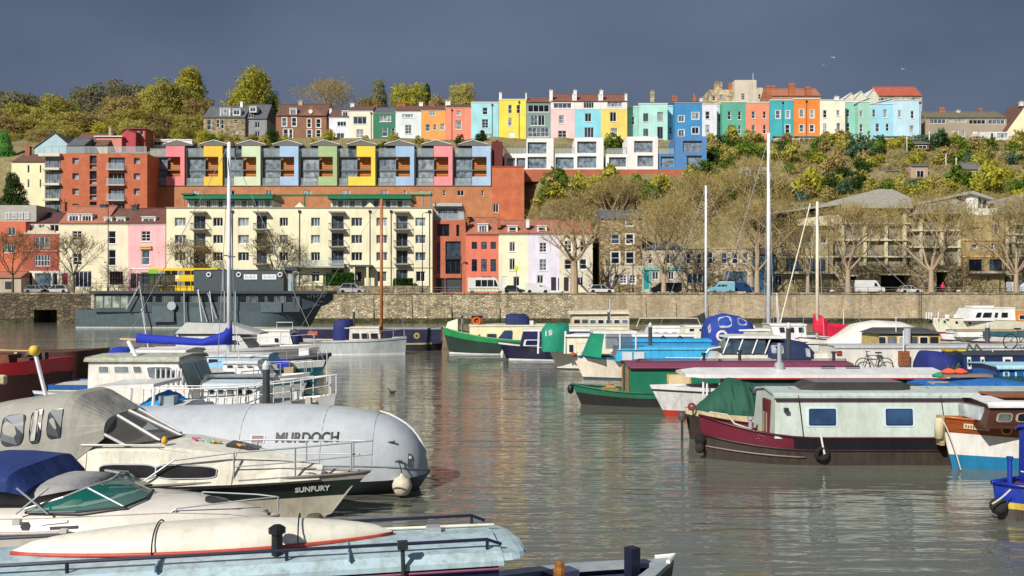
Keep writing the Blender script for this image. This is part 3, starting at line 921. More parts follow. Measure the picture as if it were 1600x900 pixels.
building('brick_end_block', 'tall blank orange brick end block with faded patch beside the last flat', YF - 1.35, 768.5, 819, 261, 372, brick('#c85c33'), [(750 + 20, 318, 750 + 29, 332, 'c')], depth=11, coping=plain('#a44e30', .8), cat='building')
MB().box(PX(768, YF), PX(785, YF), YF + .1, YF + 9, PZ(262, YF), PZ(221, YF)).make('dark_red_flank_wall', wall('#6b2a25'))
tag(bpy.data.objects['dark_red_flank_wall'], 'dark red flank wall closing the row of coloured flats', 'wall')

# white modern villas
YW = 206.0
WM = wall('#ecebe6', dirt=.25); BM = wall('#4b86bf', dirt=.3)
def villa(label, parts, mat, rails=(), group='white modern box villas'):
    x0, x1 = parts[0][0], parts[-1][1]
    t = thing('modern_villa', label, 'house', (PX((x0 + x1) / 2, YW), YW, PZ(266, YW)), 0, group)
    off = -t.location
    for i, (a, b, yt, ws) in enumerate(parts):
        mb = MB()
        dy = 0.0 if yt < 230 else .5
        Y = YW + dy
        A, B, C, D = PX(a, YW) + .003, PX(b, YW) - .003, PZ(266, YW), PZ(yt, YW)
        hs = [(PX(w[0], YW), PZ(w[3], YW), PX(w[2], YW), PZ(w[1], YW)) for w in ws]
        facade(mb, A, B, C, D, Y, hs, .5)
        mb.q((A, Y, C), (A, Y, D), (A, Y + 9, D), (A, Y + 9, C)).q((B, Y, C), (B, Y + 9, C), (B, Y + 9, D), (B, Y, D)).q((A, Y, D), (B, Y, D), (B, Y + 9, D), (A, Y + 9, D))
        mb.make('wall', mat, t, off)
        for h in hs:
            window(t, off, h[0], h[2], h[1], h[3], Y, 'tL' if h[2] - h[0] > 3 else 'cL', .5, GREYM)
    for a, b, y0, y1 in rails:
        r = MB().q((PX(a, YW), YW + .4, PZ(y1, YW)), (PX(b, YW), YW + .4, PZ(y1, YW)), (PX(b, YW), YW + .4, PZ(y0, YW)), (PX(a, YW), YW + .4, PZ(y0, YW))).make('glass_rail', GRAIL, t, off)
        mb = MB()
        n = int((b - a) / 6)
        for k in range(n + 1):
            x = PX(a + (b - a) * k / n, YW)
            mb.box(x - .04, x + .04, YW + .42, YW + .48, PZ(y1, YW), PZ(y0, YW))
        mb.box(PX(a, YW), PX(b, YW), YW + .405, YW + .5, PZ(y0, YW), PZ(y0, YW) + .09).make('rail_frame', DARK, r)
    return t
villa('white box villa nearest the brick end block, with one tall cube', [(788, 823, 239, [(792, 246, 805, 262), (807, 246, 821, 262)]), (823, 865, 216, [(824.5, 222, 854, 240), (824.5, 245, 854, 263)])], WM, [(789, 822, 230, 239)])
villa('middle white box villa with low wing and tall cube on its right', [(865, 898, 239, [(868, 245, 897, 263)]), (898, 943, 215, [(902, 221, 932, 239), (902, 244, 932, 262)])], WM, [(866, 897, 231, 239)])
villa('white box villa next to the blue one', [(947, 980, 240, [(952, 245, 979, 260)]), (980, 1028, 213.5, [(991, 220, 1020, 238), (996, 243, 1021, 260)])], WM, [(948, 979, 231, 240)])
villa('deep blue box villa at the end of the white villas', [(1028, 1055, 240, [(1033, 244, 1054, 260)]), (1055, 1104, 213, [(1067, 220, 1097, 238), (1073, 243, 1097, 260)])], BM, [(1029, 1054, 231, 240)])
MB().box(PX(819, YW), PX(1106, YW), YW - .4, YW - .05, PZ(284, YW), PZ(265, YW)).make('garden_wall', brick('#b4563a'))
tag(bpy.data.objects['garden_wall'], 'orange brick retaining wall under the white and blue villas', 'wall')

# red brick block on the left
YR = 196.0
wr = []
for r in range(4):
    y = 247 + r * 24
    wr += [(113, y - .5, 123, y + 9, 'pC'), (209, y - .5, 218.5, y + 9, 'pC'), (140, y - 4, 151, y + 9, 'pG'), (140, y + 10, 151, y + 17, 'pGC'), (169.5, y - 1, 195, y + 17, 'qG')]
t = building('brick_apartment_block', 'square red brick apartment block with white windows and glass roof rail', YR, 95, 230, 240, 345, brick('#c35a36'), wr, depth=12, cat='apartment block', rec=.5)
off = -t.location
for r in range(4):
    y = 247 + r * 24
    b = MB().box(PX(168, YR), PX(196, YR), YR - .7, YR - .003, PZ(y + 19.5, YR), PZ(y + 17.5, YR)).make('balcony', plain('#b5b4ae', .7), t, off)
    MB().q((PX(168, YR), YR - .68, PZ(y + 17.5, YR)), (PX(196, YR), YR - .68, PZ(y + 17.5, YR)), (PX(196, YR), YR - .68, PZ(y + 8, YR)), (PX(168, YR), YR - .68, PZ(y + 8, YR))).make('balcony_rail', GRAIL, b)
    g = MB().box(PX(70, YR), PX(95, YR) - .01, YR + .2, YR + 7, PZ(y + 15, YR), PZ(y - 3, YR)).make('glazed_bay', glass('#6b7880', .12), t, off)
    mb = MB()
    for k in range(6):
        x = PX(71 + k * 4.4, YR)
        mb.box(x - .05, x + .05, YR + .12, YR + .19, PZ(y + 15, YR), PZ(y - 3, YR))
    mb.make('mullion', GREYM, g)
    MB().box(PX(68, YR), PX(95, YR) - .012, YR - .8, YR + 7, PZ(y + 19, YR), PZ(y + 15.5, YR)).make('balcony_slab', plain('#dcd5c0', .8), t, off)
MB().box(PX(63, YR), PX(96, YR), YR - .9, YR + 7, PZ(243.5, YR) - .2, PZ(240.2, YR)).make('roof_slab', plain('#dcd2bb', .8), t, off)
rr = MB().q((PX(70, YR), YR - .1, PZ(240, YR) + .03), (PX(229, YR), YR - .1, PZ(240, YR) + .03), (PX(229, YR), YR - .1, PZ(229.5, YR)), (PX(70, YR), YR - .1, PZ(229.5, YR))).make('roof_rail', GRAIL, t, off)
mb = MB()
for k in range(15):
    x = PX(70 + k * 159 / 14, YR)
    mb.box(x - .05, x + .05, YR - .08, YR, PZ(240, YR) + .03, PZ(229.5, YR))
mb.box(PX(70, YR), PX(229, YR), YR - .09, YR, PZ(229.5, YR), PZ(229.5, YR) + .09).make('rail_frame', GREYM, rr)
building('cream_house', 'cream rendered house with slit windows left of the red brick block', 199, 18, 70, 253, 345, wall('#efe2b4', dirt=.4), [(43, 258, 46, 270, 'p'), (43, 280, 46, 293, 'p'), (62, 258, 64.5, 270, 'p'), (62, 280, 64.5, 293, 'p')], depth=9, roof=('gx', 242, BRN), chims=[(41, 48, 226, 246, BRKCH)])
building('blue_gabled_house', 'pale blue house with stepped gable behind the red brick block', 212, 54, 113, 231, 262, wall('#a9cbd2', dirt=.3), [], depth=10, roof=('gy', 208, SLATE, 86))
building('brown_roofed_house', 'house with brown tiled roof and cream verge behind the brick block', 214, 113, 168, 228, 262, wall('#cbb594', dirt=.5), [], depth=9, roof=('gx', 209, BRN))
building('brown_roofed_house', 'low dark slate roof house between the blue gable and brown roof', 210, 104, 132, 228, 262, wall('#6e655c', dirt=.5), [], depth=8, roof=('gx', 216, SLATE))
building('pink_house', 'salmon and red rendered house with chimney behind the brick block', 216, 150, 190, 214, 262, wall('#d98674', dirt=.4), [], depth=8, roof=('flat', 212.5, WHITE), chims=[(171, 175, 196, 214, CREAMST, 217)])
building('red_house', 'dark red rendered house under a small brick turret', 217, 190, 212, 207, 262, wall('#b23e48', dirt=.3), [], depth=8, roof=('gy', 202, BRN, 196))
building('brick_turret', 'small brick turret standing above the dark red house', 219, 203, 227, 202, 262, brick('#b24a3a'), [(209, 204, 215, 211, 'p'), (218, 204, 224, 211, 'p')], depth=5, roof=('flat', 200.5, plain('#8a3e34', .8)), cat='house')
building('white_villa', 'low white flat-roofed house behind the first coloured flats', 224, 228, 300, 219, 250, wall('#dfe1e2', dirt=.3), [(240, 221, 262, 227, 'q')], depth=8, coping=WHITE)

# ------------------------------------------------------------------ houses along the quay
YQ = 163.0
def quay(label, x0, x1, yt, hx, wins, name='quay_house', **k):
    m = k.pop('mat', None) or wall(hx, dirt=k.pop('dirt', .5))
    return building(name, label, k.pop('Y', YQ), x0, x1, yt, k.pop('yb', 458.5), m, wins, group=k.pop('group', 'houses along the far quay'), depth=k.pop('depth', 9), **k)
def band(t, Y, a, b, yt, yb, mat, name='string_course', proud=.12):
    return MB().box(PX(a, Y), PX(b, Y), Y - proud, Y - .003, PZ(yb, Y), PZ(yt, Y)).make(name, mat, t, -t.location)
DG = glass('#1d252b')
t = quay('grey zinc and orange rendered building at the far left of the quay', -60, 40, 346, '#d26a45', [(12, 355, 24, 368, 'c'), (4, 380, 24, 395, 't')], Y=168)
MB().box(PX(-60, 168), PX(54, 168), 168.6, 176, PZ(346, 168) + .01, PZ(320, 168)).make('zinc_attic', ZINC, t, -t.location)
for i in range(4):
    window(t, -t.location, PX(6 + i * 10, 168), PX(14 + i * 10, 168), PZ(342, 168), PZ(331, 168), 168.5, 'tC', .02)
t = quay('low shed with orange tiled roof at the left edge of the quay', -40, 33, 434, '#b9ad96', [(8, 440, 20, 452, 'd', DARK)], Y=160, depth=5, roof=('gx', 424, ORT))
t = quay('red brick Victorian house with scrolled gable and white shopfront', 35, 93, 365, '', [(54, 370, 77, 388, 't'), (54, 398, 78, 416, 'm'), (40.5, 427, 50, 447, 'dK'), (55, 427, 80, 449, 'p', WHITE), (83, 426, 90, 447, 'p')], mat=brick('#a84430'))
for a, b, hx in ((420.5, 423, '#b35c45'), (391, 393, '#c98a70'), (363.5, 366, '#d9c8a6')):
    band(t, YQ, 35, 93, a, b, wall(hx))
MB().box(PX(35, YQ) + .02, PX(93, YQ) - .02, YQ - .08, YQ - .003, PZ(427, YQ), PZ(423.2, YQ)).make('shop_fascia', wall('#e8e2d2'), t, -t.location)
for a, b in ((35.2, 40), (50.5, 54.5), (80.5, 83), (90, 92.8)):
    MB().box(PX(a, YQ), PX(b, YQ), YQ - .08, YQ - .003, PZ(458, YQ), PZ(427.2, YQ)).make('shop_pilaster', wall('#e8e2d2'), t, -t.location)
pts = []
for i in range(25):
    u = i / 24
    pts.append((PX(42 + 44 * u, YQ), PZ(364 - 10 * math.sin(math.pi * u) ** .7 - 2.4 * math.cos(6 * math.pi * u), YQ)))
MB().prism([(PX(42, YQ), PZ(364, YQ))] + [(PX(86, YQ), PZ(364, YQ))] + pts[::-1][1:-1], YQ - .02, YQ + .5).make('scrolled_gable', wall('#d6c9aa'), t, -t.location)
quay('white attic house with dark red roof behind the Victorian brick house', 40, 98, 348, '#e0ddd2', [(45, 351, 54, 362, 'c'), (60, 351, 70, 362, 'c'), (78, 351, 92, 362, 'c')], Y=169, yb=400, roof=('gx', 333, tiles('#5d2f2a')), depth=8)
t = quay('wide cream house with orange tiled roof and bare tree in front', 93, 166, 351, '#ece2bd', [(113, 361, 128, 375, 'gS'), (114, 396, 128, 414, 'gS'), (97, 427, 106, 448, 'd', plain('#a03048', .4)), (117, 424, 143, 449, 'q', WHITE)], roof=('gx', 322, ORT, [(106, 337, 121, 348, 't'), (127, 337, 141, 348, 't')]), chims=[(97, 103, 312, 330, BRKCH), (158, 168, 316, 332, DARK)], coping=wall('#d8ceae'))
t = quay('narrow cream house with brown roof between wide cream and pink house', 166, 200.5, 351, '#efe2c4', [(169, 361, 181, 381, 'sS'), (169, 390, 181, 415, 'sS'), (171, 424, 192, 445, 'm', plain('#5a3a30'))], roof=('gx', 327, BRN, [(163, 342, 172, 350, 'c'), (182, 342, 193, 350, 'c')]), coping=wall('#e8dfc8'))
t = quay('pink rendered house with hooded windows and dark red roof', 200.5, 258.5, 351, '#eeb3b8', [(221, 361, 235, 377, 'gS'), (221, 391, 234, 414, 'sS'), (204, 427, 213, 450, 'dK'), (220, 425, 236, 444, 's'), (242, 425, 254, 450, 'dK')], roof=('gx', 326, tiles('#6f3c30'), [(222, 341, 240, 349, 'c')]), chims=[(207, 216, 317, 332, DARK)], coping=wall('#f0d9d6'))
for yy in (385, 388):
    band(t, YQ, 219, 237, yy - .8, yy + 1.4, wall('#d9b36a'), 'window_hood', .35)
band(t, YQ, 200.7, 258.3, 419, 421, wall('#efe6d6'))
# ---- big cream apartment block
YC = 161.0
CR = wall('#efe5c0', dirt=.5)
cols = [(273, 290), (333, 348), (372, 389), (437, 450), (486, 500), (549, 566), (588, 605), (649, 665)]
bal = [(303, 321), (401, 417), (518, 537), (619, 637)]
w = []
for (a, b) in cols:
    for y0 in (340, 367, 394):
        w.append((a, y0, b, y0 + 13.5, 't' + ('C' if rnd.random() < .2 else '')))
    w.append((a + 1, 424, b - 1, 440, 'c'))
for (a, b) in bal:
    for y0 in (337, 364, 391):
        w.append((a, y0, b, y0 + 21, 'cG'))
    w.append((a, 421, b, 441, 'cG'))
t = building('cream_apartment_block', 'long cream apartment block with balconies and green-roofed penthouses', YC, 260, 675.5, 325.5, 458.5, CR, w, depth=11, cat='apartment block', rec=.35, pipes=(468, 578, 611, 671, 363), coping=plain('#8b8a80', .7))
off = -t.location
for (a, b) in bal:
    for y0 in (331, 358, 385, 412):
        bb = MB().box(PX(a - 2.5, YC), PX(b + 2.5, YC), YC - 1.3, YC - .003, PZ(y0 + 2.2, YC), PZ(y0, YC)).make('balcony', plain('#8f8c80', .7), t, off)
        if y0 > 335:
            mb = MB()
            for k in range(11):
                x = PX(a - 2 + k * (b - a + 4) / 10, YC)
                mb.box(x - .025, x + .025, YC - 1.27, YC - 1.22, PZ(y0, YC), PZ(y0 - 8, YC))
            mb.box(PX(a - 2.5, YC), PX(b + 2.5, YC), YC - 1.29, YC - 1.2, PZ(y0 - 8, YC), PZ(y0 - 8.7, YC))
            for sx in (PX(a - 2.4, YC), PX(b + 2.4, YC)):
                mb.box(sx - .03, sx + .03, YC - 1.25, YC - .01, PZ(y0 - 8, YC), PZ(y0 - 8.7, YC))
            mb.make('balcony_rail', DARK, bb)
GRN = plain('#1f6b45', .4)
for a, b, y0, y1 in ((293, 425, 312, 325.3), (517, 641, 312, 325.3)):
    yy = YC + 1.6
    p = MB().box(PX(a, yy), PX(b, yy), yy, yy + 7, PZ(y1, yy), PZ(y0, yy)).make('penthouse', plain('#c9cdc8', .6), t, off)
    n = int((b - a) / 9)
    for k in range(n):
        window(t, off, PX(a + 2 + k * (b - a - 3) / n, yy), PX(a + (k + 1) * (b - a - 3) / n, yy), PZ(y1 - .6, yy), PZ(y0 + 1.5, yy), yy - .13, 'cG' if k % 2 else 'cC', .1)
    secs = []
    for xx in (PX(a - 3, yy), PX(b + 3, yy)):
        sec = []
        for k in range(9):
            ang = math.pi * k / 8
            sec.append((xx, yy + 3.2 - 4.6 * math.cos(ang), PZ(y0, yy) + .02 + 1.25 * math.sin(ang)))
        secs.append(sec)
    MB().loft(secs).make('curved_roof', GRN, t, off)
MB().box(PX(281, YC), PX(300, YC), YC + .5, YC + 4, PZ(304, YC), PZ(301, YC)).make('canopy', GRN, t, off)
MB().box(PX(425, YC), PX(517, YC), YC + 2.2, YC + 3.4, PZ(303.6, YC), PZ(301.4, YC)).make('green_link_canopy', GRN, t, off)
MB().box(PX(641, YC), PX(673, YC), YC + .5, YC + 4, PZ(303, YC), PZ(299.5, YC)).make('canopy', plain('#8ea17a', .6), t, off)
for xx in (284, 474, 660, 672):
    MB().tube([(PX(xx, YC), YC + 1, PZ(325, YC)), (PX(xx, YC), YC + 1, PZ(302, YC))], .12, 6).make('canopy_post', GRN if xx == 474 else GREYM, t, off)
for xx in (468, 578):
    MB().prism([(PX(xx - 8, YC), PZ(325.5, YC) + .23), (PX(xx + 8, YC), PZ(325.5, YC) + .23), (PX(xx, YC), PZ(316, YC))], YC - .05, YC + .4).make('gablet', CR, t, off)
MB().box(PX(548, YC), PX(583, YC), YC - 2.2, YC - .003, PZ(417.5, YC), PZ(414.5, YC)).make('porch_roof', plain('#4c4d48', .6), t, off)
for xx in (556, 577):
    MB().box(PX(xx, YC) - .2, PX(xx, YC) + .2, YC - 2.1, YC - 1.7, PZ(458, YC), PZ(417.6, YC)).make('porch_post', wall('#d9d0ae'), t, off)
band(t, YC, 460, 675, 417.5, 419, wall('#b5ab8b'), 'string_course', .08)
MB().box(PX(462, YC), PX(540, YC), YC - 1.4, YC - .003, PZ(418.5, YC), PZ(416.5, YC)).make('walkway_slab', plain('#a7a595', .7), t, off)
r = MB().q((PX(462, YC), YC - 1.38, PZ(416.5, YC)), (PX(540, YC), YC - 1.38, PZ(416.5, YC)), (PX(540, YC), YC - 1.38, PZ(407, YC)), (PX(462, YC), YC - 1.38, PZ(407, YC))).make('walkway_rail', GRAIL, t, off)
t2 = MB().box(PX(452, 158), PX(672, 158), 157.8, 158.2, 4.9, PZ(446.5, 158)).make('forecourt_wall', stone('#9a8c6c', 1.6, .1))
tag(t2, 'low stone forecourt wall in front of the cream apartment block', 'wall')
# ---- orange modern house and neighbours
t = quay('narrow modern orange brick house with dark glazing and grey rooftop room', 677, 727.5, 344, '', [(683, 350, 702, 369, 'cK'), (713, 351, 717.5, 369, 'pK'), (696, 377, 720, 400, 'tK'), (696, 405, 720, 428, 'tK'), (683, 379, 688, 427, 'sK'), (681.5, 434.5, 695, 456, 'd', DARK), (696, 434.5, 722, 456, 'd', plain('#3b4247', .5))], mat=brick('#bf5b40'), rec=.4)
off = -t.location
MB().box(PX(678, YQ), PX(724, YQ), YQ + 1.2, YQ + 8, PZ(344, YQ) + .01, PZ(322, YQ)).make('rooftop_room', ZINC, t, off)
window(t, off, PX(683, YQ), PX(715, YQ), PZ(341, YQ), PZ(325, YQ), YQ + 1.05, 'qG', .1)
MB().box(PX(676, YQ), PX(722, YQ), YQ + .2, YQ + 8.3, PZ(322, YQ) + .01, PZ(317, YQ)).make('flat_roof', plain('#b4b5b2', .6), t, off)
r = MB().q((PX(678, YQ), YQ + .2, PZ(344, YQ) + .02), (PX(726, YQ), YQ + .2, PZ(344, YQ) + .02), (PX(726, YQ), YQ + .2, PZ(333, YQ)), (PX(678, YQ), YQ + .2, PZ(333, YQ))).make('glass_rail', GRAIL, t, off)
MB().box(PX(696, YQ) - .1, PX(720, YQ) + .1, YQ - .06, YQ - .003, PZ(405, YQ), PZ(400, YQ)).make('spandrel', DARK, t, off)
quay('salmon house with orange tiled mansard and three small windows', 727.5, 779, 368, '#e07458', [(x, y, x + 8.5, y2, 'sK') for x in (737, 752, 766.5) for y, y2 in ((378, 389), (405, 424))] + [(735, 433, 744, 452, 'd'), (752, 432, 770, 446, 'c')], roof=('gx', 340, tiles('#b06c50'), [(748, 352, 761, 366, 't')]), chims=[(726, 733, 338, 352, BRKCH, YQ + 1), (777, 782, 338, 356, BRKCH, YQ + 1)], coping=wall('#d98b74'))
quay('pale cream house with orange roof behind the yellow road sign', 779, 825.5, 367, '#efe8c4', [(796, 378, 805, 393, 'cS'), (796, 404, 805, 422, 'cS'), (802, 432, 812, 447, 'c'), (784, 432, 792, 454, 'd')], roof=('gx', 344, tiles('#b06c50'), [(795, 355, 807, 366, 's')]), chims=[(822, 827, 340, 356, WHITE, YQ + 1)], coping=wall('#d8cfb0'))
quay('lavender white house with orange roof and dark door', 825.5, 874, 367, '#dfdcf0', [(843, 379, 854, 394, 'gS'), (843, 405, 854, 423, 'gS'), (839, 430, 849, 443, 'c'), (861, 433, 869, 454, 'dK'), (876 - 4, 434, 873.5, 454, 'p')], roof=('gx', 345, tiles('#a86a52'), [(841, 355, 853, 366, 's')]), coping=wall('#cfc8d4'))
quay('cream and grey house behind the trunk of the pruned plane tree', 874, 926, 367, '#ded7bd', [(882, 376, 893, 394, 'gS'), (906, 376, 916, 394, 's'), (882, 405, 893, 421, 's'), (905.5, 405, 916.5, 421, 'sF'), (902, 433, 911.5, 446, 'cF'), (881, 433, 888.5, 455, 'dK')], roof=('gx', 347, tiles('#a05a40')), coping=wall('#c9c1a8'))
t = quay('tall brown rubble-stone house with white sash windows', 938, 1003.5, 342, '', [(955, 394, 968, 412, 'sF'), (978, 394, 990, 412, 'sF'), (978, 366, 990, 381, 'sF'), (955, 366, 968, 381, 's'), (978, 342.5, 990, 353, 'sF'), (952, 429, 960, 451, 'd'), (968.5, 430, 979, 443, 'gF'), (983.5, 430, 993, 443, 'gF')], mat=stone('#a08a60', 1.5, .12), roof=('gx', 330, SLATE))
MB().box(PX(944, YQ), PX(1003, YQ), YQ - .05, YQ - .003, PZ(429, YQ), PZ(415, YQ)).make('rendered_ground_floor', wall('#cbbfa2'), t, -t.location)
t = quay('low greyish shop with turquoise door and fascia', 1003.5, 1066, 389, '#c3b79e', [(1007, 423, 1014, 452, 'd', plain('#1f9aa0', .4)), (1019, 424, 1029, 437, 'c'), (1044, 424, 1053, 437, 'c'), (1013, 397, 1019, 412, 's'), (1040, 397, 1047, 412, 's')], roof=('gx', 381, SLATE))
band(t, YQ, 1004, 1065, 418, 422, plain('#5fb8b0', .5), 'shop_fascia', .2)
for a in (1004.2, 1014.5):
    MB().box(PX(a, YQ), PX(a + 2, YQ), YQ - .1, YQ - .003, PZ(457, YQ), PZ(422.2, YQ)).make('shop_pilaster', plain('#5fc0c4', .5), t, -t.location)
t = quay('long tan stone workshop with white triple window and dark blue shutter', 1066, 1176, 389, '', [(1072, 396, 1079, 412, 's'), (1089, 396, 1096, 412, 's'), (1106, 394, 1114, 412, 's'), (1127, 395, 1136, 412, 's'), (1143.5, 395, 1153, 412, 's'), (1160, 395, 1169, 412, 's'), (1074, 427, 1098, 443, 't'), (1098.5, 426, 1105, 452, 'd', plain('#2b8fb5', .5)), (1134, 424, 1167, 452, 'q', plain('#24344f', .5))], mat=stone('#bfae8c', 1.2, .08, .75), coping=wall('#b8a98a'))
quay('dark blue painted frontage behind the tall white mast', 1176, 1212, 398, '#4d6a7d', [(1182, 405, 1190, 420, 's'), (1196, 405, 1204, 420, 's'), (1180, 428, 1190, 452, 'd', plain('#1d5f8c', .5)), (1194, 428, 1208, 444, 'c')], roof=('gx', 388, SLATE))
# ---- modern buildings among the plane trees
TAN = brick('#a08a6c')
CF = plain('#cfc5a2', .7)
t = building('modern_apartment_block', 'brown brick modern block with pale canopy, behind the boat mast on the right', 164, 1210, 1302, 360, 458.5, TAN, [(1218, 372, 1224, 388, 's'), (1237, 368, 1246, 380, 'p'), (1258, 366, 1268, 380, 'p'), (1282, 366, 1292, 380, 'p'), (1229, 405, 1255, 424, 'tK'), (1262, 405, 1290, 424, 'tK'), (1210.5, 430, 1222, 446, 'c'), (1234, 432, 1242, 444, 'c'), (1258, 430, 1270, 446, 'c')], depth=12, cat='apartment block', group='modern blocks behind the plane trees')
off = -t.location
band(t, 164, 1205, 1302, 424.5, 428, plain('#b9b6aa', .7), 'canopy', 1.2)
band(t, 164, 1218, 1302, 400.5, 402.5, CF, 'string_course', .15)
MB().box(PX(1215, 164), PX(1302, 164), 166, 175, PZ(360, 164) + .01, PZ(336, 164)).make('attic_storey', glass('#5d655f', .2), t, off)
for xx in range(1217, 1302, 9):
    MB().box(PX(xx, 164) - .08, PX(xx, 164) + .08, 165.8, 165.98, PZ(360, 164) + .02, PZ(336, 164)).make('mullion', GREYM, t, off)
MB().box(PX(1250, 164), PX(1324, 164), 164.6, 165.7, PZ(352, 164), PZ(335, 164)).make('cream_panel', wall('#d8cca6'), t, off)
MB().hexa([(PX(1195, 164), 163, PZ(336, 164)), (PX(1310, 164), 163, PZ(321, 164)), (PX(1310, 164), 177, PZ(321, 164)), (PX(1195, 164), 177, PZ(336, 164))], [(PX(1195, 164), 163, PZ(333.5, 164)), (PX(1310, 164), 163, PZ(317.5, 164)), (PX(1310, 164), 177, PZ(317.5, 164)), (PX(1195, 164), 177, PZ(333.5, 164))]).make('sloping_roof', ZINC, t, off)
def glazed_block(label, x0, x1, yt, yb, vs, hs, roofpts, garage=None, Y=164.5):
    t = thing('glazed_apartment_block', label, 'apartment block', (PX((x0 + x1) / 2, Y), Y, 5), 0, 'modern blocks behind the plane trees')
    off = -t.location
    MB().box(PX(x0, Y), PX(x1, Y), Y + .6, Y + 11, PZ(yb, Y), PZ(yt, Y)).make('glazing', glass('#857c62', .15), t, off)
    for v in vs:
        MB().box(PX(v, Y) - .28, PX(v, Y) + .28, Y, Y + .55, PZ(yb, Y), PZ(yt, Y)).make('column', CF, t, off)
    for h in hs:
        MB().box(PX(x0, Y), PX(x1, Y), Y - .25, Y + .59, PZ(h + 1.3, Y), PZ(h - 1.1, Y)).make('floor_band', CF, t, off)
    mb = MB()
    n = int((x1 - x0) / 7)
    for i in range(n + 1):
        x = PX(x0 + i * (x1 - x0) / n, Y)
        mb.box(x - .05, x + .05, Y + .5, Y + .59, PZ(yb, Y), PZ(yt, Y))
    mb.make('mullions', GREYM, t, off)['kind'] = 'stuff'
    MB().hexa([(PX(a, Y), Y - 1, PZ(b, Y)) for a, b in roofpts], [(PX(a, Y), Y + 13, PZ(b, Y)) for a, b in roofpts]).make('zinc_roof', ZINC, t, off)
    st = MB()
    hl = [(PX(g[0], Y), PZ(g[3], Y), PX(g[2], Y), PZ(g[1], Y)) for g in (garage or [])]
    facade(st, PX(x0, Y), PX(x1, Y), 4.8, PZ(yb, Y) - .01, Y - .3, hl, 2.5)
    st.q((PX(x0, Y), Y - .3, PZ(yb, Y) - .01), (PX(x1, Y), Y - .3, PZ(yb, Y) - .01), (PX(x1, Y), Y + 5, PZ(yb, Y) - .01), (PX(x0, Y), Y + 5, PZ(yb, Y) - .01))
    st.q((PX(x0, Y), Y - .3, 4.8), (PX(x0, Y), Y - .3, PZ(yb, Y) - .01), (PX(x0, Y), Y + 5, PZ(yb, Y) - .01), (PX(x0, Y), Y + 5, 4.8))
    st.make('stone_ground_floor', stone('#a8966f', 1.6, .12), t, off)
    for h in hl:
        MB().box(h[0] - .3, h[2] + .3, Y - .45, Y - .303, h[3], h[3] + .3).make('lintel', CF, t, off)
        MB().box(h[0], h[2], Y + 2.1, Y + 2.19, h[1], h[3]).make('garage_door', plain('#1d1d1c', .8), t, off)
    return t
glazed_block('glass-fronted block with cream grid, zinc roof and dark garage below', 1302, 1422, 326, 415, (1318, 1352, 1385, 1414), (327, 349, 375, 401), [(1290, 326), (1424, 326), (1424, 312), (1392, 297), (1370, 296), (1300, 314)], [(1375, 430, 1428 - 7, 456), (1328, 432, 1338, 442)])
t = glazed_block('glass and stone block right of the second big plane tree', 1422, 1505, 335, 415, (1440, 1472, 1500), (336, 360, 386), [(1422, 335), (1505, 335), (1505, 318), (1490, 312), (1440, 320)], [(1462, 425, 1480, 456)])
t = building('modern_apartment_block', 'ochre brick modern block with white penthouse near the right edge', 163.5, 1505, 1570, 336, 458.5, brick('#a98e68'), [(1518, 355, 1532, 359, 'p'), (1550, 352, 1562, 361, 'p'), (1519, 382, 1528, 388, 'p'), (1549, 380, 1554, 390, 's'), (1514, 405, 1535, 423, 'cK'), (1546, 405, 1566, 423, 'cK'), (1532, 430, 1537, 440, 's'), (1543, 430, 1548, 440, 's')], depth=12, cat='apartment block', group='modern blocks behind the plane trees', rec=.3)
off = -t.location
for yy in (375, 401):
    band(t, 163.5, 1503, 1572, yy - 1, yy + 1.2, wall('#c9a56b'), 'string_course', .15)
band(t, 163.5, 1512, 1574, 424.5, 427.5, plain('#bdb8ab', .7), 'canopy', 1.3)
MB().box(PX(1489, 164), PX(1562, 164), 164.5, 173, PZ(336, 164) + .01, PZ(325, 164)).make('penthouse_terrace', wall('#dcdad0'), t, off)
MB().box(PX(1498, 164), PX(1556, 164), 167, 175, PZ(325, 164) + .01, PZ(306, 164)).make('penthouse', glass('#59656c', .15), t, off)
for i in range(8):
    x = PX(1499 + i * 8, 164)
    MB().box(x - .08, x + .08, 166.85, 166.99, PZ(325, 164) + .02, PZ(307, 164)).make('mullion', WHITE, t, off)
MB().box(PX(1519, 164), PX(1538, 164), 166.2, 166.84, PZ(336, 164) + .03, PZ(302, 164)).make('white_pier', WHITE, t, off)
MB().hexa([(PX(a, 164), 165.5, PZ(b, 164)) for a, b in ((1425, 322), (1524, 301), (1560, 311), (1560, 308), (1526, 296), (1425, 318))], [(PX(a, 164), 177, PZ(b, 164)) for a, b in ((1425, 322), (1524, 301), (1560, 311), (1560, 308), (1526, 296), (1425, 318))]).make('zinc_gable_roof', ZINC, t, off)
glazed_block('glazed block with grey curved roof at the right edge of the quay', 1572, 1690, 335, 415, (1574, 1584, 1610, 1650), (336, 350, 366, 379, 400), [(1560, 335), (1690, 335), (1690, 298), (1600, 303), (1562, 316)], [(1580, 430, 1592, 452)])

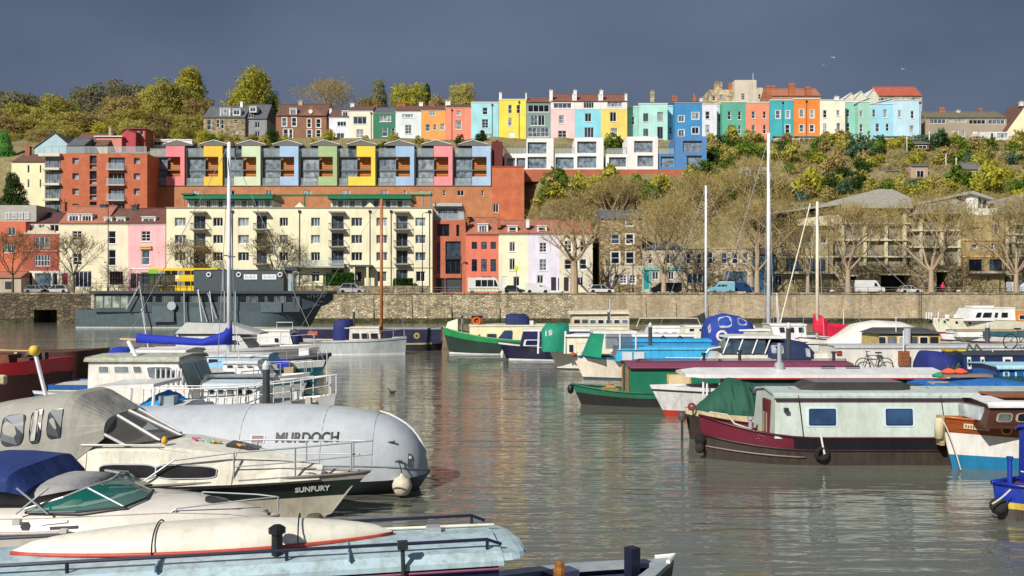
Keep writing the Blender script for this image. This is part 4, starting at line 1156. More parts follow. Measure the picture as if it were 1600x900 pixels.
# ------------------------------------------------------------------ sheds and walls on the right hillside
def shed(label, Y, a, b, yt, yb, mat, ridge, wins, rm=None, name='garden_shed'):
    return building(name, label, Y, a, b, yt, yb, mat, wins, depth=2.6, roof=('gx', ridge, rm or plain('#6b6a66', .7)), cat='shed', group='garden sheds on the hillside', rec=.08)
shed('pinkish timber garden shed with glazed door on the hillside', 205, 1423, 1450, 260, 288, timber('#b49a86'), 257.5, [(1432, 266, 1444, 281, 'c')])
shed('low blue-grey shed left of the pinkish timber shed', 207, 1384, 1406, 268, 282, wall('#7f93a3'), 264, [(1390, 271, 1400, 277, 'c')])
shed('small summer house with pyramid roof and posts near the right edge', 207, 1503, 1535, 265, 282, timber('#9a8f7a'), 255, [(1508, 268, 1514, 279, 'p'), (1518, 268, 1524, 279, 'p'), (1528, 268, 1533, 279, 'p')])
shed('brown open shelter in the gardens below the palest blue house', 222, 1425, 1452, 225, 234, timber('#6b4a36'), 222, [(1429, 227, 1448, 233, 't')])
t = shed('white glazed conservatory above the plane trees', 200, 1158, 1205, 267, 285, wall('#c9d3d0'), 262, [(1161 + i * 6, 268.5, 1166 + i * 6, 279, 'p') for i in range(7)], plain('#c3d4d6', .3), 'conservatory')
for i, (a, b, yt, yb, Y, hx) in enumerate(((1283, 1335, 219, 229, 226, '#a58f6e'), (1375, 1425, 255, 266, 212, '#a08462'), (1440, 1480, 258, 264, 209, '#b09a78'), (1536, 1600, 236, 258, 214, '#b39a6f'), (1556, 1600, 258, 272, 209, '#c79a3e'), (1215, 1260, 236, 243, 221, '#9b8a6c'), (1112, 1165, 251, 268, 212, '#9d9588'))):
    lab = ('stone garden wall under the cream hilltop house', 'rosy stone garden wall left of the pinkish shed', 'short pale garden wall behind the pinkish shed', 'tan terrace wall below the white annex', 'yellow ochre bank wall at the right edge', 'mossy garden wall below the turquoise house', 'grey garden fence wall beside the blue villa')[i]
    o = MB().box(PX(a, Y), PX(b, Y), Y - .2, Y + .2, PZ(yb, Y) - 1.5, PZ(yt, Y)).make('garden_wall', stone(hx, 2.0, .1))
    tag(o, lab, 'wall', 'garden walls on the hillside')
for lab, px, y0, y1, Y in (('tall pale garden pole right of the pinkish shed', 1478, 241, 262, 210), ('tall white pole beside the summer house', 1494, 246, 288, 206), ('slim flag pole below the palest blue house', 1417, 213, 238, 220), ('thin pole with pale top on the left garden slope', 1452, 205, 232, 224)):
    o = MB().tube([(PX(px, Y), Y, PZ(y1, Y) - .5), (PX(px, Y), Y, PZ(y0, Y))], .1, 6).tube([(PX(px, Y) - .3, Y, PZ(y0, Y) - .4), (PX(px, Y) + .3, Y, PZ(y0, Y) - .4)], .05, 5).make('garden_pole', WHITE)
    tag(o, lab, 'pole', 'garden poles on the hillside')

# ------------------------------------------------------------------ trees and shrubs
def ribbon(mb, a, b, w, up):
    d = (b - a)
    s = d.cross(up)
    s = s.normalized() * w if s.length > 1e-5 else Vector((w, 0, 0))
    mb.q(a - s, a + s, b + s * .4, b - s * .4)
def rvec(r):
    while True:
        v = Vector((r.uniform(-1, 1), r.uniform(-1, 1), r.uniform(-1, 1)))
        if .05 < v.length < 1:
            return v.normalized()
BARK = timber('#a8947a', .9)
BARKD = timber('#5f5340', .9)
def bare_tree(seed, h, trunk_h, spread, r0, twigs=10, leaf=.5, lv=4, fan=.62):
    """trunk and limbs in one mesh, the fine twigs and buds of the crown in a second and third"""
    r = random.Random(seed)
    tr, tw, bd = MB(), MB(), MB()
    ends = []
    def grow(p, d, ln, rad, lev):
        n = 3
        pts = [p]
        q = p
        dd = d
        for i in range(n):
            dd = (dd + rvec(r) * .22 + Vector((0, 0, .10))).normalized()
            q = q + dd * (ln / n)
            pts.append(q)
        tr.tube(pts, rad, 6 if lev < 2 else 4 if lev < 3 else 3, rad * .58)
        if lev >= lv:
            ends.append((pts[1], q, dd, ln))
            return
        k = 4 if lev == 0 else r.choice((3, 3, 4))
        ph = r.uniform(0, 6.28)
        for i in range(k):
            a = ph + i * 6.283 / k + r.uniform(-.35, .35)
            side = Vector((math.cos(a), math.sin(a), r.uniform(-.1, .35)))
            nd = (dd * r.uniform(.55, .95) + side * fan * r.uniform(.8, 1.3)).normalized()
            st = pts[-1] if i else pts[-1]
            grow(st, nd, ln * r.uniform(.62, .82), rad * .52, lev + 1)
        if lev >= 1:
            ends.append((pts[1], q, dd, ln))
    tr.tube([(0, 0, -.6), (0, 0, .1), (.05, .03, trunk_h * .5), (0, 0, trunk_h)], r0 * 1.25, 9, r0 * .85)
    for i in range(5):
        a = i * 1.2566 + r.uniform(-.3, .3)
        d = Vector((math.cos(a) * spread, math.sin(a) * spread, r.uniform(.75, 1.1))).normalized()
        grow(Vector((0, 0, trunk_h - .15)), d, (h - trunk_h) * .34, r0 * .5, 1)
    grow(Vector((0, 0, trunk_h - .15)), Vector((.05, .02, 1)), (h - trunk_h) * .36, r0 * .55, 1)
    for a, b, d, ln in ends:
        for k in range(twigs):
            s = a.lerp(b, r.uniform(.1, 1))
            dd = (d * r.uniform(.2, 1) + rvec(r) * .9 + Vector((0, 0, .25))).normalized()
            L = r.uniform(.5, 1.5)
            e = s + dd * L
            ribbon(tw, s, e, .022, rvec(r))
            for _ in range(2):
                s2 = s.lerp(e, r.uniform(.3, .9))
                e2 = s2 + (dd + rvec(r) * .8).normalized() * L * .5
                ribbon(tw, s2, e2, .014, rvec(r))
                if r.random() < leaf:
                    c = e2
                    u, v = rvec(r) * .085, rvec(r) * .085
                    bd.q(c - u - v, c + u - v, c + u + v, c - u + v)
    return tr, tw, bd
TWIG = leafmat('#968450', '#d2be84')
BUD = leafmat('#8f8834', '#c4b452')
TWIG2 = leafmat('#5b4c38', '#8f7a55')
bt = {}
for key, args in {'plane_a': (11, 17, 3.4, .8, .40, 7, .28, 4), 'plane_b': (23, 17, 3.0, .9, .38, 7, .28, 4), 'plane_c': (71, 17, 3.8, .65, .42, 7, .22, 4), 'pruned': (37, 13, 4.6, 1.3, .55, 6, .05, 3), 'street_a': (41, 10, 2.6, .7, .16, 6, .12, 3), 'street_b': (57, 10, 2.4, .8, .15, 6, .12, 3)}.items():
    tr, tw, bd = bare_tree(*args)
    dark = key.startswith('street')
    nt = len(tw.f)
    o_ = len(tw.v)
    tw.v += bd.v
    tw.f += [tuple(i + o_ for i in f) for f in bd.f]
    me = tw.mesh('crown', TWIG2 if dark else TWIG)
    me.materials.append(BUD)
    me.polygons.foreach_set('material_index', [0] * nt + [1] * (len(tw.f) - nt))
    bt[key] = (tr.mesh('trunk', BARKD if dark else BARK), me)
def put_bare(key, label, px, py, Y, height, rz, name='plane_tree', group='bare plane trees along the quay', base=None):
    h0 = {'plane_a': 17, 'plane_b': 17, 'plane_c': 17, 'pruned': 13}.get(key, 10)
    t = thing(name, label, 'tree', (PX(px, Y), Y, base if base is not None else PZ(py, Y)), rz, group)
    t.scale = (height / h0,) * 3
    for nm, me in zip(('trunk', 'crown'), bt[key]):
        if len(me.polygons):
            link(nm, me, t)
    return t
put_bare('pruned', 'pruned plane tree with thick spreading limbs before the cream and grey house', 897, 457, 153, 15.5, .4)
put_bare('plane_a', 'plane tree crown rising behind the pruned tree and lavender house', 880, 400, 176, 15, 1.9, base=10)
put_bare('plane_b', 'plane tree with reddish trunk in front of the greyish shop', 1037, 457, 153, 18, .2)
put_bare('plane_c', 'plane tree behind the tan workshop, between two quay trees', 960, 410, 177, 18, 2.6, base=12)
put_bare('plane_b', 'plane tree growing up the slope above the tan workshop', 1100, 410, 178, 17, 4.0, base=14)
put_bare('plane_a', 'plane tree beside the dark blue frontage and tall white mast', 1183, 457, 153, 18.5, 3.3)
put_bare('plane_b', 'plane tree on the slope behind the tall white mast', 1180, 400, 180, 16, 5.2, base=18)
put_bare('plane_c', 'plane tree left of the white van and dark garage', 1325, 457, 153, 17, 1.2)
put_bare('plane_a', 'plane tree in front of the glass and stone block', 1455, 457, 153, 18.5, .9)
put_bare('plane_b', 'plane tree at the right edge before the glazed block', 1588, 457, 153, 18, 2.4)
put_bare('plane_c', 'plane tree before the brown brick modern block', 1262, 457, 154, 13, 5.0)
G2 = 'small bare street trees on the left quay'
put_bare('street_a', 'bare young tree in front of the wide cream house', 115, 457, 155, 12, .3, 'street_tree', G2)
put_bare('street_b', 'bare young tree at the far left by the orange-roofed shed', 20, 457, 154, 13, 1.4, 'street_tree', G2)
put_bare('street_b', 'bare young tree behind the yellow bus against the cream block', 297, 457, 157, 11.5, 2.2, 'street_tree', G2)
put_bare('street_a', 'bare young tree against the cream block left of the downpipe', 431, 457, 157, 12.5, 3.1, 'street_tree', G2)
# dense budding brushwood covering the slope under the plane trees
r = random.Random(5)
bm_ = MB()
for i in range(5200):
    px = r.uniform(818, 1640)
    Y = r.uniform(177, 232)
    x = PX(px, Y)
    if Y > 203 and px < 1108:
        continue
    z = land_z(x, Y)
    a = Vector((x, Y, z - .1))
    for k in range(5):
        d = (Vector((0, 0, 1)) + rvec(r) * .95).normalized()
        ribbon(bm_, a, a + d * r.uniform(.5, 1.7), .06, rvec(r))
o = bm_.make('brambles', leafmat('#877a42', '#c6b470'), kind='stuff')
o['label'] = 'tangled dry brambles covering the hillside below the houses'
gm_ = MB()
for i in range(9000):
    px = r.uniform(1090, 1640)
    Y = r.uniform(179, 233)
    x = PX(px, Y)
    if math.sin(x * .3) + math.sin(Y * .41 + x * .1) < -.1:
        continue
    z = land_z(x, Y)
    a = Vector((x, Y, z - .05))
    for k in range(4):
        ribbon(gm_, a, a + (Vector((0, 0, 1)) + rvec(r) * 1.2).normalized() * r.uniform(.3, .9), .09, rvec(r))
o = gm_.make('rough_grass', leafmat('#5d6420', '#a09a3a'), kind='stuff')
o['label'] = 'patchy rough green grass on the garden slope'

def leafy(seed, lobes, n, size, h):
    """crown of leaf clumps filling several lobes; trunk with limbs"""
    r = random.Random(seed)
    cr, tr = MB(), MB()
    tr.tube([(0, 0, -1), (.1, 0, h * .3), (0, .1, h * .62)], h * .03, 7, h * .015)
    for c, rad in lobes:
        c = Vector(c)
        tr.tube([(0, 0, h * .25), c * .6 + Vector((0, 0, h * .12)), c], h * .012, 5, h * .004)
        tot = sum(q[1] ** 2 for q in lobes)
        m = int(n * rad * rad / tot)
        for i in range(m):
            v = rvec(r)
            rr = rad * r.uniform(.55, 1.0) ** .6 * (1 + .16 * math.sin(v.x * 7 + seed) * math.sin(v.y * 6) + .1 * math.sin(v.z * 11))
            p = c + Vector((v.x * rr, v.y * rr, v.z * rr * .88))
            for k in range(3):
                s = size * r.uniform(.5, 1.2)
                p2 = p + rvec(r) * size
                nrm = (v + rvec(r) * .9).normalized()
                u = nrm.cross(rvec(r))
                if u.length < .05:
                    continue
                u = u.normalized() * s
                w = nrm.cross(u).normalized() * s * .6
                cr.q(p2 - u, p2 - w * .8, p2 + u, p2 + w)
    return cr, tr
LB = {'a': [((0, 0, 9), 4.2), ((-3.4, .5, 7), 3.2), ((3.2, -.4, 7.2), 3.3), ((0, 2.4, 7), 3.2), ((.6, -2.6, 6.2), 3.0), ((-1.6, -1, 11.3), 2.6), ((1.8, .6, 11.6), 2.4)],
      'b': [((0, 0, 8), 4.4), ((-4, 0, 6), 3.2), ((4.2, .3, 5.8), 3.1), ((-1.8, -1.6, 10.4), 2.7), ((2.4, 1, 9.8), 3.0), ((0, -2.8, 5.2), 2.8)],
      'c': [((0, 0, 10.5), 3.0), ((-1.7, .4, 7.6), 3.0), ((1.8, -.2, 7.4), 3.0), ((.2, -1.6, 5), 2.9), ((.3, .2, 13), 1.9)]}
crowns = {}
for k, lobes in LB.items():
    cr, tr = leafy(ord(k), lobes, 5200, .23, 9)
    crowns[k] = (cr, tr.mesh('trunk', BARKD))
OL = leafmat('#8a8638', '#c8be66'); OLB = leafmat('#8a7844', '#c4b074'); YG = leafmat('#8f922e', '#d2c850'); DKG = leafmat('#1d3314', '#4c682c'); GRY = leafmat('#6e6e50', '#a09c74')
cm_cache = {}
def put_leafy(k, mat, label, px, py_top, Y, wid, name='hill_tree', group='leafy trees along the skyline', zb=None):
    key = (k, mat.name)
    if key not in cm_cache:
        cm_cache[key] = crowns[k][0].mesh('crown', mat)
    x = PX(px, Y)
    if zb is None:
        zb = land_z(x, Y) - 5.0
    htop = PZ(py_top, Y) - zb
    t = thing(name, label, 'tree', (x, Y, zb), rnd.uniform(0, 6), group)
    h0 = {'a': 14.0, 'b': 13.0, 'c': 14.9}[k]
    w0 = {'a': 13.0, 'b': 14.6, 'c': 9.5}[k]
    sx = wid * Y / FPX / w0
    t.scale = (sx, sx, htop / h0)
    link('crown', cm_cache[key], t)
    link('trunk', crowns[k][1], t)
for k, m, lab, px, pt, Y, wd in (
        ('a', GRY, 'hazy grey-green tree at the far left skyline', 8, 138, 300, 90),
        ('b', OL, 'olive tree low at the left edge of the ridge', 38, 160, 276, 95),
        ('a', OL, 'broad olive tree above the pale blue gabled house', 92, 148, 270, 105),
        ('b', GRY, 'hazy grey-green tree behind the broad olive tree', 138, 128, 300, 95),
        ('a', OLB, 'brown budding tree in the middle of the left wood', 188, 148, 262, 100),
        ('b', GRY, 'grey-brown tree on the skyline behind the brown budding tree', 196, 123, 295, 90),
        ('a', OL, 'olive tree right of the brown budding tree', 238, 132, 268, 95),
        ('c', YG, 'tallest yellow-green tree above the first coloured flats', 296, 103, 275, 80),
        ('b', OL, 'olive tree in front of the tallest yellow-green tree', 268, 122, 262, 90),
        ('b', OLB, 'brown-olive tree left of the grey stone villa', 312, 150, 252, 72),
        ('a', YG, 'yellow-green tree right above the grey stone villa', 398, 104, 268, 104),
        ('c', DKG, 'dark tree gap filler between villa and brick villa', 422, 150, 256, 40),
        ('c', GRY, 'grey-green tree left of the round yellow tree', 592, 121, 285, 42),
        ('b', YG, 'round yellow-green tree behind the dark green and white houses', 640, 125, 272, 82),
        ('c', DKG, 'small dark conifer-like tree between two yellow trees', 668, 128, 280, 22),
        ('a', OL, 'yellow-olive tree behind the salmon house', 722, 127, 268, 66),
        ('b', OLB, 'low brown-olive tree behind the orange house', 684, 148, 262, 60),
        ('b', OLB, 'low olive scrub tree behind the cream and green houses', 580, 150, 262, 70),
        ('b', OLB, 'brown tree low behind the brick block chimneys', 150, 176, 246, 120),
        ('a', OL, 'wide olive tree low between the two brown trees', 204, 170, 244, 110),
        ('b', OL, 'wide olive tree low left of the grey stone villa', 300, 176, 243, 80),
        ('a', OL, 'dense olive tree low above the pale blue gable', 104, 176, 244, 110),
        ('b', OLB, 'brown-olive tree low at the left frame edge', 12, 178, 242, 100),
        ('a', GRY, 'hazy tree on the skyline between the two olive trees', 60, 146, 310, 110),
        ('a', GRY, 'hazy tree on the skyline left of the tallest tree', 250, 132, 305, 90),
        ('a', OLB, 'brown tree low above the white villa roof', 255, 178, 246, 100),
        ('b', OL, 'olive tree low at the left above the cream house', 60, 185, 246, 100)):
    put_leafy(k, m, lab, px, pt, Y, wd)
for i, (px, pt, wd, m) in enumerate(((15, 205, 60, OL), (62, 200, 62, OLB), (112, 196, 70, OL), (160, 192, 70, YG), (208, 186, 64, OL), (246, 194, 60, OLB), (282, 196, 60, OL), (322, 204, 50, YG), (425, 200, 34, DKG), (352, 208, 46, OL), (395, 210, 46, OLB))):
    put_leafy('b', m, ('low olive thicket at the left frame edge', 'low brown thicket above the cream house roof', 'low olive thicket above the brick block roof rail', 'yellow-green thicket behind the salmon house chimney', 'low olive thicket right of the brick turret', 'brown thicket above the low white house', 'low olive thicket above the first pink flat', 'yellow-green thicket at the foot of the grey stone villa', 'dark thicket between stone villa and brick villa', 'low olive thicket in front of the grey stone villa', 'low brown thicket in front of the blue-grey house')[i], px, pt, 232, wd, group='thickets below the skyline wood', name='thicket')
put_leafy('c', leafmat('#3f8a30', '#86c86a'), 'fresh bright green tree at the left edge', 8, 203, 214, 34, zb=30)
put_leafy('c', DKG, 'dark evergreen conifer before the cream house at the left edge', 22, 268, 188, 50, zb=15)
put_leafy('b', DKG, 'dark evergreen tree filling the gap beside the brown stone house', 932, 360, 170, 28, zb=6)
t = put_bare('plane_b', 'large bare grey-brown tree on the skyline behind the brick villa', 514, 160, 270, 17.5, .7, 'skyline_tree', 'leafy trees along the skyline')
t.scale = (1.25, 1.25, 1.1)
t.location = (PX(514, 270), 270, land_z(PX(514, 270), 270))
# garden shrubs: a few crowns shared by many individuals
SH = {}
for k, (n, s) in {'round': (260, .2), 'loose': (200, .24)}.items():
    cr, tr = leafy(hash(k) % 7 + (1 if k == 'round' else 3), [((0, 0, 1.1), 1.15), ((.7, .2, .8), .8), ((-.7, -.1, .8), .85), ((.1, -.6, .6), .8)] if k == 'round' else [((0, 0, 1.2), .9), ((.9, .1, .7), .7), ((-.8, .3, 1.0), .6), ((.2, -.7, .5), .7), ((-.3, .2, 1.8), .5)], n, s, 1.4)
    SH[k] = (cr, tr.mesh('stem', BARKD))
sh_c = {}
shm = [('dark green', DKG), ('yellow-green', YG), ('olive', OL), ('blue-green', leafmat('#33503a', '#6f8a66')), ('brown', OLB), ('grass green', leafmat('#39541a', '#7f9a34'))]
def shrub(px, py, Y, wid, k, ci, label):
    nm, mat = shm[ci]
    key = (k, ci)
    if key not in sh_c:
        sh_c[key] = SH[k][0].mesh('foliage', mat)
    x = PX(px, Y)
    s = wid * Y / FPX / 3.2
    t = thing('garden_shrub', label, 'shrub', (x, Y, land_z(x, Y) - .2), rnd.uniform(0, 6), 'shrubs on the garden slope')
    t.scale = (s, s, s * rnd.uniform(.8, 1.25))
    link('foliage', sh_c[key], t)
    link('stem', SH[k][1], t)
r = random.Random(21)
spots = [(1372, 212, 228, 26, 'round', 0, 'round dark green bush below the light sky blue house'), (1345, 240, 216, 52, 'round', 3, 'big blue-green bush in the middle of the garden slope'),
         (1497, 222, 226, 28, 'round', 5, 'rounded grass green bush below the long beige house'), (1470, 224, 227, 36, 'round', 0, 'wide dark bush left of the rounded green bush'), (1265, 290, 186, 56, 'loose', 1, 'large yellow-green bush above the brown modern block'),
         (1515, 255, 211, 30, 'round', 3, 'grey-green bush beside the summer house'), (1305, 258, 206, 44, 'loose', 4, 'brown leafless bush left of the big blue-green bush'), (1236, 250, 212, 40, 'loose', 2, 'olive bush near the mossy garden wall'),
         (955, 222, 224, 34, 'round', 5, 'green garden bush behind the middle white villa'), (968, 215, 226, 24, 'loose', 0, 'darker garden bush beside the green one behind the villas'), (1108, 208, 230, 28, 'loose', 1, 'yellow-green shrub by the lavender white house'),
         (1130, 232, 222, 40, 'round', 0, 'dark green shrub right of the blue villa'), (1160, 240, 218, 44, 'round', 5, 'leafy green shrub above the conservatory'), (1172, 215, 229, 34, 'round', 2, 'olive shrub below the coral house'),
         (1145, 250, 214, 30, 'loose', 2, 'light olive shrub left of the conservatory'), (870, 285, 198, 54, 'loose', 5, 'green scrub beside the orange brick end block'), (955, 288, 200, 50, 'loose', 1, 'green-yellow scrub under the brick retaining wall'), (1095, 288, 198, 60, 'loose', 5, 'fresh green scrub below the blue villa'),
         (1545, 290, 190, 60, 'loose', 1, 'yellow-green scrub above the ochre block penthouse'), (1500, 290, 190, 50, 'loose', 5, 'green scrub left of the yellow-green scrub at right'), (1590, 232, 222, 40, 'loose', 2, 'olive scrub at the right edge below the cream gable')]
for s in spots:
    shrub(*s)
NTH = ['first', 'second', 'third', 'fourth', 'fifth', 'sixth', 'seventh', 'eighth', 'ninth', 'tenth', 'eleventh', 'twelfth', 'thirteenth', 'fourteenth', 'fifteenth', 'sixteenth', 'seventeenth', 'eighteenth', 'nineteenth', 'twentieth', 'twenty-first', 'twenty-second', 'twenty-third', 'twenty-fourth', 'twenty-fifth', 'twenty-sixth']
todo = {}
for i in range(190):
    Y = r.uniform(180, 231)
    px = r.uniform(1108, 1625)
    if Y < 205 and r.random() < .35:
        px = r.uniform(825, 1625)
    ci = r.choice((0, 1, 1, 2, 2, 2, 3, 4, 5, 5))
    w = 'near the hilltop houses' if Y > 216 else 'halfway down the slope' if Y > 198 else 'just above the quay roofs'
    todo.setdefault((ci, w), []).append((px, Y, r.uniform(14, 36), r.choice(('round', 'loose'))))
for i in range(34):
    ci = r.choice((2, 2, 1, 4, 5))
    todo.setdefault((ci, 'under the brick retaining wall'), []).append((r.uniform(826, 1120), r.uniform(178, 200), r.uniform(22, 44), 'loose'))
for i in range(26):
    ci = r.choice((0, 1, 2, 5, 4))
    todo.setdefault((ci, 'behind the coloured flats'), []).append((r.uniform(300, 790), r.uniform(219, 231), r.uniform(12, 24), r.choice(('round', 'loose'))))
for (ci, w), lst in todo.items():
    for k, (px, Y, wd, kd) in enumerate(sorted(lst)):
        shrub(px, 0, Y, wd, kd, ci, 'small %s shrub %s, %s from the left' % (shm[ci][0], w, NTH[min(k, 25)]))
# clipped hedges by the cream block
for lab, a, b, y0, y1 in (('long clipped green hedge left of the cream block porch', 505, 553, 427, 446), ('short clipped green hedge right of the cream block porch', 614, 644, 436, 446.5)):
    Y = 158.8
    hd = MB()
    rr = random.Random(a)
    x0, x1, z0, z1 = PX(a, Y), PX(b, Y), PZ(458, Y), PZ(y0, Y)
    hd.box(x0, x1, Y, Y + 1.4, z0, z1 - .15)
    for i in range(1500):
        p = Vector((rr.uniform(x0, x1), Y - rr.uniform(-.05, .18), rr.uniform(z0, z1))) if rr.random() < .7 else Vector((rr.uniform(x0, x1), rr.uniform(Y, Y + 1.4), z1 - rr.uniform(-.1, .2)))
        u, v = rvec(rr) * .16, rvec(rr) * .16
        hd.q(p - u, p - v, p + u, p + v)
    tag(hd.make('hedge', leafmat('#16330f', '#3f6a1d')), lab, 'hedge')

# ------------------------------------------------------------------ vehicles and street furniture on the quay
TYRE = plain('#17181a', .9)
WH = MB().lathe([(.2, -.1), (.32, -.1), (.335, -.06), (.335, .06), (.32, .1), (.2, .1)], n=14).mesh('wheel', TYRE)
RIM = MB().lathe([(.02, .085), (.2, .085), (.21, .06), (.2, -.06)], n=10).mesh('rim', STEEL)
CG = glass('#20272c')
def car(label, px, Y, L, H, W, hexc, kind='hatch', flip=False, name='parked_car', cat='car', k=None):
    m = gel(hexc, .22, .1)
    t = thing(name, label, cat, (PX(px, Y), Y, 4.945), math.pi if flip else 0, 'vehicles parked along the far quay')
    h = L / 2
    if kind == 'van':
        low = [(-h, .35), (h, .35), (h, .75), (h - .12, 1.05), (h - .75, 1.15), (h - 1.45, H - .12), (h - 1.8, H), (-h + .08, H), (-h, H - .1)]
        body = MB().loft([[(x, -W / 2, z) for x, z in low], [(x, W / 2, z) for x, z in low]], True, True).make('body', m, t)
        y0 = W / 2 + .012
        for s in (-1, 1):
            ws = [(h - 1.15, 1.2, h - 1.85, H - .45)] + [(h - 2.0 - i * 1.05, 1.2, h - 2.95 - i * 1.05, H - .42) for i in range(int((L - 2.6) / 1.05) if k == 'bus' else (1 if k == 'camper' else 0))]
            for i, (xa, za, xb, zb) in enumerate(ws):
                x2 = xa - (.42 if i == 0 else 0)
                MB().hexa([(xa, s * (y0 - .02), za), (xb, s * (y0 - .02), za), (xb, s * (y0 - .02), zb), (x2, s * (y0 - .02), zb)], [(xa, s * y0, za), (xb, s * y0, za), (xb, s * y0, zb), (x2, s * y0, zb)]).make('side_window', CG, t)
        MB().hexa([(h - .70, -W * .44, 1.17), (h - .70, W * .44, 1.17), (h - 1.38, W * .42, H - .2), (h - 1.38, -W * .42, H - .2)], [(h - .68, -W * .44, 1.18), (h - .68, W * .44, 1.18), (h - 1.36, W * .42, H - .19), (h - 1.36, -W * .42, H - .19)]).make('windscreen', CG, t)
    else:
        bz = .92 if kind == 'suv' else .82
        low = [(-h, .3), (h, .28), (h + .02, .55), (h - .1, bz - .14), (h - .9, bz), (-h + .25, bz + .06), (-h, bz - .1)]
        MB().loft([[(x * .98, -W / 2 + .06, z) for x, z in low], [(x, -W / 2, z) for x, z in low], [(x, W / 2, z) for x, z in low], [(x * .98, W / 2 - .06, z) for x, z in low]], True, True).make('body', m, t)
        gh = [(h - 1.05, bz - .01), (h - 1.75, H - .05), (-h + .75, H - .05), (-h + .15, bz + .03)]
        MB().loft([[(x, -W / 2 + .07 + (.14 if z > 1.1 else 0), z) for x, z in gh], [(x, W / 2 - .07 - (.14 if z > 1.1 else 0), z) for x, z in gh]], True, True).make('greenhouse', CG, t)
        MB().hexa([(h - 1.72, -W / 2 + .2, H - .049), (h - 1.72, W / 2 - .2, H - .049), (-h + .7, W / 2 - .2, H - .049), (-h + .7, -W / 2 + .2, H - .049)], [(h - 1.85, -W / 2 + .28, H), (h - 1.85, W / 2 - .28, H), (-h + .85, W / 2 - .28, H), (-h + .85, -W / 2 + .28, H)]).make('roof', m, t)
        for s in (-1, 1):
            for xa, xb in ((h - 1.02, h - 1.72), (.0, -.05), (-h + .2, -h + .78)):
                MB().tube([(xa, s * (W / 2 - .06), bz), (xb, s * (W / 2 - .2), H - .03)], .045, 5).make('pillar', m, t)
    for s in (-1, 1):
        for x in (h - .8, -h + .75):
            w = link('wheel', WH, t, (x, s * (W / 2 - .1), .33))
            w.rotation_euler = (R(90) * -s, 0, 0)
            link('rim', RIM, w)
        MB().box(h - .14, h + .035, s * W * .36 - .18, s * W * .36 + .18, .58, .74).make('headlight', plain('#e8ecec', .1), t)
        MB().box(-h - .02, -h + .05, s * W * .4 - .1, s * W * .4 + .1, .65, .9).make('tail_light', plain('#9a1a18', .2), t)
    return t
car('silver hatchback parked by the white shopfront', 59, 156, 4.1, 1.45, 1.75, '#9aa0a6')
car('maroon-grey car behind the silver hatchback', 66, 159, 4.0, 1.45, 1.75, '#6d5a5e', flip=True)
car('light grey estate car parked right of the silver hatchback', 90, 156, 4.3, 1.5, 1.75, '#c3c7ca', flip=True)
car('silver off-road car parked before the long hedge', 550, 156, 4.4, 1.75, 1.85, '#b9bcc2', 'suv')
car('white minibus with dark windows and yellow-green side stripe', 760, 156, 6.4, 2.75, 2.1, '#dcddd6', 'van', name='minibus', cat='minibus', k='bus')
mt = [o for o in bpy.data.objects if o.name.startswith('minibus')][0]
for i in range(9):
    MB().box(-2.9 + i * .6, -2.62 + i * .6, -1.075, -1.052, .55, .8).make('check_square', plain(('#b8c832', '#e0c21a')[i % 2], .4), mt)
MB().box(-3.1, 2.2, -1.07, -1.052, .84, .9).make('side_stripe', plain('#2d6a3a', .4), mt)
car('small dark motor car half hidden behind the minibus', 803, 158, 3.9, 1.45, 1.7, '#3a3f48')
car('white delivery van before the lavender house', 840, 156, 4.3, 1.85, 1.8, '#dcdcdc', 'van', name='parked_van', cat='van')
car('white hatchback right of the pruned plane tree', 939, 156, 4.4, 1.5, 1.75, '#d5d6d6')
car('black pick-up van behind the reddish plane trunk', 1040, 157, 5.4, 1.9, 1.85, '#1c1d20', 'van', flip=True, name='parked_van', cat='van')
ct = car('pale blue vintage camper van with white roof', 1127, 156, 4.3, 1.95, 1.75, '#7fb2c4', 'van', flip=True, name='camper_van', cat='van', k='camper')
MB().box(-2.0, .4, -.8, .8, 1.955, 2.06).make('white_roof', WHITE, ct)
car('dark blue van beside the vintage camper van', 1157, 157.5, 4.6, 1.95, 1.85, '#1f3f66', 'van', name='parked_van', cat='van')
car('large white van parked in front of the dark garage', 1356, 156, 5.2, 2.3, 2.0, '#d9dad8', 'van', name='parked_van', cat='van')
car('small white car with red tail in the garage mouth', 1421, 157, 3.8, 1.4, 1.7, '#d3d3d1')
car('white and blue van cut off by the right edge', 1598, 156, 4.8, 2.0, 1.9, '#c9d3dc', 'van', name='parked_van', cat='van')
# yellow and green double-decker bus behind the barge
bt_ = thing('double_decker_bus', 'yellow and green double-decker bus parked behind the grey barge', 'bus', (PX(290, 156.5), 156.5, 4.945))
YEL, GRB = gel('#efc21c', .35, .2), gel('#7ec23a', .35, .2)
MB().loft([[(x, -1.2, z) for x, z in ((-6, .4), (6, .4), (6, 2.4), (-6, 2.4))], [(x, 1.2, z) for x, z in ((-6, .4), (6, .4), (6, 2.4), (-6, 2.4))]], True, True).make('lower_deck', YEL, bt_)
MB().box(-6, 6, -1.19, 1.19, 2.403, 4.15).make('upper_deck', YEL, bt_)
MB().box(-5.9, 5.9, -1.1, 1.1, 4.153, 4.4).make('roof', YEL, bt_)
for a, b, hx in ((-6.03, -4.4, GRB), (5.0, 6.03, plain('#3f8a5a', .4))):
    MB().box(a, b, -1.215, 1.215, 2.45, 4.17).make('green_end', hx, bt_)
for i in range(8):
    for z0, z1 in ((1.35, 2.1), (3.25, 3.95)):
        x = -4.3 + i * 1.14
        MB().box(x, x + 1.02, -1.225, -1.2, z0, z1).make('bus_window', CG if i % 3 else GLS[4], bt_)
MB().box(-4.2, -.6, -1.24, -1.226, 2.5, 3.1).make('advert_panel', plain('#ece8c4', .5), bt_)
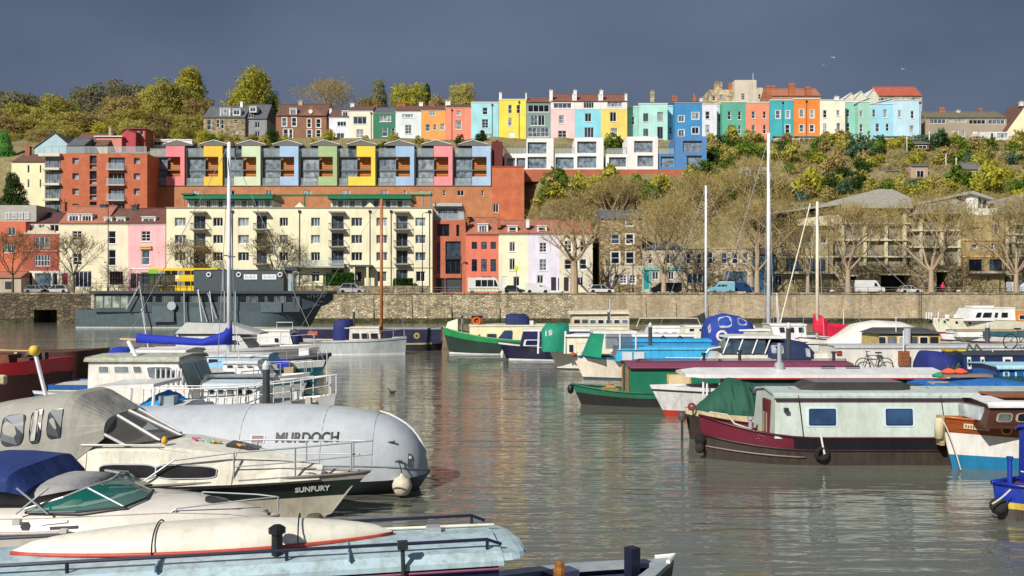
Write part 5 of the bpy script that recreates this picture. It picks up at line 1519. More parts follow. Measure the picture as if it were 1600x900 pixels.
for i, (a, w) in enumerate(((-3.9, .5), (-2.6, .15), (-2.2, .15), (-1.8, .5))):
    MB().box(a, a + w, -1.25, -1.241, 2.65, 2.95).make('advert_mark', plain('#3a3450' if i == 0 else '#4a4a30', .5), bt_)
for x in (-3.8, 3.6):
    w = link('wheel', WH, bt_, (x, -1.1, .48))
    w.rotation_euler = (R(90), 0, 0)
    w.scale = (1.4, 1.4, 1.4)
    link('rim', RIM, w)
# lamp posts, road sign, bollards
def lamp_post(label, px, ytop, Y=153.5):
    t = thing('street_lamp', label, 'street lamp', (PX(px, Y), Y, 5.02), 0, 'black street lamps on the quay')
    H = PZ(ytop, Y) - 5.02
    MB().lathe([(.16, 0), (.16, .9), (.09, 1.0), (.06, H)], n=8).make('column', BLACK, t)
    MB().tube([(0, 0, H), (.35, 0, H + .35), (.9, 0, H + .35)], .05, 6).make('arm', BLACK, t)
    MB().lathe([(.04, .12), (.28, .02), (.3, -.08), (.1, -.1)], (.9, 0, H + .3), 10).make('lamp_head', BLACK, t)
for lab, px, yt in (('tall black street lamp before the narrow cream house', 169, 322), ('black street lamp between brown stone house and greyish shop', 989, 388), ('black street lamp right of the brown brick modern block', 1295, 360), ('black street lamp before the cream block near its right end', 660, 335)):
    lamp_post(lab, px, yt)
t = thing('road_sign', 'round yellow road sign on a white post before the pale cream house', 'road sign', (PX(807, 153), 153, 5.02))
MB().tube([(0, 0, 0), (0, 0, 3.9)], .06, 6).make('post', GREYM, t)
o = MB().lathe([(.42, 0), (.42, .05), (.3, .06)], n=14).make('sign_disc', plain('#cfe01a', .4), t, (0, -.08, 4.2))
o.rotation_euler = (R(90), 0, 0)
for lab, px in (('white-capped quay bollard left of the long orange wall stain', 1300), ('white-capped quay bollard above the white cabin cruiser', 1498), ('white-capped quay bollard right of the pruned plane tree', 879), ('white-capped quay bollard by the tall white mast', 1106)):
    t = thing('quay_bollard', lab, 'bollard', (PX(px, 150.4), 150.4, 5.05), 0, 'white-capped bollards on the quay edge')
    MB().lathe([(.22, -.9), (.2, -.3), (.16, 0), (.16, .15)], n=9).make('shaft', DARK, t)
    MB().lathe([(.16, .15), (.36, .2), (.4, .32), (.2, .42)], n=10).make('cap', WHITE, t)
def railing(label, a, b, y0=151.6):
    t = thing('quay_railing', label, 'railing', (PX(a, y0), y0, 5.03), 0, 'railings along the quay edge')
    W = PX(b, y0) - PX(a, y0)
    n = int(W / 2.2)
    pm = MB().tube([(0, 0, 0), (0, 0, .95)], .045, 5).mesh('post', DARK)
    for i in range(n + 1):
        link('post', pm, t, (i * W / n, 0, 0))
    for z in (.5, .92):
        MB().tube([(0, 0, z), (W, 0, z)], .028, 5).make('rail', GREYM, t)
railing('thin railing along the quay edge in front of the white van', 1250, 1420)
railing('thin railing along the quay edge at the right', 1440, 1640)
railing('thin railing along the quay edge before the cream block forecourt', 530, 720)
# person in a pink coat
def person(label, px, Y, coat, z=5.02, legs='#26282e', h=1.72, rz=0.3):
    t = thing('person', label, 'person', (PX(px, Y), Y, z), rz)
    me = bpy.data.meshes.new('body')
    V = [(0, 0, .95), (0, 0, 1.2), (0, .0, 1.42), (0, 0, 1.52), (0, -.02, 1.66), (.1, 0, .88), (.12, -.03, .48), (.12, .02, .06), (.12, -.14, .03), (-.1, 0, .88), (-.13, .06, .48), (-.12, .12, .06), (-.12, -.03, .03), (.2, 0, 1.4), (.27, .02, 1.12), (.26, -.08, .86), (-.2, 0, 1.4), (-.27, .02, 1.12), (-.25, -.08, .86)]
    E = [(0, 1), (1, 2), (2, 3), (3, 4), (0, 5), (5, 6), (6, 7), (7, 8), (0, 9), (9, 10), (10, 11), (11, 12), (2, 13), (13, 14), (14, 15), (2, 16), (16, 17), (17, 18)]
    RR = [.17, .17, .17, .06, .1, .1, .07, .05, .05, .1, .07, .05, .05, .07, .055, .045, .07, .055, .045]
    me.from_pydata(V, E, [])
    me.materials.append(plain(legs, .8))
    o = link('body', me, t)
    o.modifiers.new('skin', 'SKIN')
    sv = me.skin_vertices[0].data
    for i, r_ in enumerate(RR):
        sv[i].radius = (r_, r_ * .85)
    sv[0].use_root = True
    o.modifiers.new('smooth', 'SUBSURF').levels = 1
    o.modifiers['smooth'].render_levels = 1
    MB().loft([[(math.cos(a) * rx, math.sin(a) * ry, zz) for a in [2 * math.pi * k / 12 for k in range(12)]] for rx, ry, zz in ((.25, .2, .72), (.23, .19, .95), (.22, .18, 1.15), (.25, .18, 1.38), (.16, .14, 1.5), (.07, .07, 1.53))], True, True).make('coat', cloth(coat), t, smooth=True)
    for s in (-1, 1):
        MB().tube([(s * .21, 0, 1.41), (s * .29, .02, 1.12), (s * .275, -.1, .9)], .085, 8, .06).make('sleeve', cloth(coat), t, smooth=True)
    MB().lathe([(.02, -.13), (.09, -.1), (.11, .0), (.1, .08), (.02, .13)], (0, -.02, 1.69), 10).make('head', plain('#c99a7c', .6), t, smooth=True)
    MB().lathe([(.118, -.06), (.122, .05), (.1, .11), (.02, .145)], (0, .012, 1.69), 10).make('hair', plain('#3a2a20', .8), t, smooth=True)
    return t
person('person in a bright pink coat standing at the quay railing', 1473, 152.6, '#e0285c')
# gulls and a duck
gm = MB()
for s in (-1, 1):
    gm.loft([[(0, -.14, .02), (0, .0, .05), (0, .14, .02)], [(s * .32, -.13, .16), (s * .32, -.02, .19), (s * .32, .12, .15)], [(s * .68, -.02, .08), (s * .68, .03, .1), (s * .68, .1, .07)]], False)
gm.lathe([(.01, -.34), (.08, -.2), (.1, 0), (.07, .18), (.05, .28), (.01, .36)], n=8)
gb = MB()
gb.v = [(x, y, z) if i < 18 else (x, z, y) for i, (x, y, z) in enumerate(gm.v)]
gb.f = gm.f
gull = gb.mesh('gull', plain('#e6e6e6', .7))
for lab, px, py, Y, rz in (('white gull flying highest above the cream hilltop house', 1302, 90, 190, .5), ('faint gull just below and left of the highest gull', 1287, 102, 240, 2.2), ('white gull flying at the right, above the long beige house', 1411, 108, 190, 1.2)):
    o = link('flying_gull', gull)
    o.location = P(px, py, Y)
    o.rotation_euler = (.25, 0, rz)
    tag(o, lab, 'gull', 'gulls in the sky')
dk = MB()
dk.loft([[(x, w * math.cos(a), z + h_ * math.sin(a)) for a in [2 * math.pi * k / 8 for k in range(8)]] for x, w, h_, z in ((-.3, .01, .02, .12), (-.2, .09, .07, .08), (0, .13, .1, .06), (.16, .1, .09, .08), (.22, .05, .07, .16), (.24, .05, .06, .26), (.3, .045, .05, .3), (.38, .015, .012, .28))], True, True)
o = dk.make('duck', plain('#2c2620', .7), smooth=True)
o.location = (PX(613, WY(614)), WY(614), 0)
o.rotation_euler = (0, 0, 2.8)
o.scale = (.6, .6, .6)
tag(o, 'small dark duck swimming alone in the open water', 'duck')

# ------------------------------------------------------------------ boat tools
class Boat:
    """bow at the waterline is the local origin, +x forward; px/py helpers read photo columns/rows on the near side"""
    def __init__(s, name, label, px, Y, rz, B, group=None, cat='boat'):
        s.Y = Y
        s.t = thing(name, label, cat, (PX(px, Y), Y, 0), rz, group)
        s.c = math.cos(rz)
        s.side = 1 if s.c < 0 else -1
        s.yn = Y - B / 2
        s.X0 = PX(px, Y)
    def x(s, px, Y=None):
        return (PX(px, Y or s.yn) - s.X0) * (1 if s.c > 0 else -1)
    def z(s, py, Y=None):
        return PZ(py, Y or s.yn)
def hull(b, L, B, fb, rise=.4, tb=.55, p=2.0, rake=.5, sw=.75, flare=.86, srise=.0, bands=None, deck=None, strake=None, draft=.35, n=18, drop=.06, bottom=None, rs=.35):
    t_ = b.t
    def hw(t):
        if t < tb:
            return B / 2 * (sw + (1 - sw) * math.sin(min(1, t / max(.01, tb)) * math.pi / 2))
        return max(.025, B / 2 * (1 - ((t - tb) / (1 - tb)) ** p))
    def dz(t):
        return fb + rise * max(0, (t - rs) / (1 - rs)) ** 2 + srise * (1 - min(1, t / .4)) ** 2
    def hp(t, f, s):
        k = flare + (1 - flare) * f if f >= 0 else flare * (1 + f * .45)
        if t > tb:
            k *= 1 - .28 * (1 - max(0, f)) * ((t - tb) / (1 - tb))
        return Vector((-L + t * L + rake * max(f, 0) * t ** 3 - (.3 * -min(f, 0)) * t, s * hw(t) * k, f * dz(t) if f >= 0 else f * draft))
    ts = [i / n for i in range(n + 1)]
    bands = list(bands)
    bands = [('bottom', bottom or bands[0][1], -1, 0)] + bands
    for nm, mat, f0, f1 in bands:
        mb = MB()
        m = 3
        for s in (-1, 1):
            mb.loft([[hp(t, f0 + (f1 - f0) * j / (m - 1), s) for j in (range(m) if s > 0 else range(m - 1, -1, -1))] for t in ts], False)
        mb.q(hp(0, f0, -1), hp(0, f0, 1), hp(0, f1, 1), hp(0, f1, -1))
        mb.q(hp(1, f0, 1), hp(1, f0, -1), hp(1, f1, -1), hp(1, f1, 1))
        mb.make(nm, mat, t_, smooth=True)
    if deck:
        MB().loft([[hp(t, 1 - drop / dz(t), -1), Vector((hp(t, 1 - drop / dz(t), 0).x, 0, dz(t) - drop + .04 * hw(t))), hp(t, 1 - drop / dz(t), 1)] for t in ts], False).make('deck', deck, t_, smooth=True)
    if strake:
        for s in (-1, 1):
            MB().tube([hp(t, 1, s) for t in ts], strake[1], 6).make('rubbing_strake', strake[0], t_, smooth=True)
    hp.dz, hp.hw, hp.L = dz, hw, L
    return hp
class Loft:
    def __init__(s, secs):
        s.S = [[Vector(p) for p in sec] for sec in secs]
    def ev(s, u, v):
        u = min(max(u, 0), .99999) * (len(s.S) - 1)
        v = min(max(v, 0), .99999) * (len(s.S[0]) - 1)
        i, j = int(u), int(v)
        a, b = u - i, v - j
        A = s.S[i][j].lerp(s.S[i][j + 1], b)
        C = s.S[i + 1][j].lerp(s.S[i + 1][j + 1], b)
        return A.lerp(C, a)
    def nrm(s, u, v):
        e = .004
        du = s.ev(u + e, v) - s.ev(u - e, v)
        dv = s.ev(u, v + e) - s.ev(u, v - e)
        n = du.cross(dv)
        n = n.normalized() if n.length > 1e-9 else Vector((0, 0, 1))
        c = sum((q for q in s.S[min(int(u * (len(s.S) - 1)), len(s.S) - 1)]), Vector()) / len(s.S[0])
        p = s.ev(u, v)
        d = p - c
        d.x *= .15
        return n if n.dot(d) >= 0 else -n
    def build(s, name, mat, parent, cap=True, smooth=False):
        return MB().loft(s.S, cap).make(name, mat, parent, smooth=smooth)
    def patch(s, name, mat, parent, u0, u1, v0, v1, off=.015, r=.25, n=5):
        cu, cv, hu, hv = (u0 + u1) / 2, (v0 + v1) / 2, (u1 - u0) / 2, (v1 - v0) / 2
        uv = []
        for qx, qy, a0 in ((1, 1, 0), (-1, 1, 90), (-1, -1, 180), (1, -1, 270)):
            for k in range(n):
                a = R(a0 + 90 * k / (n - 1))
                uv.append((cu + qx * hu * (1 - r) + hu * r * math.cos(a), cv + qy * hv * (1 - r) + hv * r * math.sin(a)))
        pts = [s.ev(u, v) + s.nrm(u, v) * off for u, v in uv]
        mb = MB()
        c = s.ev(cu, cv) + s.nrm(cu, cv) * off
        mb.v = [tuple(c)] + [tuple(q) for q in pts]
        mb.f.append(tuple(range(1, 1 + len(pts))))
        base = [tuple(q - s.nrm(*w) * (off + .01)) for q, w in zip(pts, uv)]
        N = len(pts)
        mb.v += base
        for i in range(N):
            j = (i + 1) % N
            mb.f.append((1 + i, 1 + N + i, 1 + N + j, 1 + j))
        return mb.make(name, mat, parent)
    def win(s, parent, u0, u1, v0, v1, frame=None, pane=None, fr=.16, off=.015, r=.25, name='window'):
        o = s.patch(name, frame or WHITE, parent, min(u0, u1), max(u0, u1), v0, v1, off, r)
        du, dv = abs(u1 - u0) * fr / 2, (v1 - v0) * fr / 2
        s.patch('pane', pane or GLS[0], o, min(u0, u1) + du, max(u0, u1) - du, v0 + dv, v1 - dv, off + .008, r)
        return o
def vs_(side, v0, v1):
    return (v0, v1) if side < 0 else (1 - v1, 1 - v0)
def csec(x, hb, ht, z0, z1, crown=.06, rk=0.0):
    zz = z1 - z0
    return [(x, -hb, z0), (x + rk * zz * .93, -ht, z1 - .07), (x + rk * zz, -ht + .1, z1), (x + rk * zz, 0, z1 + crown), (x + rk * zz, ht - .1, z1), (x + rk * zz * .93, ht, z1 - .07), (x, hb, z0)]
def cabin(b, xa, xb, hb, ht, z0, z1, mat, roofmat=None, crown=.06, rka=0.0, rkb=0.0, over=.05, name='cabin', mid=None):
    """cabin walls from xa (aft) to xb (forward) with a separate roof skin"""
    secs = [csec(xa, hb, ht, z0, z1, crown, rka), csec(xb, hb if mid is None else mid[0], ht if mid is None else mid[1], z0, z1, crown, rkb)]
    lf = Loft(secs)
    lf.build(name, mat, b.t)
    if roofmat:
        a, c = lf.S
        k = [1, 2, 3, 4, 5]
        A = [a[i] + Vector((-over, math.copysign(over, a[i].y) if abs(a[i].y) > .01 else 0, .012)) for i in k]
        C = [c[i] + Vector((over, math.copysign(over, c[i].y) if abs(c[i].y) > .01 else 0, .012)) for i in k]
        up = Vector((0, 0, .05))
        MB().loft([A + [q + up for q in A[::-1]], C + [q + up for q in C[::-1]]], True, True).make('roof', roofmat, b.t)
    return lf
def arch(x, hw, z0, h, n=11, e=2.6):
    out = []
    for k in range(n):
        a = math.pi * (1 - k / (n - 1))
        c, s = math.cos(a), math.sin(a)
        out.append((x, math.copysign(abs(c) ** (2 / e), c) * hw, z0 + abs(s) ** (2 / e) * h))
    return out
def canopy(b, hoops, mat, name='canopy', e=2.6, n=11, smooth=True):
    lf = Loft([arch(*h, n=n, e=e) for h in hoops])
    lf.build(name, mat, b.t, True, smooth)
    return lf
def drape(b, hoops, mat, name, e=2.0, amp=.03, seed=1, m=28, n=17):
    """sheet of cloth over hoops, with folds running down from the ridge"""
    H = []
    for i in range(m + 1):
        t = i / m * (len(hoops) - 1)
        k = min(int(t), len(hoops) - 2)
        f = t - k
        H.append([a + (c - a) * f for a, c in zip(hoops[k], hoops[k + 1])])
    secs = []
    for i, h in enumerate(H):
        sec = [Vector(q) for q in arch(*h, n=n, e=e)]
        for j, q in enumerate(sec):
            d = Vector((0, q.y, q.z - h[2] + .2))
            d = d.normalized() if d.length > .01 else Vector((0, 0, 1))
            w = abs(j / (n - 1) - .5) * 2
            rp = math.sin(i * 1.9 + seed + 2.2 * math.sin(w * 3 + i * .3)) * .6 + math.sin(i * .83 + w * 5 + seed * 2) * .6
            sec[j] = q + d * (amp * rp * (.35 + w))
        secs.append(sec)
    lf = Loft(secs)
    lf.build(name, mat, b.t, True, False)
    return lf
def rail(b, pts, r=.018, posts=(), h=.5, mat=None, name='guard_rail'):
    mb = MB().tube(pts, r, 6)
    for i in posts:
        q = Vector(pts[i])
        mb.tube([q, q - Vector((0, 0, h))], r, 5)
    return mb.make(name, mat or STEEL, b.t)
def ring(c, R0, r, n=18, m=6, axis='y'):
    mb = MB()
    secs = []
    for i in range(n + 1):
        a = 2 * math.pi * i / n
        sec = []
        for j in range(m):
            t = 2 * math.pi * j / m
            q = (R0 + r * math.cos(t))
            x, y, z = q * math.cos(a), r * math.sin(t), q * math.sin(a)
            if axis == 'z':
                y, z = z, y
            if axis == 'x':
                x, y = y, x
            sec.append((c[0] + x, c[1] + y, c[2] + z))
        secs.append(sec)
    return mb.loft(secs, False, True)
def fender(b, x, y, z, mat=None, r=.11, h=.5):
    return MB().lathe([(.02, 0), (r * .7, .03), (r, .1), (r, h - .1), (r * .7, h - .03), (.03, h), (.02, h + .08)], (x, y, z), 10).make('fender', mat or gel('#d9d4c4', .4), b.t, smooth=True)
def tyre_fender(b, x, y, z, R0=.28):
    return ring((x, y, z), R0, .11).make('tyre_fender', TYRE, b.t, smooth=True)
def mast(b, x, top, foot, r=.07, mat=None, name='mast'):
    return MB().tube([(x, 0, foot), (x, 0, top)], r, 8, r * .75).make(name, mat or plain('#d9d7d0', .35), b.t, smooth=True)
def stays(b, x, top, pts, r=.012):
    for q in pts:
        MB().tube([(x, 0, top), q], r, 4).make('stay', STEEL, b.t)
def rope(b, a, c, sag=.2, r=.02, mat=None):
    a, c = Vector(a), Vector(c)
    MB().tube([a.lerp(c, k / 8) - Vector((0, 0, sag * math.sin(math.pi * k / 8))) for k in range(9)], r, 5).make('mooring_rope', mat or plain('#cfc7b0', .9), b.t)
def flatwin(b, x0, x1, z0, z1, y, frame=None, pane=None, e=.05, name='window', s=None):
    """framed window standing proud of a flat side at lateral position y"""
    s = s or (1 if y > 0 else -1)
    o = MB().box(min(x0, x1), max(x0, x1), min(y, y + s * .03), max(y, y + s * .03), z0, z1).make(name, frame or WHITE, b.t)
    MB().box(min(x0, x1) + e, max(x0, x1) - e, min(y + s * .02, y + s * .036), max(y + s * .02, y + s * .036), z0 + e, z1 - e).make('pane', pane or GLS[0], o)
    return o
GW = gel('#ecebe6', .28, .24); GC = gel('#ebe3d0', .28, .26); NAVY = gel('#1a2348', .3); WOODV = timber('#8a4422', .25)
DKW = gel('#2b2724', .5, .8); CLEARV = glass('#9aa3a8', .35)
def cwin(b, lf, px0, px1, py0, py1, **k):
    """window on the near side of a cabin, read from photo columns/rows"""
    xa, xb = lf.S[0][0].x, lf.S[-1][0].x
    z0, zt = lf.S[0][0].z, lf.S[0][1].z
    u = sorted(((b.x(px0) - xa) / (xb - xa), (b.x(px1) - xa) / (xb - xa)))
    v = sorted(((b.z(py0) - z0) / (zt - z0) / 6, (b.z(py1) - z0) / (zt - z0) / 6))
    v = [min(max(q, .008), .158) for q in v]
    a, c = vs_(b.side, *v)
    return lf.win(b.t, u[0], u[1], a, c, **k)
def boxpx(b, name, mat, px0, px1, py0, py1, y0, y1, parent=None):
    return MB().box(min(b.x(px0), b.x(px1)), max(b.x(px0), b.x(px1)), min(y0, y1), max(y0, y1), b.z(py1), b.z(py0)).make(name, mat, parent or b.t)
def on_hull(b, hp, px, f, lift=.02):
    """frame on the near hull side at photo column px and height fraction f: x along the hull to screen right, z outward"""
    Mw = Matrix.Translation(b.t.location) @ Matrix.Rotation(b.t.rotation_euler.z, 4, 'Z')
    best = None
    for i in range(401):
        q = hp(i / 400, f, b.side)
        w = Mw @ q
        d = abs(800 + w.x * FPX / w.y - px)
        if best is None or d < best[0]:
            best = (d, i / 400)
    t = best[1]
    X = (hp(min(1, t + .02), f, b.side) - hp(max(0, t - .02), f, b.side)).normalized()
    if b.c < 0:
        X = -X
    U = (hp(t, f + .08, b.side) - hp(t, f - .08, b.side)).normalized()
    n = X.cross(U).normalized()
    U = n.cross(X)
    M = Matrix((X, U, n)).transposed().to_4x4()
    M.translation = hp(t, f, b.side) + n * lift
    return M

# ------------------------------------------------------------------ boats moored on the right
PI = math.pi
GR = 'boats moored on the right side'
GL = 'boats moored on the left side'
# --- maroon narrowboat with pale cabin
b = Boat('narrowboat', 'maroon narrowboat with pale mint cabin and grey roof box', 1100, 22.5, PI, 2.07, GR, 'narrowboat')
MAR = gel('#6a1c30', .36, .12)
hp = hull(b, 16, 2.07, .66, .42, .85, 2.3, .12, 1.0, .97, bands=[('lower_hull', gel('#40362f', .5, .9), 0, .55), ('upper_hull', MAR, .55, 1)], deck=plain('#7d6a66', .7), strake=(gel('#4a1424', .3), .03), drop=.3, rs=.83, n=40, bottom=DKW)
MB().tube([hp(t, .55, 1) for t in [i / 40 for i in range(41)]], .03, 6).make('rubbing_band', gel('#3a2028', .4), b.t, smooth=True)
MB().tube([hp(t, .3, 1) + Vector((0, .02, 0)) for t in [.86 + i * .01 for i in range(15)]], .022, 6).make('bow_band', gel('#7d736c', .4), b.t, smooth=True)
xf = b.x(1212)
MB().loft([[hp(t, .6, 1) + Vector((0, .014, 0)), hp(t, .78, 1) + Vector((0, .014, 0)), hp(t, .96, 1) + Vector((0, .014, 0))] for t in [i / 40 for i in range(36)]], False).make('dark_side_panel', gel('#1e1c22', .3, .3), b.t)
PM = gel('#c3cfc6', .4, .3)
lf = cabin(b, -14.2, xf, .97, .82, .64, 1.66, PM, gel('#b7c4c0', .45, .4), .09, 0, -.05)
MB().tube([lf.ev(u / 20, 5 / 6 - .004) + Vector((0, .06, -.03)) for u in range(21)], .028, 5).make('roof_edge_trim', gel('#4a2c38', .4), b.t)
BLUEF = gel('#c5dbe4', .3, .1)
for a, c in ((1262, 1311), (1383, 1432), (1534, 1584), (1660, 1700)):
    w_ = cwin(b, lf, a, c, 638, 668, frame=BLUEF, pane=glass('#263c56'), fr=.13, r=.15)
    cwin(b, lf, a + 4, c - 4, 641, 665, frame=DARK, pane=glass('#2a4160'), fr=.06, r=.1, off=.026, name='inner_frame').parent = b.t
for px in (1250, 1474, 1527):
    x = b.x(px)
    MB().tube([(x, -.5, 1.77), (x, .2, 1.79), (x - .02, .86, 1.66), (x - .1, 1.0, .66)], .012, 5).make('strap', BLACK, b.t)
boxpx(b, 'cabin_vent', DARK, 1227, 1233, 638, 644, .9, 1.02)
MB().box(xf - .03, xf + .03, .0, .52, .66, 1.52).make('front_door', gel('#5f1a22', .4), b.t)
for y in (.1, .34):
    MB().box(xf + .031, xf + .045, y, y + .07, .7, 1.2).make('door_panel', gel('#b09a8a', .4), b.t)
MB().box(xf + .1, xf + .5, .1, .6, .62, .72).make('yellow_step', plain('#d8b53a', .6), b.t)
MB().lathe([(.05, 0), (.05, .22), (.09, .23), (.09, .3)], (xf + .25, -.3, .7), 8).make('gas_fitting', STEEL, b.t)
rb = MB().loft([[(b.x(1263), -.35, 1.78), (b.x(1263), .42, 1.78), (b.x(1263), .42, 1.82), (b.x(1263), -.35, 1.82)], [(b.x(1285), -.4, 1.78), (b.x(1285), .5, 1.74), (b.x(1285), .52, 1.95), (b.x(1285), -.42, 1.95)], [(b.x(1425), -.4, 1.78), (b.x(1425), .5, 1.74), (b.x(1425), .52, 1.95), (b.x(1425), -.42, 1.95)], [(b.x(1440), -.35, 1.78), (b.x(1440), .42, 1.78), (b.x(1440), .42, 1.86), (b.x(1440), -.35, 1.86)]], True, True).make('roof_box', plain('#3f3d3a', .5), b.t)
MB().box(b.x(1425), b.x(1285), -.4, .5, 1.955, 1.965).make('roof_box_lid', plain('#77787a', .4), b.t)
ring((b.x(1283), 1.1, .3), .13, .06).make('tyre_fender', TYRE, b.t, smooth=True)
MB().tube([(b.x(1282), 1.06, .75), (b.x(1283), 1.12, .55), (b.x(1286), 1.14, .3)], .025, 5).make('fender_rope', plain('#d9d6cc', .9), b.t)
MB().lathe([(.05, -.2), (.12, -.16), (.15, 0), (.11, .1), (.05, .14)], (.1, .05, .5), 10).make('bow_fender', plain('#1c1a18', .95), b.t, smooth=True)
MB().lathe([(.05, -.14), (.1, -.1), (.12, 0), (.08, .08), (.03, .1)], (.14, .15, .3), 10).make('bow_fender', plain('#2b2724', .95), b.t, smooth=True)
rail(b, [(-.1, .2, 1.18), (-.45, .55, 1.16), (-.62, .62, .95), (-.95, .7, .84)], .025, (), mat=gel('#c9bfae', .4), name='bow_rail')
# --- dark boat with green tarpaulin, blue tarp aft
b = Boat('canal_boat', 'dark wooden canal boat with green tarpaulin over the end and blue tarp aft', 1078, 25.6, PI, 2.2, GR, 'boat')
hp = hull(b, 15, 2.2, .75, .15, .9, 3, .15, 1.0, .95, bands=[('hull', gel('#3a2f2a', .6, .9), 0, .8), ('gunwale', gel('#d8c9a4', .5, .6), .8, 1)], deck=DKW, n=30, rs=.8)
lf = drape(b, [(b.x(1080, 25.6), .12, .84, .05), (b.x(1090, 25.6), .3, .84, .14), (b.x(1104, 25.6), .5, .8, .38), (b.x(1120, 25.6), .66, .8, .66), (b.x(1136, 25.6), .8, .76, .98), (b.x(1150, 25.6), .9, .76, .98), (b.x(1164, 25.6), .94, .72, .9), (b.x(1180, 25.6), .94, .74, .86)], cloth('#1f5240'), 'green_tarpaulin', 1.9, .035, 3)
lf = cabin(b, -14, b.x(1182), .98, .85, .7, 1.45, gel('#1f4a42', .4), gel('#35524c', .5), .06)
for a, c in ((1205, 1226), (1260, 1285), (1330, 1355)):
    cwin(b, lf, a, c, 599, 607, frame=GW, pane=GLS[1])
MB().lathe([(.02, 0), (.09, .02), (.11, .15), (.09, .26), (.03, .28)], (.28, .3, .55), 9).make('outboard_motor', plain('#4b5050', .4), b.t)
MB().box(.25, .31, .27, .33, -.3, .6).make('motor_leg', plain('#3a3e3e', .4), b.t)
ring((.05, .5, .98), .08, .035).make('rope_coil', plain('#8a2a3c', .8), b.t)
drape(b, [(b.x(px), hw, 1.5, h) for px, hw, h in ((1462, .7, .1), (1480, .85, .2), (1520, .9, .17), (1560, .9, .26), (1598, .88, .22), (1640, .8, .1))], cloth('#1f63a8'), 'blue_tarp', 3, .03, 5)
MB().box(b.x(1578), b.x(1498), -.1, .25, 1.78, 1.86).make('timber_planks', timber('#8d7a6a'), b.t)
MB().box(b.x(1497), b.x(1470), .3, .6, 1.6, 1.68).make('timber_board', timber('#b39a7a'), b.t)
for i, (px, hx) in enumerate(((1512, '#e8603c'), (1530, '#e0563a'), (1500, '#1f8a58'))):
    MB().lathe([(.02, 0), (.2, .02), (.22, .08), (.05, .16)], (b.x(px), .05 - .1 * (i == 2), 1.86 if i < 2 else 1.74), 9).make('bag', cloth(hx), b.t, smooth=True)
# --- long white boat with red bottom
b = Boat('trip_boat', 'long white boat with red bottom stripe and flat white roof', 1040, 30.6, PI, 2.6, GR, 'boat')
hp = hull(b, 15, 2.6, .95, .12, .72, 1.9, .55, .9, .8, bands=[('boot_stripe', gel('#b2331e', .4), 0, .2), ('hull', gel('#d7d8d8', .3, .5), .2, .8), ('stripe', gel('#2a2c30', .4), .8, .87), ('bulwark', GW, .87, 1)], deck=gel('#b9bdbd', .5), n=28)
lf = cabin(b, -14, b.x(1150), 1.1, 1.05, .85, 1.38, gel('#1f4a44', .4), None)
for a in (1215, 1290, 1365, 1440):
    cwin(b, lf, a, a + 40, 600, 607, frame=GW)
MB().loft([[(b.x(1075), -.9, 1.42), (b.x(1075), .9, 1.42), (b.x(1075), .9, 1.5), (b.x(1075), 0, 1.6), (b.x(1075), -.9, 1.5)], [(b.x(1100), -1.25, 1.4), (b.x(1100), 1.25, 1.4), (b.x(1100), 1.25, 1.52), (b.x(1100), 0, 1.66), (b.x(1100), -1.25, 1.52)], [(b.x(1486), -1.25, 1.4), (b.x(1486), 1.25, 1.4), (b.x(1486), 1.25, 1.52), (b.x(1486), 0, 1.66), (b.x(1486), -1.25, 1.52)]], True, True).make('flat_roof', GW, b.t)
MB().box(b.x(1486), b.x(1150), 1.255, 1.275, 1.36, 1.41).make('red_fascia', gel('#a8332a', .4), b.t)
for px in (1102, 1108, 1128):
    MB().tube([(b.x(px), 1.0, .8), (b.x(px), 1.0, 1.42)], .035, 6).make('roof_post', GW, b.t)
for px in (1300, 1340):
    MB().box(b.x(px + 22), b.x(px), .2, .3, 1.68, 1.74).make('roof_spar', DARK, b.t)
MB().lathe([(.16, 0), (.16, .22), (.1, .26), (.07, .28), (.07, .9)], (b.x(1232), .3, 1.6), 10).make('flue', STEEL, b.t)
# --- green narrowboat with plum roof
b = Boat('narrowboat', 'green narrowboat with plum roof and tan window panel', 908, 34, PI, 2.07, GR, 'narrowboat')
hp = hull(b, 11.6, 2.07, .52, .26, .78, 2.2, .35, 1.0, .95, bands=[('lower_hull', gel('#2a2826', .5, .7), 0, .62), ('upper_hull', gel('#2f7458', .3, .3), .62, 1)], deck=gel('#3a7a60', .5), strake=(gel('#2c6a50', .4), .035), rs=.76, n=34, bottom=DKW)
lf = cabin(b, b.x(1332), b.x(984), .97, .86, .5, 1.55, gel('#1f7056', .3, .2), gel('#7d3f58', .45), .06, over=.1)
MB().tube([lf.ev(u / 20, 5 / 6) + Vector((0, .12, -.02)) for u in range(21)], .05, 6).make('roof_fascia', gel('#7d3f58', .45), b.t)
cwin(b, lf, 1043, 1081, 585, 607, frame=timber('#b59a55'), pane=plain('#d2bf94', .6), fr=.16, r=.05)
MB().box(b.x(1090), b.x(1082), .96, 1.12, .66, .86).make('planter', plain('#d8622a', .7), b.t)
xf = b.x(984)
for y in (-.7, .35, .75):
    MB().box(xf + .01, xf + .08, y - .06, y + .06, .5, 1.45).make('door_post', timber('#8a6a42'), b.t)
MB().box(xf + .01, xf + .04, -.6, .3, .5, 1.4).make('front_door', gel('#1a4a3a', .4), b.t)
for i in range(3):
    MB().box(b.x(968) + .1 * i, b.x(943) - .15 * i, .1, .7 - .12 * i, .56 + .12 * i, .66 + .12 * i).make('plank_stack', timber('#a8894e'), b.t)
MB().lathe([(.03, -.2), (.1, -.15), (.13, 0), (.09, .12), (.03, .16)], (.4, .03, .6), 9).make('bow_fender', BLACK, b.t, smooth=True)
for px, h in ((1168, .35), (1230, .5), (1320, .3), (1110, .25)):
    MB().lathe([(.06, 0), (.06, h), (.1, h + .02), (.1, h + .08)], (b.x(px), -.1, 1.62), 8).make('roof_vent', DARK, b.t)
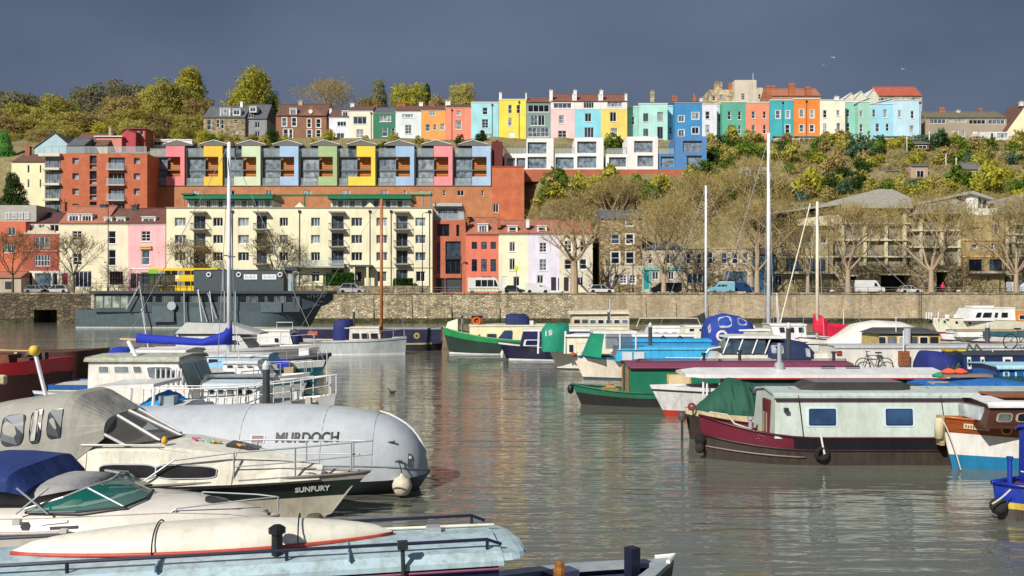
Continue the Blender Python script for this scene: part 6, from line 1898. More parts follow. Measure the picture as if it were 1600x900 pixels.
rail(b, [(b.x(1330), .5, 1.75), (b.x(1130), .5, 1.75), (b.x(1000), .5, 1.75)], .02, (0, 1, 2), .14, DARK, 'hand_rail')
# --- varnished wooden cruiser
b = Boat('wooden_cruiser', 'white cruiser with varnished brown topsides and blue bottom band', 1488, 21.2, PI, 2.3, GR, 'boat')
hp = hull(b, 8.5, 2.3, 1.0, .22, .45, 1.9, .3, .8, .82, bands=[('boot_band', gel('#1f7aa8', .35, .4), 0, .27), ('hull', gel('#e6e4de', .25, .3), .27, .7), ('varnished_topside', WOODV, .7, 1)], deck=timber('#8a6a4a', .5), strake=(timber('#a8622e', .3), .03), n=26)
np_ = MB().box(-.27, .27, -.06, .06, -.012, .012).make('name_board', plain('#d9c9a0', .6), b.t)
np_.matrix_local = on_hull(b, hp, 1526, .86, .02)
for i in range(9):
    MB().box(-.24 + i * .055, -.21 + i * .055, -.03 - .01 * (i % 2), .03 + .012 * ((i * 3) % 4 == 0), .013, .018).make('name_letter', plain('#7a5a3a', .6), np_)
pr = ring((0, 0, 0), .1, .028, 16, 6, 'z').make('porthole', plain('#c9a24a', .4, .6), b.t)
pr.matrix_local = on_hull(b, hp, 1573, .86, .02)
MB().lathe([(.01, 0), (.1, 0), (.1, .01)], n=12).make('pane', GLS[3], pr)
lf = cabin(b, -7.2, b.x(1552), .85, .72, 1.05, 1.58, timber('#4a2c1e', .3), GW, .07, 0, -.35, .1)
cwin(b, lf, 1565, 1590, 649, 663, frame=plain('#b9ae94', .3, .3), pane=glass('#5b625c'), r=.5)
cwin(b, lf, 1596, 1630, 649, 663, frame=plain('#b9ae94', .3, .3), r=.5)
MB().box(-7, b.x(1590), -.55, .6, 1.72, 1.76).make('sliding_hatch', timber('#8a4f30', .3), b.t)
MB().box(b.x(1562) , b.x(1556) + .05, -.5, .5, 1.2, 1.5).make('windscreen', glass('#c3ccd0', .1), b.t)
MB().lathe([(.03, -.5), (.1, -.48), (.11, -.05), (.06, 0)], (.36, .1, 1.2), 9).make('bow_fender', plain('#d3c4a0', .9), b.t, smooth=True)
MB().box(.24, .34, -.1, .12, .55, 1.25).make('stem_post', timber('#a8946a'), b.t)
rope(b, (.3, .15, 1.15), (.05, .5, .05), -.1, .015)
MB().tube([(-.9, .3, 1.2), (-.9, -.1, 1.25), (-1.2, .1, 1.22)], .05, 6).make('deck_cleat', DARK, b.t)
# --- blue tug at the right edge
b = Boat('tug_boat', 'bright blue tug with yellow stripe and big black bow fender', 1560, 16.3, PI, 1.9, GR, 'boat')
hp = hull(b, 9, 1.9, .56, .1, .7, 2.6, .1, .95, .93, bands=[('lower_hull', gel('#4f4a44', .6, .9), 0, .32), ('yellow_stripe', gel('#d6bf4c', .4, .5), .32, .5), ('upper_hull', gel('#1736a8', .3, .25), .5, 1)], deck=gel('#8a3a34', .6), strake=(gel('#1a2f9a', .3), .04), n=26)
lf = cabin(b, -7.5, -.62, .45, .43, .52, 1.6, gel('#1632a0', .3, .2), gel('#2a4ab0', .35), .06)
MB().tube([(-.15, .1, .6), (-.15, .1, 1.12)], .045, 8).lathe([(.06, 0), (.06, .05)], (-.15, .1, 1.1), 8).make('mooring_post', gel('#1a3a9a', .35), b.t)
rail(b, [(-.3, .6, .58), (-.3, .6, 1.28), (-.36, .6, 1.36), (-.8, .6, 1.36)], .03, (), mat=gel('#1c2f80', .35), name='hand_rail')
MB().lathe([(.03, -.06), (.1, -.05), (.15, .05), (.15, .13), (.09, .21), (.03, .23)], (.06, .12, .18), 14).make('bow_fender', plain('#2c2a28', .95), b.t, smooth=True)
rope(b, (0, .4, .62), (.3, .35, .35), .02, .015, plain('#c9c4b4', .9))
rail(b, [(-.15, .45, .95), (-.8, .85, .85), (-2, .9, .85)], .012, (1, 2), .3, plain('#c9c4b4', .8), 'life_line')

# --- cruisers in the middle distance, bows to the left
def cruiser(label, px, Y, L, B, fb, hullm, bands, cab=None, rise=.3, rake=.6, deckm=None, name='motor_cruiser', rz=PI, group=GR, **k):
    b = Boat(name, label, px, Y, rz, B, group, 'boat')
    hp = hull(b, L, B, fb, rise, k.get('tb', .45), k.get('p', 1.9), rake, k.get('sw', .85), k.get('flare', .8), bands=bands, deck=deckm or GW, strake=k.get('strake', (DARK, .03)), n=k.get('n', 18), srise=k.get('srise', 0))
    return b, hp
# white cruiser with blue deck and green canopy
b, hp = cruiser('white cruiser with sky blue deck, green side curtain and white hardtop', 912, 45, 8, 2.8, .95, GC, [('boot_stripe', gel('#1f4a5c', .4), 0, .08), ('hull', gel('#e6dccb', .3), .08, .88), ('toe_rail', gel('#2f9fc8', .3), .88, 1)], deckm=gel('#2fa0d0', .4))
lf = cabin(b, -7.4, b.x(962), 1.15, 1.05, .95, 1.55, gel('#3fa9da', .3), gel('#4fb3e0', .35), .05, 0, -.3)
for a in (973, 992):
    MB().box(b.x(a + 16), b.x(a), 1.11, 1.16, 1.0, 1.4).make('side_panel', gel('#d3dade', .3), b.t)
MB().loft([[(b.x(928), -1.1, 2.3), (b.x(928), 1.1, 2.3), (b.x(928), 1.1, 2.42), (b.x(928), -1.1, 2.42)], [(b.x(996), -1.15, 2.3), (b.x(996), 1.15, 2.3), (b.x(996), 1.15, 2.42), (b.x(996), -1.15, 2.42)]], True, True).make('hardtop', GW, b.t)
GRC = cloth('#0f8a68')
MB().hexa([(b.x(914), .6, 1.2), (b.x(940), 1.12, 1.1), (b.x(945), 1.12, 2.29), (b.x(930), 1.05, 2.29)], [(b.x(914), -.6, 1.2), (b.x(940), -1.12, 1.1), (b.x(945), -1.12, 2.29), (b.x(930), -1.05, 2.29)]).make('green_curtain', GRC, b.t)
for px in (946, 970, 995):
    MB().tube([(b.x(px), 1.1, 1.5), (b.x(px), 1.1, 2.32)], .04, 6).make('hardtop_post', GW, b.t)
MB().hexa([(b.x(948), 1.06, 1.55), (b.x(993), 1.06, 1.55), (b.x(988), 1.06, 2.28), (b.x(948), 1.06, 2.28)], [(b.x(948), 1.08, 1.55), (b.x(993), 1.08, 1.55), (b.x(988), 1.08, 2.28), (b.x(948), 1.08, 2.28)]).make('side_screen', clear('#5b7080', .55), b.t)
for i in range(3):
    MB().lathe([(.02, 0), (.14, .03), (.16, .12), (.04, .22)], (b.x(898 + i * 11), .2, 1.12), 8).make('deck_bag', cloth(('#b5522a', '#d9d4c8', '#d8d8d8')[i]), b.t, smooth=True)
# white cruiser with green canopy
b, hp = cruiser('white cruiser with tall green canopy and cream cabin door', 872, 51, 9, 2.8, .95, GC, [('boot_stripe', gel('#2a3a3a', .4), 0, .06), ('hull', gel('#e9e2d4', .3), .06, .9), ('toe_rail', GW, .9, 1)])
lf = canopy(b, [(b.x(848), 1.0, 1.05, 1.2), (b.x(855), 1.1, 1.05, 1.55), (b.x(890), 1.1, 1.05, 1.6)], cloth('#168a6c'), 'green_canopy', 4.5)
vv = vs_(b.side, .1, .2)
lf.patch('canopy_window', glass('#c3cccb', .15), b.t, .35, .62, *vv, off=.02)
for px in (841, 883):
    MB().tube([(b.x(px), 1.1, .95), (b.x(px) - .05, 1.05, 2.2)], .06, 6).make('cabin_post', GW, b.t)
lf = cabin(b, -7.5, b.x(886), 1.2, 1.1, .95, 1.95, gel('#e6dfc8', .35), GW, .05, over=.12)
cwin(b, lf, 900, 917, 536, 552, frame=gel('#dcc46a', .4), pane=plain('#dcd7c4', .5), r=.08)
cwin(b, lf, 889, 897, 538, 552)
# navy cruiser
b, hp = cruiser('navy blue cruiser with white-trimmed cabin beside the green barge', 792, 59, 8, 2.6, .85, NAVY, [('boot_stripe', GW, 0, .07), ('hull', gel('#191d3c', .25, .2), .07, .86), ('toe_rail', GW, .86, 1)], deckm=gel('#c9ccd0', .4), rise=.35)
lf = cabin(b, -6.5, b.x(812), 1.0, .9, .9, 1.95, gel('#20264e', .3), GW, .05, 0, -.25)
cwin(b, lf, 817, 842, 531, 546, frame=GW, pane=glass('#1c2348'), fr=.25)
fender(b, .3, .5, .1)
# green Dutch barge
b = Boat('dutch_barge', 'green and black barge with cream cabin and rounded bow', 702, 66, PI, 3.6, GR, 'barge')
hp = hull(b, 15, 3.6, 1.05, .95, .78, 2.6, .5, .9, .86, bands=[('waterline_stripe', GW, 0, .05), ('hull', gel('#2f423c', .4, .6), .05, .68), ('green_sheer', gel('#2f9a5a', .35, .3), .68, .96), ('cap_rail', gel('#9fd0a0', .4), .96, 1)], deck=plain('#8a8270', .7), n=40, rs=.6)
lf = cabin(b, -13, b.x(733), 1.15, 1.05, .95, 2.05, gel('#e8e0b4', .4, .3), gel('#cfcdb8', .5), .08)
cwin(b, lf, 760, 776, 522, 529, frame=timber('#8a6a3a'), pane=GLS[1])
cwin(b, lf, 746, 750, 523, 527, frame=DARK, r=.9)
cwin(b, lf, 822, 833, 519, 523, frame=DARK)
MB().hexa([(b.x(775), 1.17, 1.0), (b.x(800), 1.17, 1.0), (b.x(800), 1.17, 1.72), (b.x(788), 1.17, 1.72)], [(b.x(775), 1.19, 1.0), (b.x(800), 1.19, 1.0), (b.x(800), 1.19, 1.72), (b.x(788), 1.19, 1.72)]).make('blue_panel', gel('#2a3f66', .4), b.t)
wl = MB().box(b.x(753), b.x(735), -.7, .7, 2.1, 2.75).make('wheelhouse', timber('#a0502a', .4), b.t)
ring((b.x(744), .78, 2.4), .25, .07).make('lifebuoy', gel('#d86a2a', .4), b.t)
MB().box(b.x(760), b.x(716), -.9, .9, 2.78, 2.86).make('wheelhouse_roof', plain('#7a7c7a', .6), b.t)
MB().tube([(b.x(720), .6, 1.2), (b.x(720), .6, 2.8)], .04, 5).tube([(b.x(720), -.6, 1.2), (b.x(720), -.6, 2.8)], .04, 5).make('roof_post', GREYM, b.t)
MB().hexa([(.2, .5, 1.9), (b.x(714), 1.0, 1.6), (b.x(714), -1.0, 1.6), (.2, -.5, 1.9)], [(.1, .4, 2.3), (b.x(714), .9, 2.55), (b.x(714), -.9, 2.55), (.1, -.4, 2.3)]).make('foredeck_cover', cloth('#d9d4bc'), b.t)
lf = canopy(b, [(b.x(790), .9, 2.05, .75), (b.x(797), 1.0, 2.05, .9), (b.x(822), 1.0, 2.05, .85), (b.x(827), .9, 2.05, .6)], cloth('#1f2a5a'), 'blue_canopy', 4)
MB().box(b.x(834), b.x(808), -.8, .8, 2.1, 2.4).make('coach_roof', GW, b.t)
mast(b, b.x(781), 3.3, 2.0, .06, DARK, 'short_mast')
# dark narrowboat behind
b = Boat('narrowboat', 'very dark navy narrowboat with round gold emblem behind the green barge', 690, 70, 0, 2.1, GR, 'narrowboat')
hp = hull(b, 14, 2.1, .6, .1, .9, 3, .1, 1, .97, bands=[('hull', gel('#221f20', .5, .7), 0, .8), ('gunwale', gel('#b5a67a', .5), .8, 1)], deck=DKW, rs=.85)
lf = cabin(b, -13, b.x(688), .95, .85, .6, 1.7, gel('#20203f', .3), gel('#8d8f92', .5), .05)
e = MB().lathe([(.01, .02), (.16, .02), (.22, .02), (.24, 0)], n=16).make('emblem', plain('#b59a4a', .4), b.t, (b.x(651), -.93, 1.15))
e.rotation_euler = (R(85), 0, 0)
MB().lathe([(.01, .03), (.12, .03), (.13, .0)], n=14).make('emblem_centre', plain('#3a4a3a', .4), e)
# blue canopy cruiser
b, hp = cruiser('white cruiser under a rounded royal blue canopy with vinyl windows', 1096, 55.5, 7, 2.8, 1.25, GW, [('hull', GW, 0, 1)], group=GR)
lf = canopy(b, [(b.x(1108), 1.0, 1.2, 1.2), (b.x(1115), 1.15, 1.2, 1.68), (b.x(1138), 1.2, 1.2, 1.92), (b.x(1162), 1.2, 1.3, 1.65), (b.x(1180), 1.1, 1.95, .6)], cloth('#1f3d98'), 'blue_canopy', 3)
for u0, u1, v0, v1 in ((.06, .2, .12, .28), (.36, .58, .14, .34), (.68, .86, .18, .34)):
    lf.patch('vinyl_window', CLEARV, b.t, u0, u1, *vs_(b.side, v0, v1), off=.03, r=.5)
ring((b.x(1128), 1.45, 1.75), .28, .08).make('lifebuoy', WHITE, b.t)
lf = cabin(b, b.x(1204), b.x(1164), 1.25, 1.15, 1.2, 2.1, gel('#c9c6b0', .4), GW, .05, 0, .3)
cwin(b, lf, 1186, 1196, 508, 518)
# tall mast yacht behind
b, hp = cruiser('white yacht carrying the tallest white mast', 1120, 72, 12, 3.0, 1.2, GW, [('boot_stripe', NAVY, 0, .1), ('hull', GW, .1, 1)], name='sailing_yacht')
MM = plain('#e4e6e8', .35)
mast(b, b.x(1201, 72), PZ(208, 72), 1.2, .17, MM)
stays(b, b.x(1201, 72), PZ(215, 72), [(.4, 0, 1.4), (-12, 0, 1.3), (b.x(1201, 72), 1.4, 1.2), (b.x(1201, 72), -1.4, 1.2)], .02)
MB().tube([(b.x(1201, 72) - .3, 0, 2.3), (b.x(1200, 72) - 4.5, 0, 2.3)], .2, 8).make('furled_sail', cloth('#2a2a2c'), b.t)
b, hp = cruiser('white yacht with slim grey mast and dark furled sail', 1035, 74, 9, 2.8, 1.1, GW, [('boot_stripe', NAVY, 0, .1), ('hull', GW, .1, 1)], name='sailing_yacht')
mast(b, b.x(1103, 74), PZ(290, 74), 1.1, .12, MM)
stays(b, b.x(1103, 74), PZ(292, 74), [(.3, 0, 1.4), (-9, 0, 1.2)], .015)
MB().loft([[(b.x(1051, 74), y, z) for y, z in ((-.1, 2.15), (.1, 2.15), (0, 2.3))], [(b.x(1090, 74), y, z) for y, z in ((-.22, 2.0), (.22, 2.0), (0, 2.6))], [(b.x(1102, 74), y, z) for y, z in ((-.22, 2.1), (.22, 2.1), (0, 2.95))]], True, True).make('dark_sail_cover', cloth('#26241f'), b.t)
# grey cruiser with windscreen and navy canopy
b, hp = cruiser('grey-white cruiser with raked windscreen and navy canopy aft', 1040, 42, 9, 2.8, .95, GC, [('hull', gel('#d9d5cb', .3), 0, .8), ('strake_band', gel('#b9a79c', .4), .8, 1)], rise=.1)
lf = cabin(b, -7.5, b.x(1122), 1.2, 1.05, .95, 1.5, gel('#d3cfc6', .3), None, .05, 0, -.3)
ws = Loft([csec(b.x(1200), 1.1, .98, 1.5, 2.2, .04), csec(b.x(1130), 1.1, .98, 1.5, 2.2, .04, -.9)])
ws.build('windscreen_glass', glass('#3a4a58'), b.t)
for px in (1132, 1155, 1178, 1198):
    MB().tube([(b.x(px), 1.12, 1.5), (b.x(px + 10), 1.0, 2.2)], .035, 5).make('screen_pillar', GW, b.t)
MB().loft([[(b.x(1142), -.95, 2.2), (b.x(1142), .95, 2.2), (b.x(1142), .95, 2.27), (b.x(1142), -.95, 2.27)], [(b.x(1160), -1.1, 2.2), (b.x(1160), 1.1, 2.2), (b.x(1160), 1.1, 2.32), (b.x(1160), -1.1, 2.32)], [(b.x(1226), -1.1, 2.18), (b.x(1226), 1.1, 2.18), (b.x(1226), 1.1, 2.3), (b.x(1226), -1.1, 2.3)]], True, True).make('hardtop', GW, b.t)
lf = canopy(b, [(b.x(1203), 1.1, 1.1, 1.05), (b.x(1240), 1.15, 1.0, 1.15), (b.x(1268), 1.15, .9, 1.1), (b.x(1280), 1.1, .9, .7)], cloth('#1c2c52'), 'navy_canopy', 3.5)
for u0, u1 in ((.05, .22), (.6, .7)):
    lf.patch('vinyl_window', CLEARV, b.t, u0, u1, *vs_(b.side, .08, .2), off=.03)
MB().tube([(b.x(1098), .9, 1.2), (b.x(1112), .9, 1.7), (b.x(1130), .9, 1.8)], .04, 6).make('bow_rail', GW, b.t)
for i in range(5):
    MB().tube([(b.x(1045 + i * 14), 1.2, 1.0), (b.x(1045 + i * 14), 1.2, 1.3)], .02, 5).make('stanchion', STEEL, b.t)
rail(b, [(b.x(1042), 1.0, 1.32), (b.x(1130), 1.25, 1.3)], .02, (), mat=GW)
# bright blue narrowboat roof between
b = Boat('narrowboat', 'bright sky blue narrowboat behind the green narrowboat', 958, 48.5, PI, 2.1, GR, 'narrowboat')
hp = hull(b, 6.4, 2.1, .6, .2, .75, 2.2, .2, 1, .96, bands=[('hull', gel('#2a78b0', .35), 0, 1)], deck=gel('#2a78b0', .4), rs=.8)
lf = cabin(b, b.x(1112), b.x(972), .97, .87, .6, 1.75, gel('#2f9ad8', .35), gel('#35a6e0', .4), .06)
for a in (1000, 1040, 1070):
    cwin(b, lf, a, a + 14, 541, 550, frame=GW)
for px in (1048, 1075):
    MB().tube([(b.x(px), 0, 1.8), (b.x(px - 8), .2, 2.0), (b.x(px - 12), 0, 1.8)], .05, 5).make('anchor', DARK, b.t)
# wheelhouse launch and neighbours in the far row
b, hp = cruiser('old launch with long cream canopy roof on posts', 880, 80, 11, 3.0, 1.2, GW, [('hull', gel('#ddd8c8', .4), 0, 1)], name='launch')
cb = timber('#8a5a34', .4)
lf = cabin(b, b.x(984), b.x(894), 1.2, 1.15, 1.1, 2.6, gel('#cfc9b4', .4), None, .02)
for i in range(7):
    cwin(b, lf, 897 + i * 12.5, 907 + i * 12.5, 499, 512, frame=timber('#a37a4a') if i < 2 else GW, pane=GLS[i % 4])
MB().loft([[(b.x(889), y, z) for y, z in ((-1.4, 2.65), (1.4, 2.65), (1.4, 2.78), (0, 2.95), (-1.4, 2.78))], [(b.x(984), y, z) for y, z in ((-1.4, 2.7), (1.4, 2.7), (1.4, 2.85), (0, 3.02), (-1.4, 2.85))]], True, True).make('canopy_roof', gel('#e6dcc2', .4), b.t)
b, hp = cruiser('low white cruiser right of the old launch', 985, 66, 8, 2.6, 1.1, GW, [('hull', GW, 0, 1)])
lf = cabin(b, -7, b.x(1012), 1.1, 1.0, 1.1, 1.95, GW, GW, .05, 0, -.3)
for a in (1020, 1034, 1048):
    cwin(b, lf, a, a + 9, 519, 526)
rail(b, [(b.x(995), 1.2, 2.0), (b.x(1000), 1.2, 2.6), (b.x(1090), 1.2, 2.6), (b.x(1096), 1.2, 2.0)], .035, (), mat=GC)
b, hp = cruiser('small white cruiser with two windows by the royal blue canopy', 1060, 62, 6, 2.4, 1.0, GW, [('hull', GW, 0, 1)])
lf = cabin(b, -5, b.x(1068), 1.0, .9, 1.0, 2.1, GC, GW, .05, 0, -.2)
for a in (1074, 1090):
    cwin(b, lf, a, a + 9, 511, 518)
b, hp = cruiser('white and pink-decked cruiser behind the navy canopy boat', 1196, 61, 5.5, 2.8, 1.3, GW, [('hull', GW, 0, 1)], deckm=gel('#c9a8a0', .5))
lf = cabin(b, b.x(1262), b.x(1212), 1.2, 1.05, 1.2, 2.25, GW, GW, .05, 0, .2)
for a in (1222, 1236, 1250):
    cwin(b, lf, a, a + 9, 509, 521)
MB().tube([(b.x(1226), .2, 2.3), (b.x(1222), .2, 4.4)], .03, 5).tube([(b.x(1226), -.2, 2.3), (b.x(1222), .1, 4.2)], .03, 5).make('aerial_frame', GW, b.t)
MB().tube([(b.x(1228), 0, 2.2), (b.x(1277), 0, PZ(318, 61))], .045, 5).make('raked_spar', GC, b.t)
# yacht with red sail cover
b, hp = cruiser('white sailing yacht with crimson sail cover and slim mast', 1262, 57, 10, 3.0, 1.25, GW, [('hull', gel('#e0ddd4', .3), 0, 1)], name='sailing_yacht')
mx = b.x(1277, 57)
mast(b, mx, PZ(315, 57), 1.2, .12, plain('#e0d3bd', .4))
stays(b, mx, PZ(318, 57), [(.4, 0, 1.5), (-10, 0, 1.3), (mx, 1.3, 1.25)], .015)
MB().loft([[(mx + .25, y * .5, z) for y, z in ((-.3, 2.0), (.3, 2.0), (.3, 2.4), (0, 3.05), (-.3, 2.4))], [(mx - .3, y, z) for y, z in ((-.45, 1.65), (.45, 1.65), (.45, 2.3), (0, 2.95), (-.45, 2.3))], [(mx - .75, y, z) for y, z in ((-.42, 1.6), (.42, 1.6), (.42, 2.25), (0, 2.45), (-.42, 2.25))], [(b.x(1345, 57), y * .3, z) for y, z in ((-.3, 2.1), (.3, 2.1), (.3, 2.2), (0, 2.3), (-.3, 2.2))]], True, True).make('crimson_sail_cover', cloth('#c8143c'), b.t)
# big white covered boat
b, hp = cruiser('large boat under a smooth white winter cover', 1300, 53, 9, 3.2, .9, GW, [('hull', GW, 0, 1)], group=GR)
canopy(b, [(b.x(1300), .6, .9, .5), (b.x(1325), 1.2, .9, 1.0), (b.x(1350), 1.5, .9, 1.65), (b.x(1380), 1.5, .9, 1.85), (b.x(1425), 1.5, .9, 1.75), (b.x(1465), 1.3, .9, 1.2)], gel('#dedbd3', .5, .3), 'winter_cover', 2.6)
# houseboat with dark roof
b, hp = cruiser('small houseboat with dark shingled roof and glazed sides', 1360, 47, 6, 3.0, .9, GW, [('hull', gel('#c9cac8', .4), 0, 1)], name='houseboat', rise=.05, tb=.9)
lf = cabin(b, b.x(1474), b.x(1378), 1.2, 1.15, .95, 2.2, timber('#c9b070', .6), None, .02)
for i in range(6):
    cwin(b, lf, 1375 + i * 16.5, 1389 + i * 16.5, 524, 538, frame=timber('#7a5a36') if i % 2 else WHITE, pane=GLS[(i * 2) % 5])
x0, x1 = b.x(1478), b.x(1374)
MB().hexa([(x0, -1.3, 2.22), (x1, -1.3, 2.22), (x1, 1.3, 2.22), (x0, 1.3, 2.22)], [(x0 + .6, -.4, 2.5), (x1 - .4, -.4, 2.5), (x1 - .4, .4, 2.5), (x0 + .6, .4, 2.5)]).make('shingled_roof', tiles('#3c3d3f'), b.t)
MB().tube([(b.x(1419), 1.4, 1.0), (b.x(1419), 1.4, 2.5)], .17, 10).make('grey_flue', plain('#b5b8ba', .4), b.t)
# white houseboat carrying bicycles
b = Boat('houseboat', 'flat-sided white houseboat with bicycles leaning on it', 1305, 41, PI, 3.0, GR, 'boat')
hp = hull(b, 12, 3.0, .7, .05, .92, 3, .1, 1, .97, bands=[('hull', gel('#cfcfca', .4), 0, 1)], deck=gel('#a8aaa8', .5), n=14)
lf = cabin(b, -11, b.x(1312), 1.05, 1.02, .7, 1.85, gel('#dedcd4', .4, .4), gel('#b9bcbc', .5), .05)
boxpx(b, 'red_hatch', gel('#8a3a28', .5), 1313, 1321, 549, 556, 1.0, 1.09)
boxpx(b, 'timber_locker', timber('#8a4f2a'), 1410, 1423, 549, 572, 1.05, 1.4)
MB().tube([(b.x(1415), 1.3, .8), (b.x(1415), 1.3, 2.6)], .03, 6).make('flag_staff', GW, b.t)
def bicycle(label, loc, rz, s=1.0):
    t = thing('bicycle', label, 'bicycle', loc, rz, 'bicycles on the boats')
    t.scale = (s, s, s)
    for x in (-.52, .52):
        w = ring((0, 0, 0), .33, .022, 18, 5).make('wheel', TYRE, t, (x, 0, .34))
        mb = MB()
        for k in range(6):
            a = math.pi * k / 6
            mb.tube([(-.32 * math.cos(a), 0, -.32 * math.sin(a)), (.32 * math.cos(a), 0, .32 * math.sin(a))], .004, 3)
        mb.make('spokes', STEEL, w)
    mb = MB()
    for p in ([(-.52, 0, .34), (-.05, 0, .3), (.36, 0, .78), (-.18, 0, .8), (-.05, 0, .3)], [(-.52, 0, .34), (-.18, 0, .8)], [(.52, 0, .34), (.36, 0, .78), (.33, 0, .95)]):
        for u, v in zip(p, p[1:]):
            mb.tube([u, v], .02, 6)
    mb.make('frame', plain('#4a4e52', .4), t)
    MB().tube([(.3, -.25, .98), (.33, 0, .97), (.3, .25, .98)], .016, 5).make('handlebar', BLACK, t)
    MB().box(-.32, -.06, -.06, .06, .88, .94).tube([(-.18, 0, .78), (-.19, 0, .9)], .015, 5).make('saddle', BLACK, t)
yb_ = b.Y - 1.25
bicycle('black bicycle leaning on the white houseboat cabin', (PX(1366, yb_), yb_, .72), PI, .98)
bicycle('bicycle on the roof of the navy narrowboat at the right edge', (PX(1596, 39.5), 39.5, 1.78), .1)
# white cabin cruiser by the quay
b, hp = cruiser('white motor yacht with wheelhouse and orange after-cabin near the quay', 1466, 104, 17, 4.2, 1.5, GC, [('red_boot', gel('#b5492a', .5), 0, .1), ('hull', gel('#ece5cf', .35), .1, .95), ('cap_rail', timber('#8a6a4a'), .95, 1)], rise=.5, rake=1.2, strake=None, tb=.4, name='motor_yacht')
lf = cabin(b, b.x(1590), b.x(1512), 1.7, 1.55, 1.5, 2.95, GW, GW, .06, 0, -.6)
for a, c in ((1524, 1533), (1535, 1551), (1555, 1561), (1566, 1578)):
    cwin(b, lf, a, c, 488, 497, pane=GLS[0], fr=.1)
lf = cabin(b, b.x(1640), b.x(1590) - .02, 1.6, 1.5, 1.4, 2.7, gel('#d8823f', .4), gel('#c9b48a', .5), .05)
cwin(b, lf, 1596, 1608, 492, 500)
for px in (1480, 1497, 1512, 1529):
    q = hp((b.x(px) + 17) / 17, .72, 1)
    MB().lathe([(.02, .03), (.16, .03), (.18, 0)], n=10).make('porthole', GLS[3], b.t, q).rotation_euler = (R(-90), 0, 0)
MB().box(b.x(1562), b.x(1528), -.9, .9, 3.05, 3.22).make('wheelhouse_hatch', GW, b.t)
for i, px in enumerate((1457, 1461, 1465, 1476, 1490, 1504)):
    MB().tube([(b.x(px), .6, 1.7), (b.x(px), .6, 2.5 if i < 4 else 2.2)], .09 if i < 4 else .25, 6).make('deck_fitting', GW, b.t)
# pontoon boats at the far right
b, hp = cruiser('low white sloop hull with teal cover at the far right', 1480, 74, 10, 2.8, .9, GW, [('hull', GW, 0, 1)])
boxpx(b, 'teal_cover', cloth('#2f5a66'), 1540, 1640, 518, 528, -1.0, 1.1)
lf = cabin(b, -8, b.x(1500), 1.0, .9, .9, 1.4, GW, gel('#a8927a', .5), .05)
b, hp = cruiser('long pale grey sloop with tan deck right of the shingled houseboat', 1470, 62, 9, 2.8, .95, GW, [('hull', gel('#c3c9cc', .35), 0, .8), ('tan_sheer', gel('#b08068', .5), .8, 1)])
# navy narrowboat at right
b = Boat('narrowboat', 'navy blue narrowboat with rounded blue front hood at the right', 1452, 38.5, PI, 2.1, GR, 'narrowboat')
hp = hull(b, 15, 2.1, .7, .15, .88, 2.4, .2, 1, .96, bands=[('hull', gel('#1c2850', .4), 0, 1)], deck=DKW, rs=.8)
lf = cabin(b, -14, b.x(1508), .97, .88, .7, 1.68, gel('#22335f', .35), gel('#3a4048', .5), .05)
for a, c in ((1514, 1520), (1535, 1541), (1570, 1585)):
    cwin(b, lf, a, c, 556, 577, frame=GW, pane=GLS[0], fr=.4, r=.1)
lf = canopy(b, [(b.x(1455), .7, .75, .75), (b.x(1462), .9, .75, 1.05), (b.x(1485), .98, .75, 1.0), (b.x(1504), .98, .75, .8)], cloth('#1a2670'), 'blue_hood', 3)
pl = thing('potted_plant', 'leafy plant and pale crate in front of the blue front hood', 'plant', (PX(1491, 37.2), 37.2, .72), 0)
MB().lathe([(.12, 0), (.16, .22), (.14, .22)], n=9).make('pot', plain('#c9a58a', .8), pl)
pm = MB()
rr = random.Random(3)
for i in range(26):
    d = (Vector((0, 0, 1)) + rvec(rr) * .8).normalized()
    ribbon(pm, Vector((0, 0, .2)), Vector((0, 0, .2)) + d * rr.uniform(.2, .5), .05, rvec(rr))
pm.make('leaves', leafmat('#4a6a2a', '#a8c05a'), pl)
for i, (px, hx) in enumerate(((1495, '#d9a51c'), (1512, '#e3c83a'))):
    MB().box(b.x(px + 14), b.x(px), -.3 + .2 * i, .1 + .2 * i, 1.75, 1.83).make('roof_plank', plain(hx, .6), b.t)
for px in (1540, 1552):
    MB().tube([(b.x(px), .2, 1.74), (b.x(px - 8), .1, 2.05), (b.x(px - 16), .3, 1.76)], .05, 5).make('roof_clutter', plain('#4a5348', .7), b.t)
rail(b, [(b.x(1560), .6, 1.86), (b.x(1640), .6, 1.86)], .02, (0, 1), .15, GW, 'hand_rail')
# small blue boat with pale roof
b = Boat('canal_boat', 'small vivid blue cabin boat with pale blue roof at the right edge', 1545, 31, PI, 2.1, GR, 'boat')
hp = hull(b, 9, 2.1, .7, .1, .85, 2.4, .2, 1, .95, bands=[('hull', gel('#174a9a', .35), 0, 1)], deck=gel('#2a5aa0', .5))
lf = cabin(b, -8, b.x(1566), .95, .88, .7, 1.7, gel('#1459a8', .35), gel('#a8d6e6', .4), .06, over=.14)
cwin(b, lf, 1571, 1581, 573, 590, frame=gel('#bfe0ee', .3), pane=glass('#1a4a80'), fr=.5, r=.1)
cwin(b, lf, 1590, 1606, 573, 590, frame=gel('#bfe0ee', .3), pane=glass('#1a4a80'), fr=.3, r=.1)
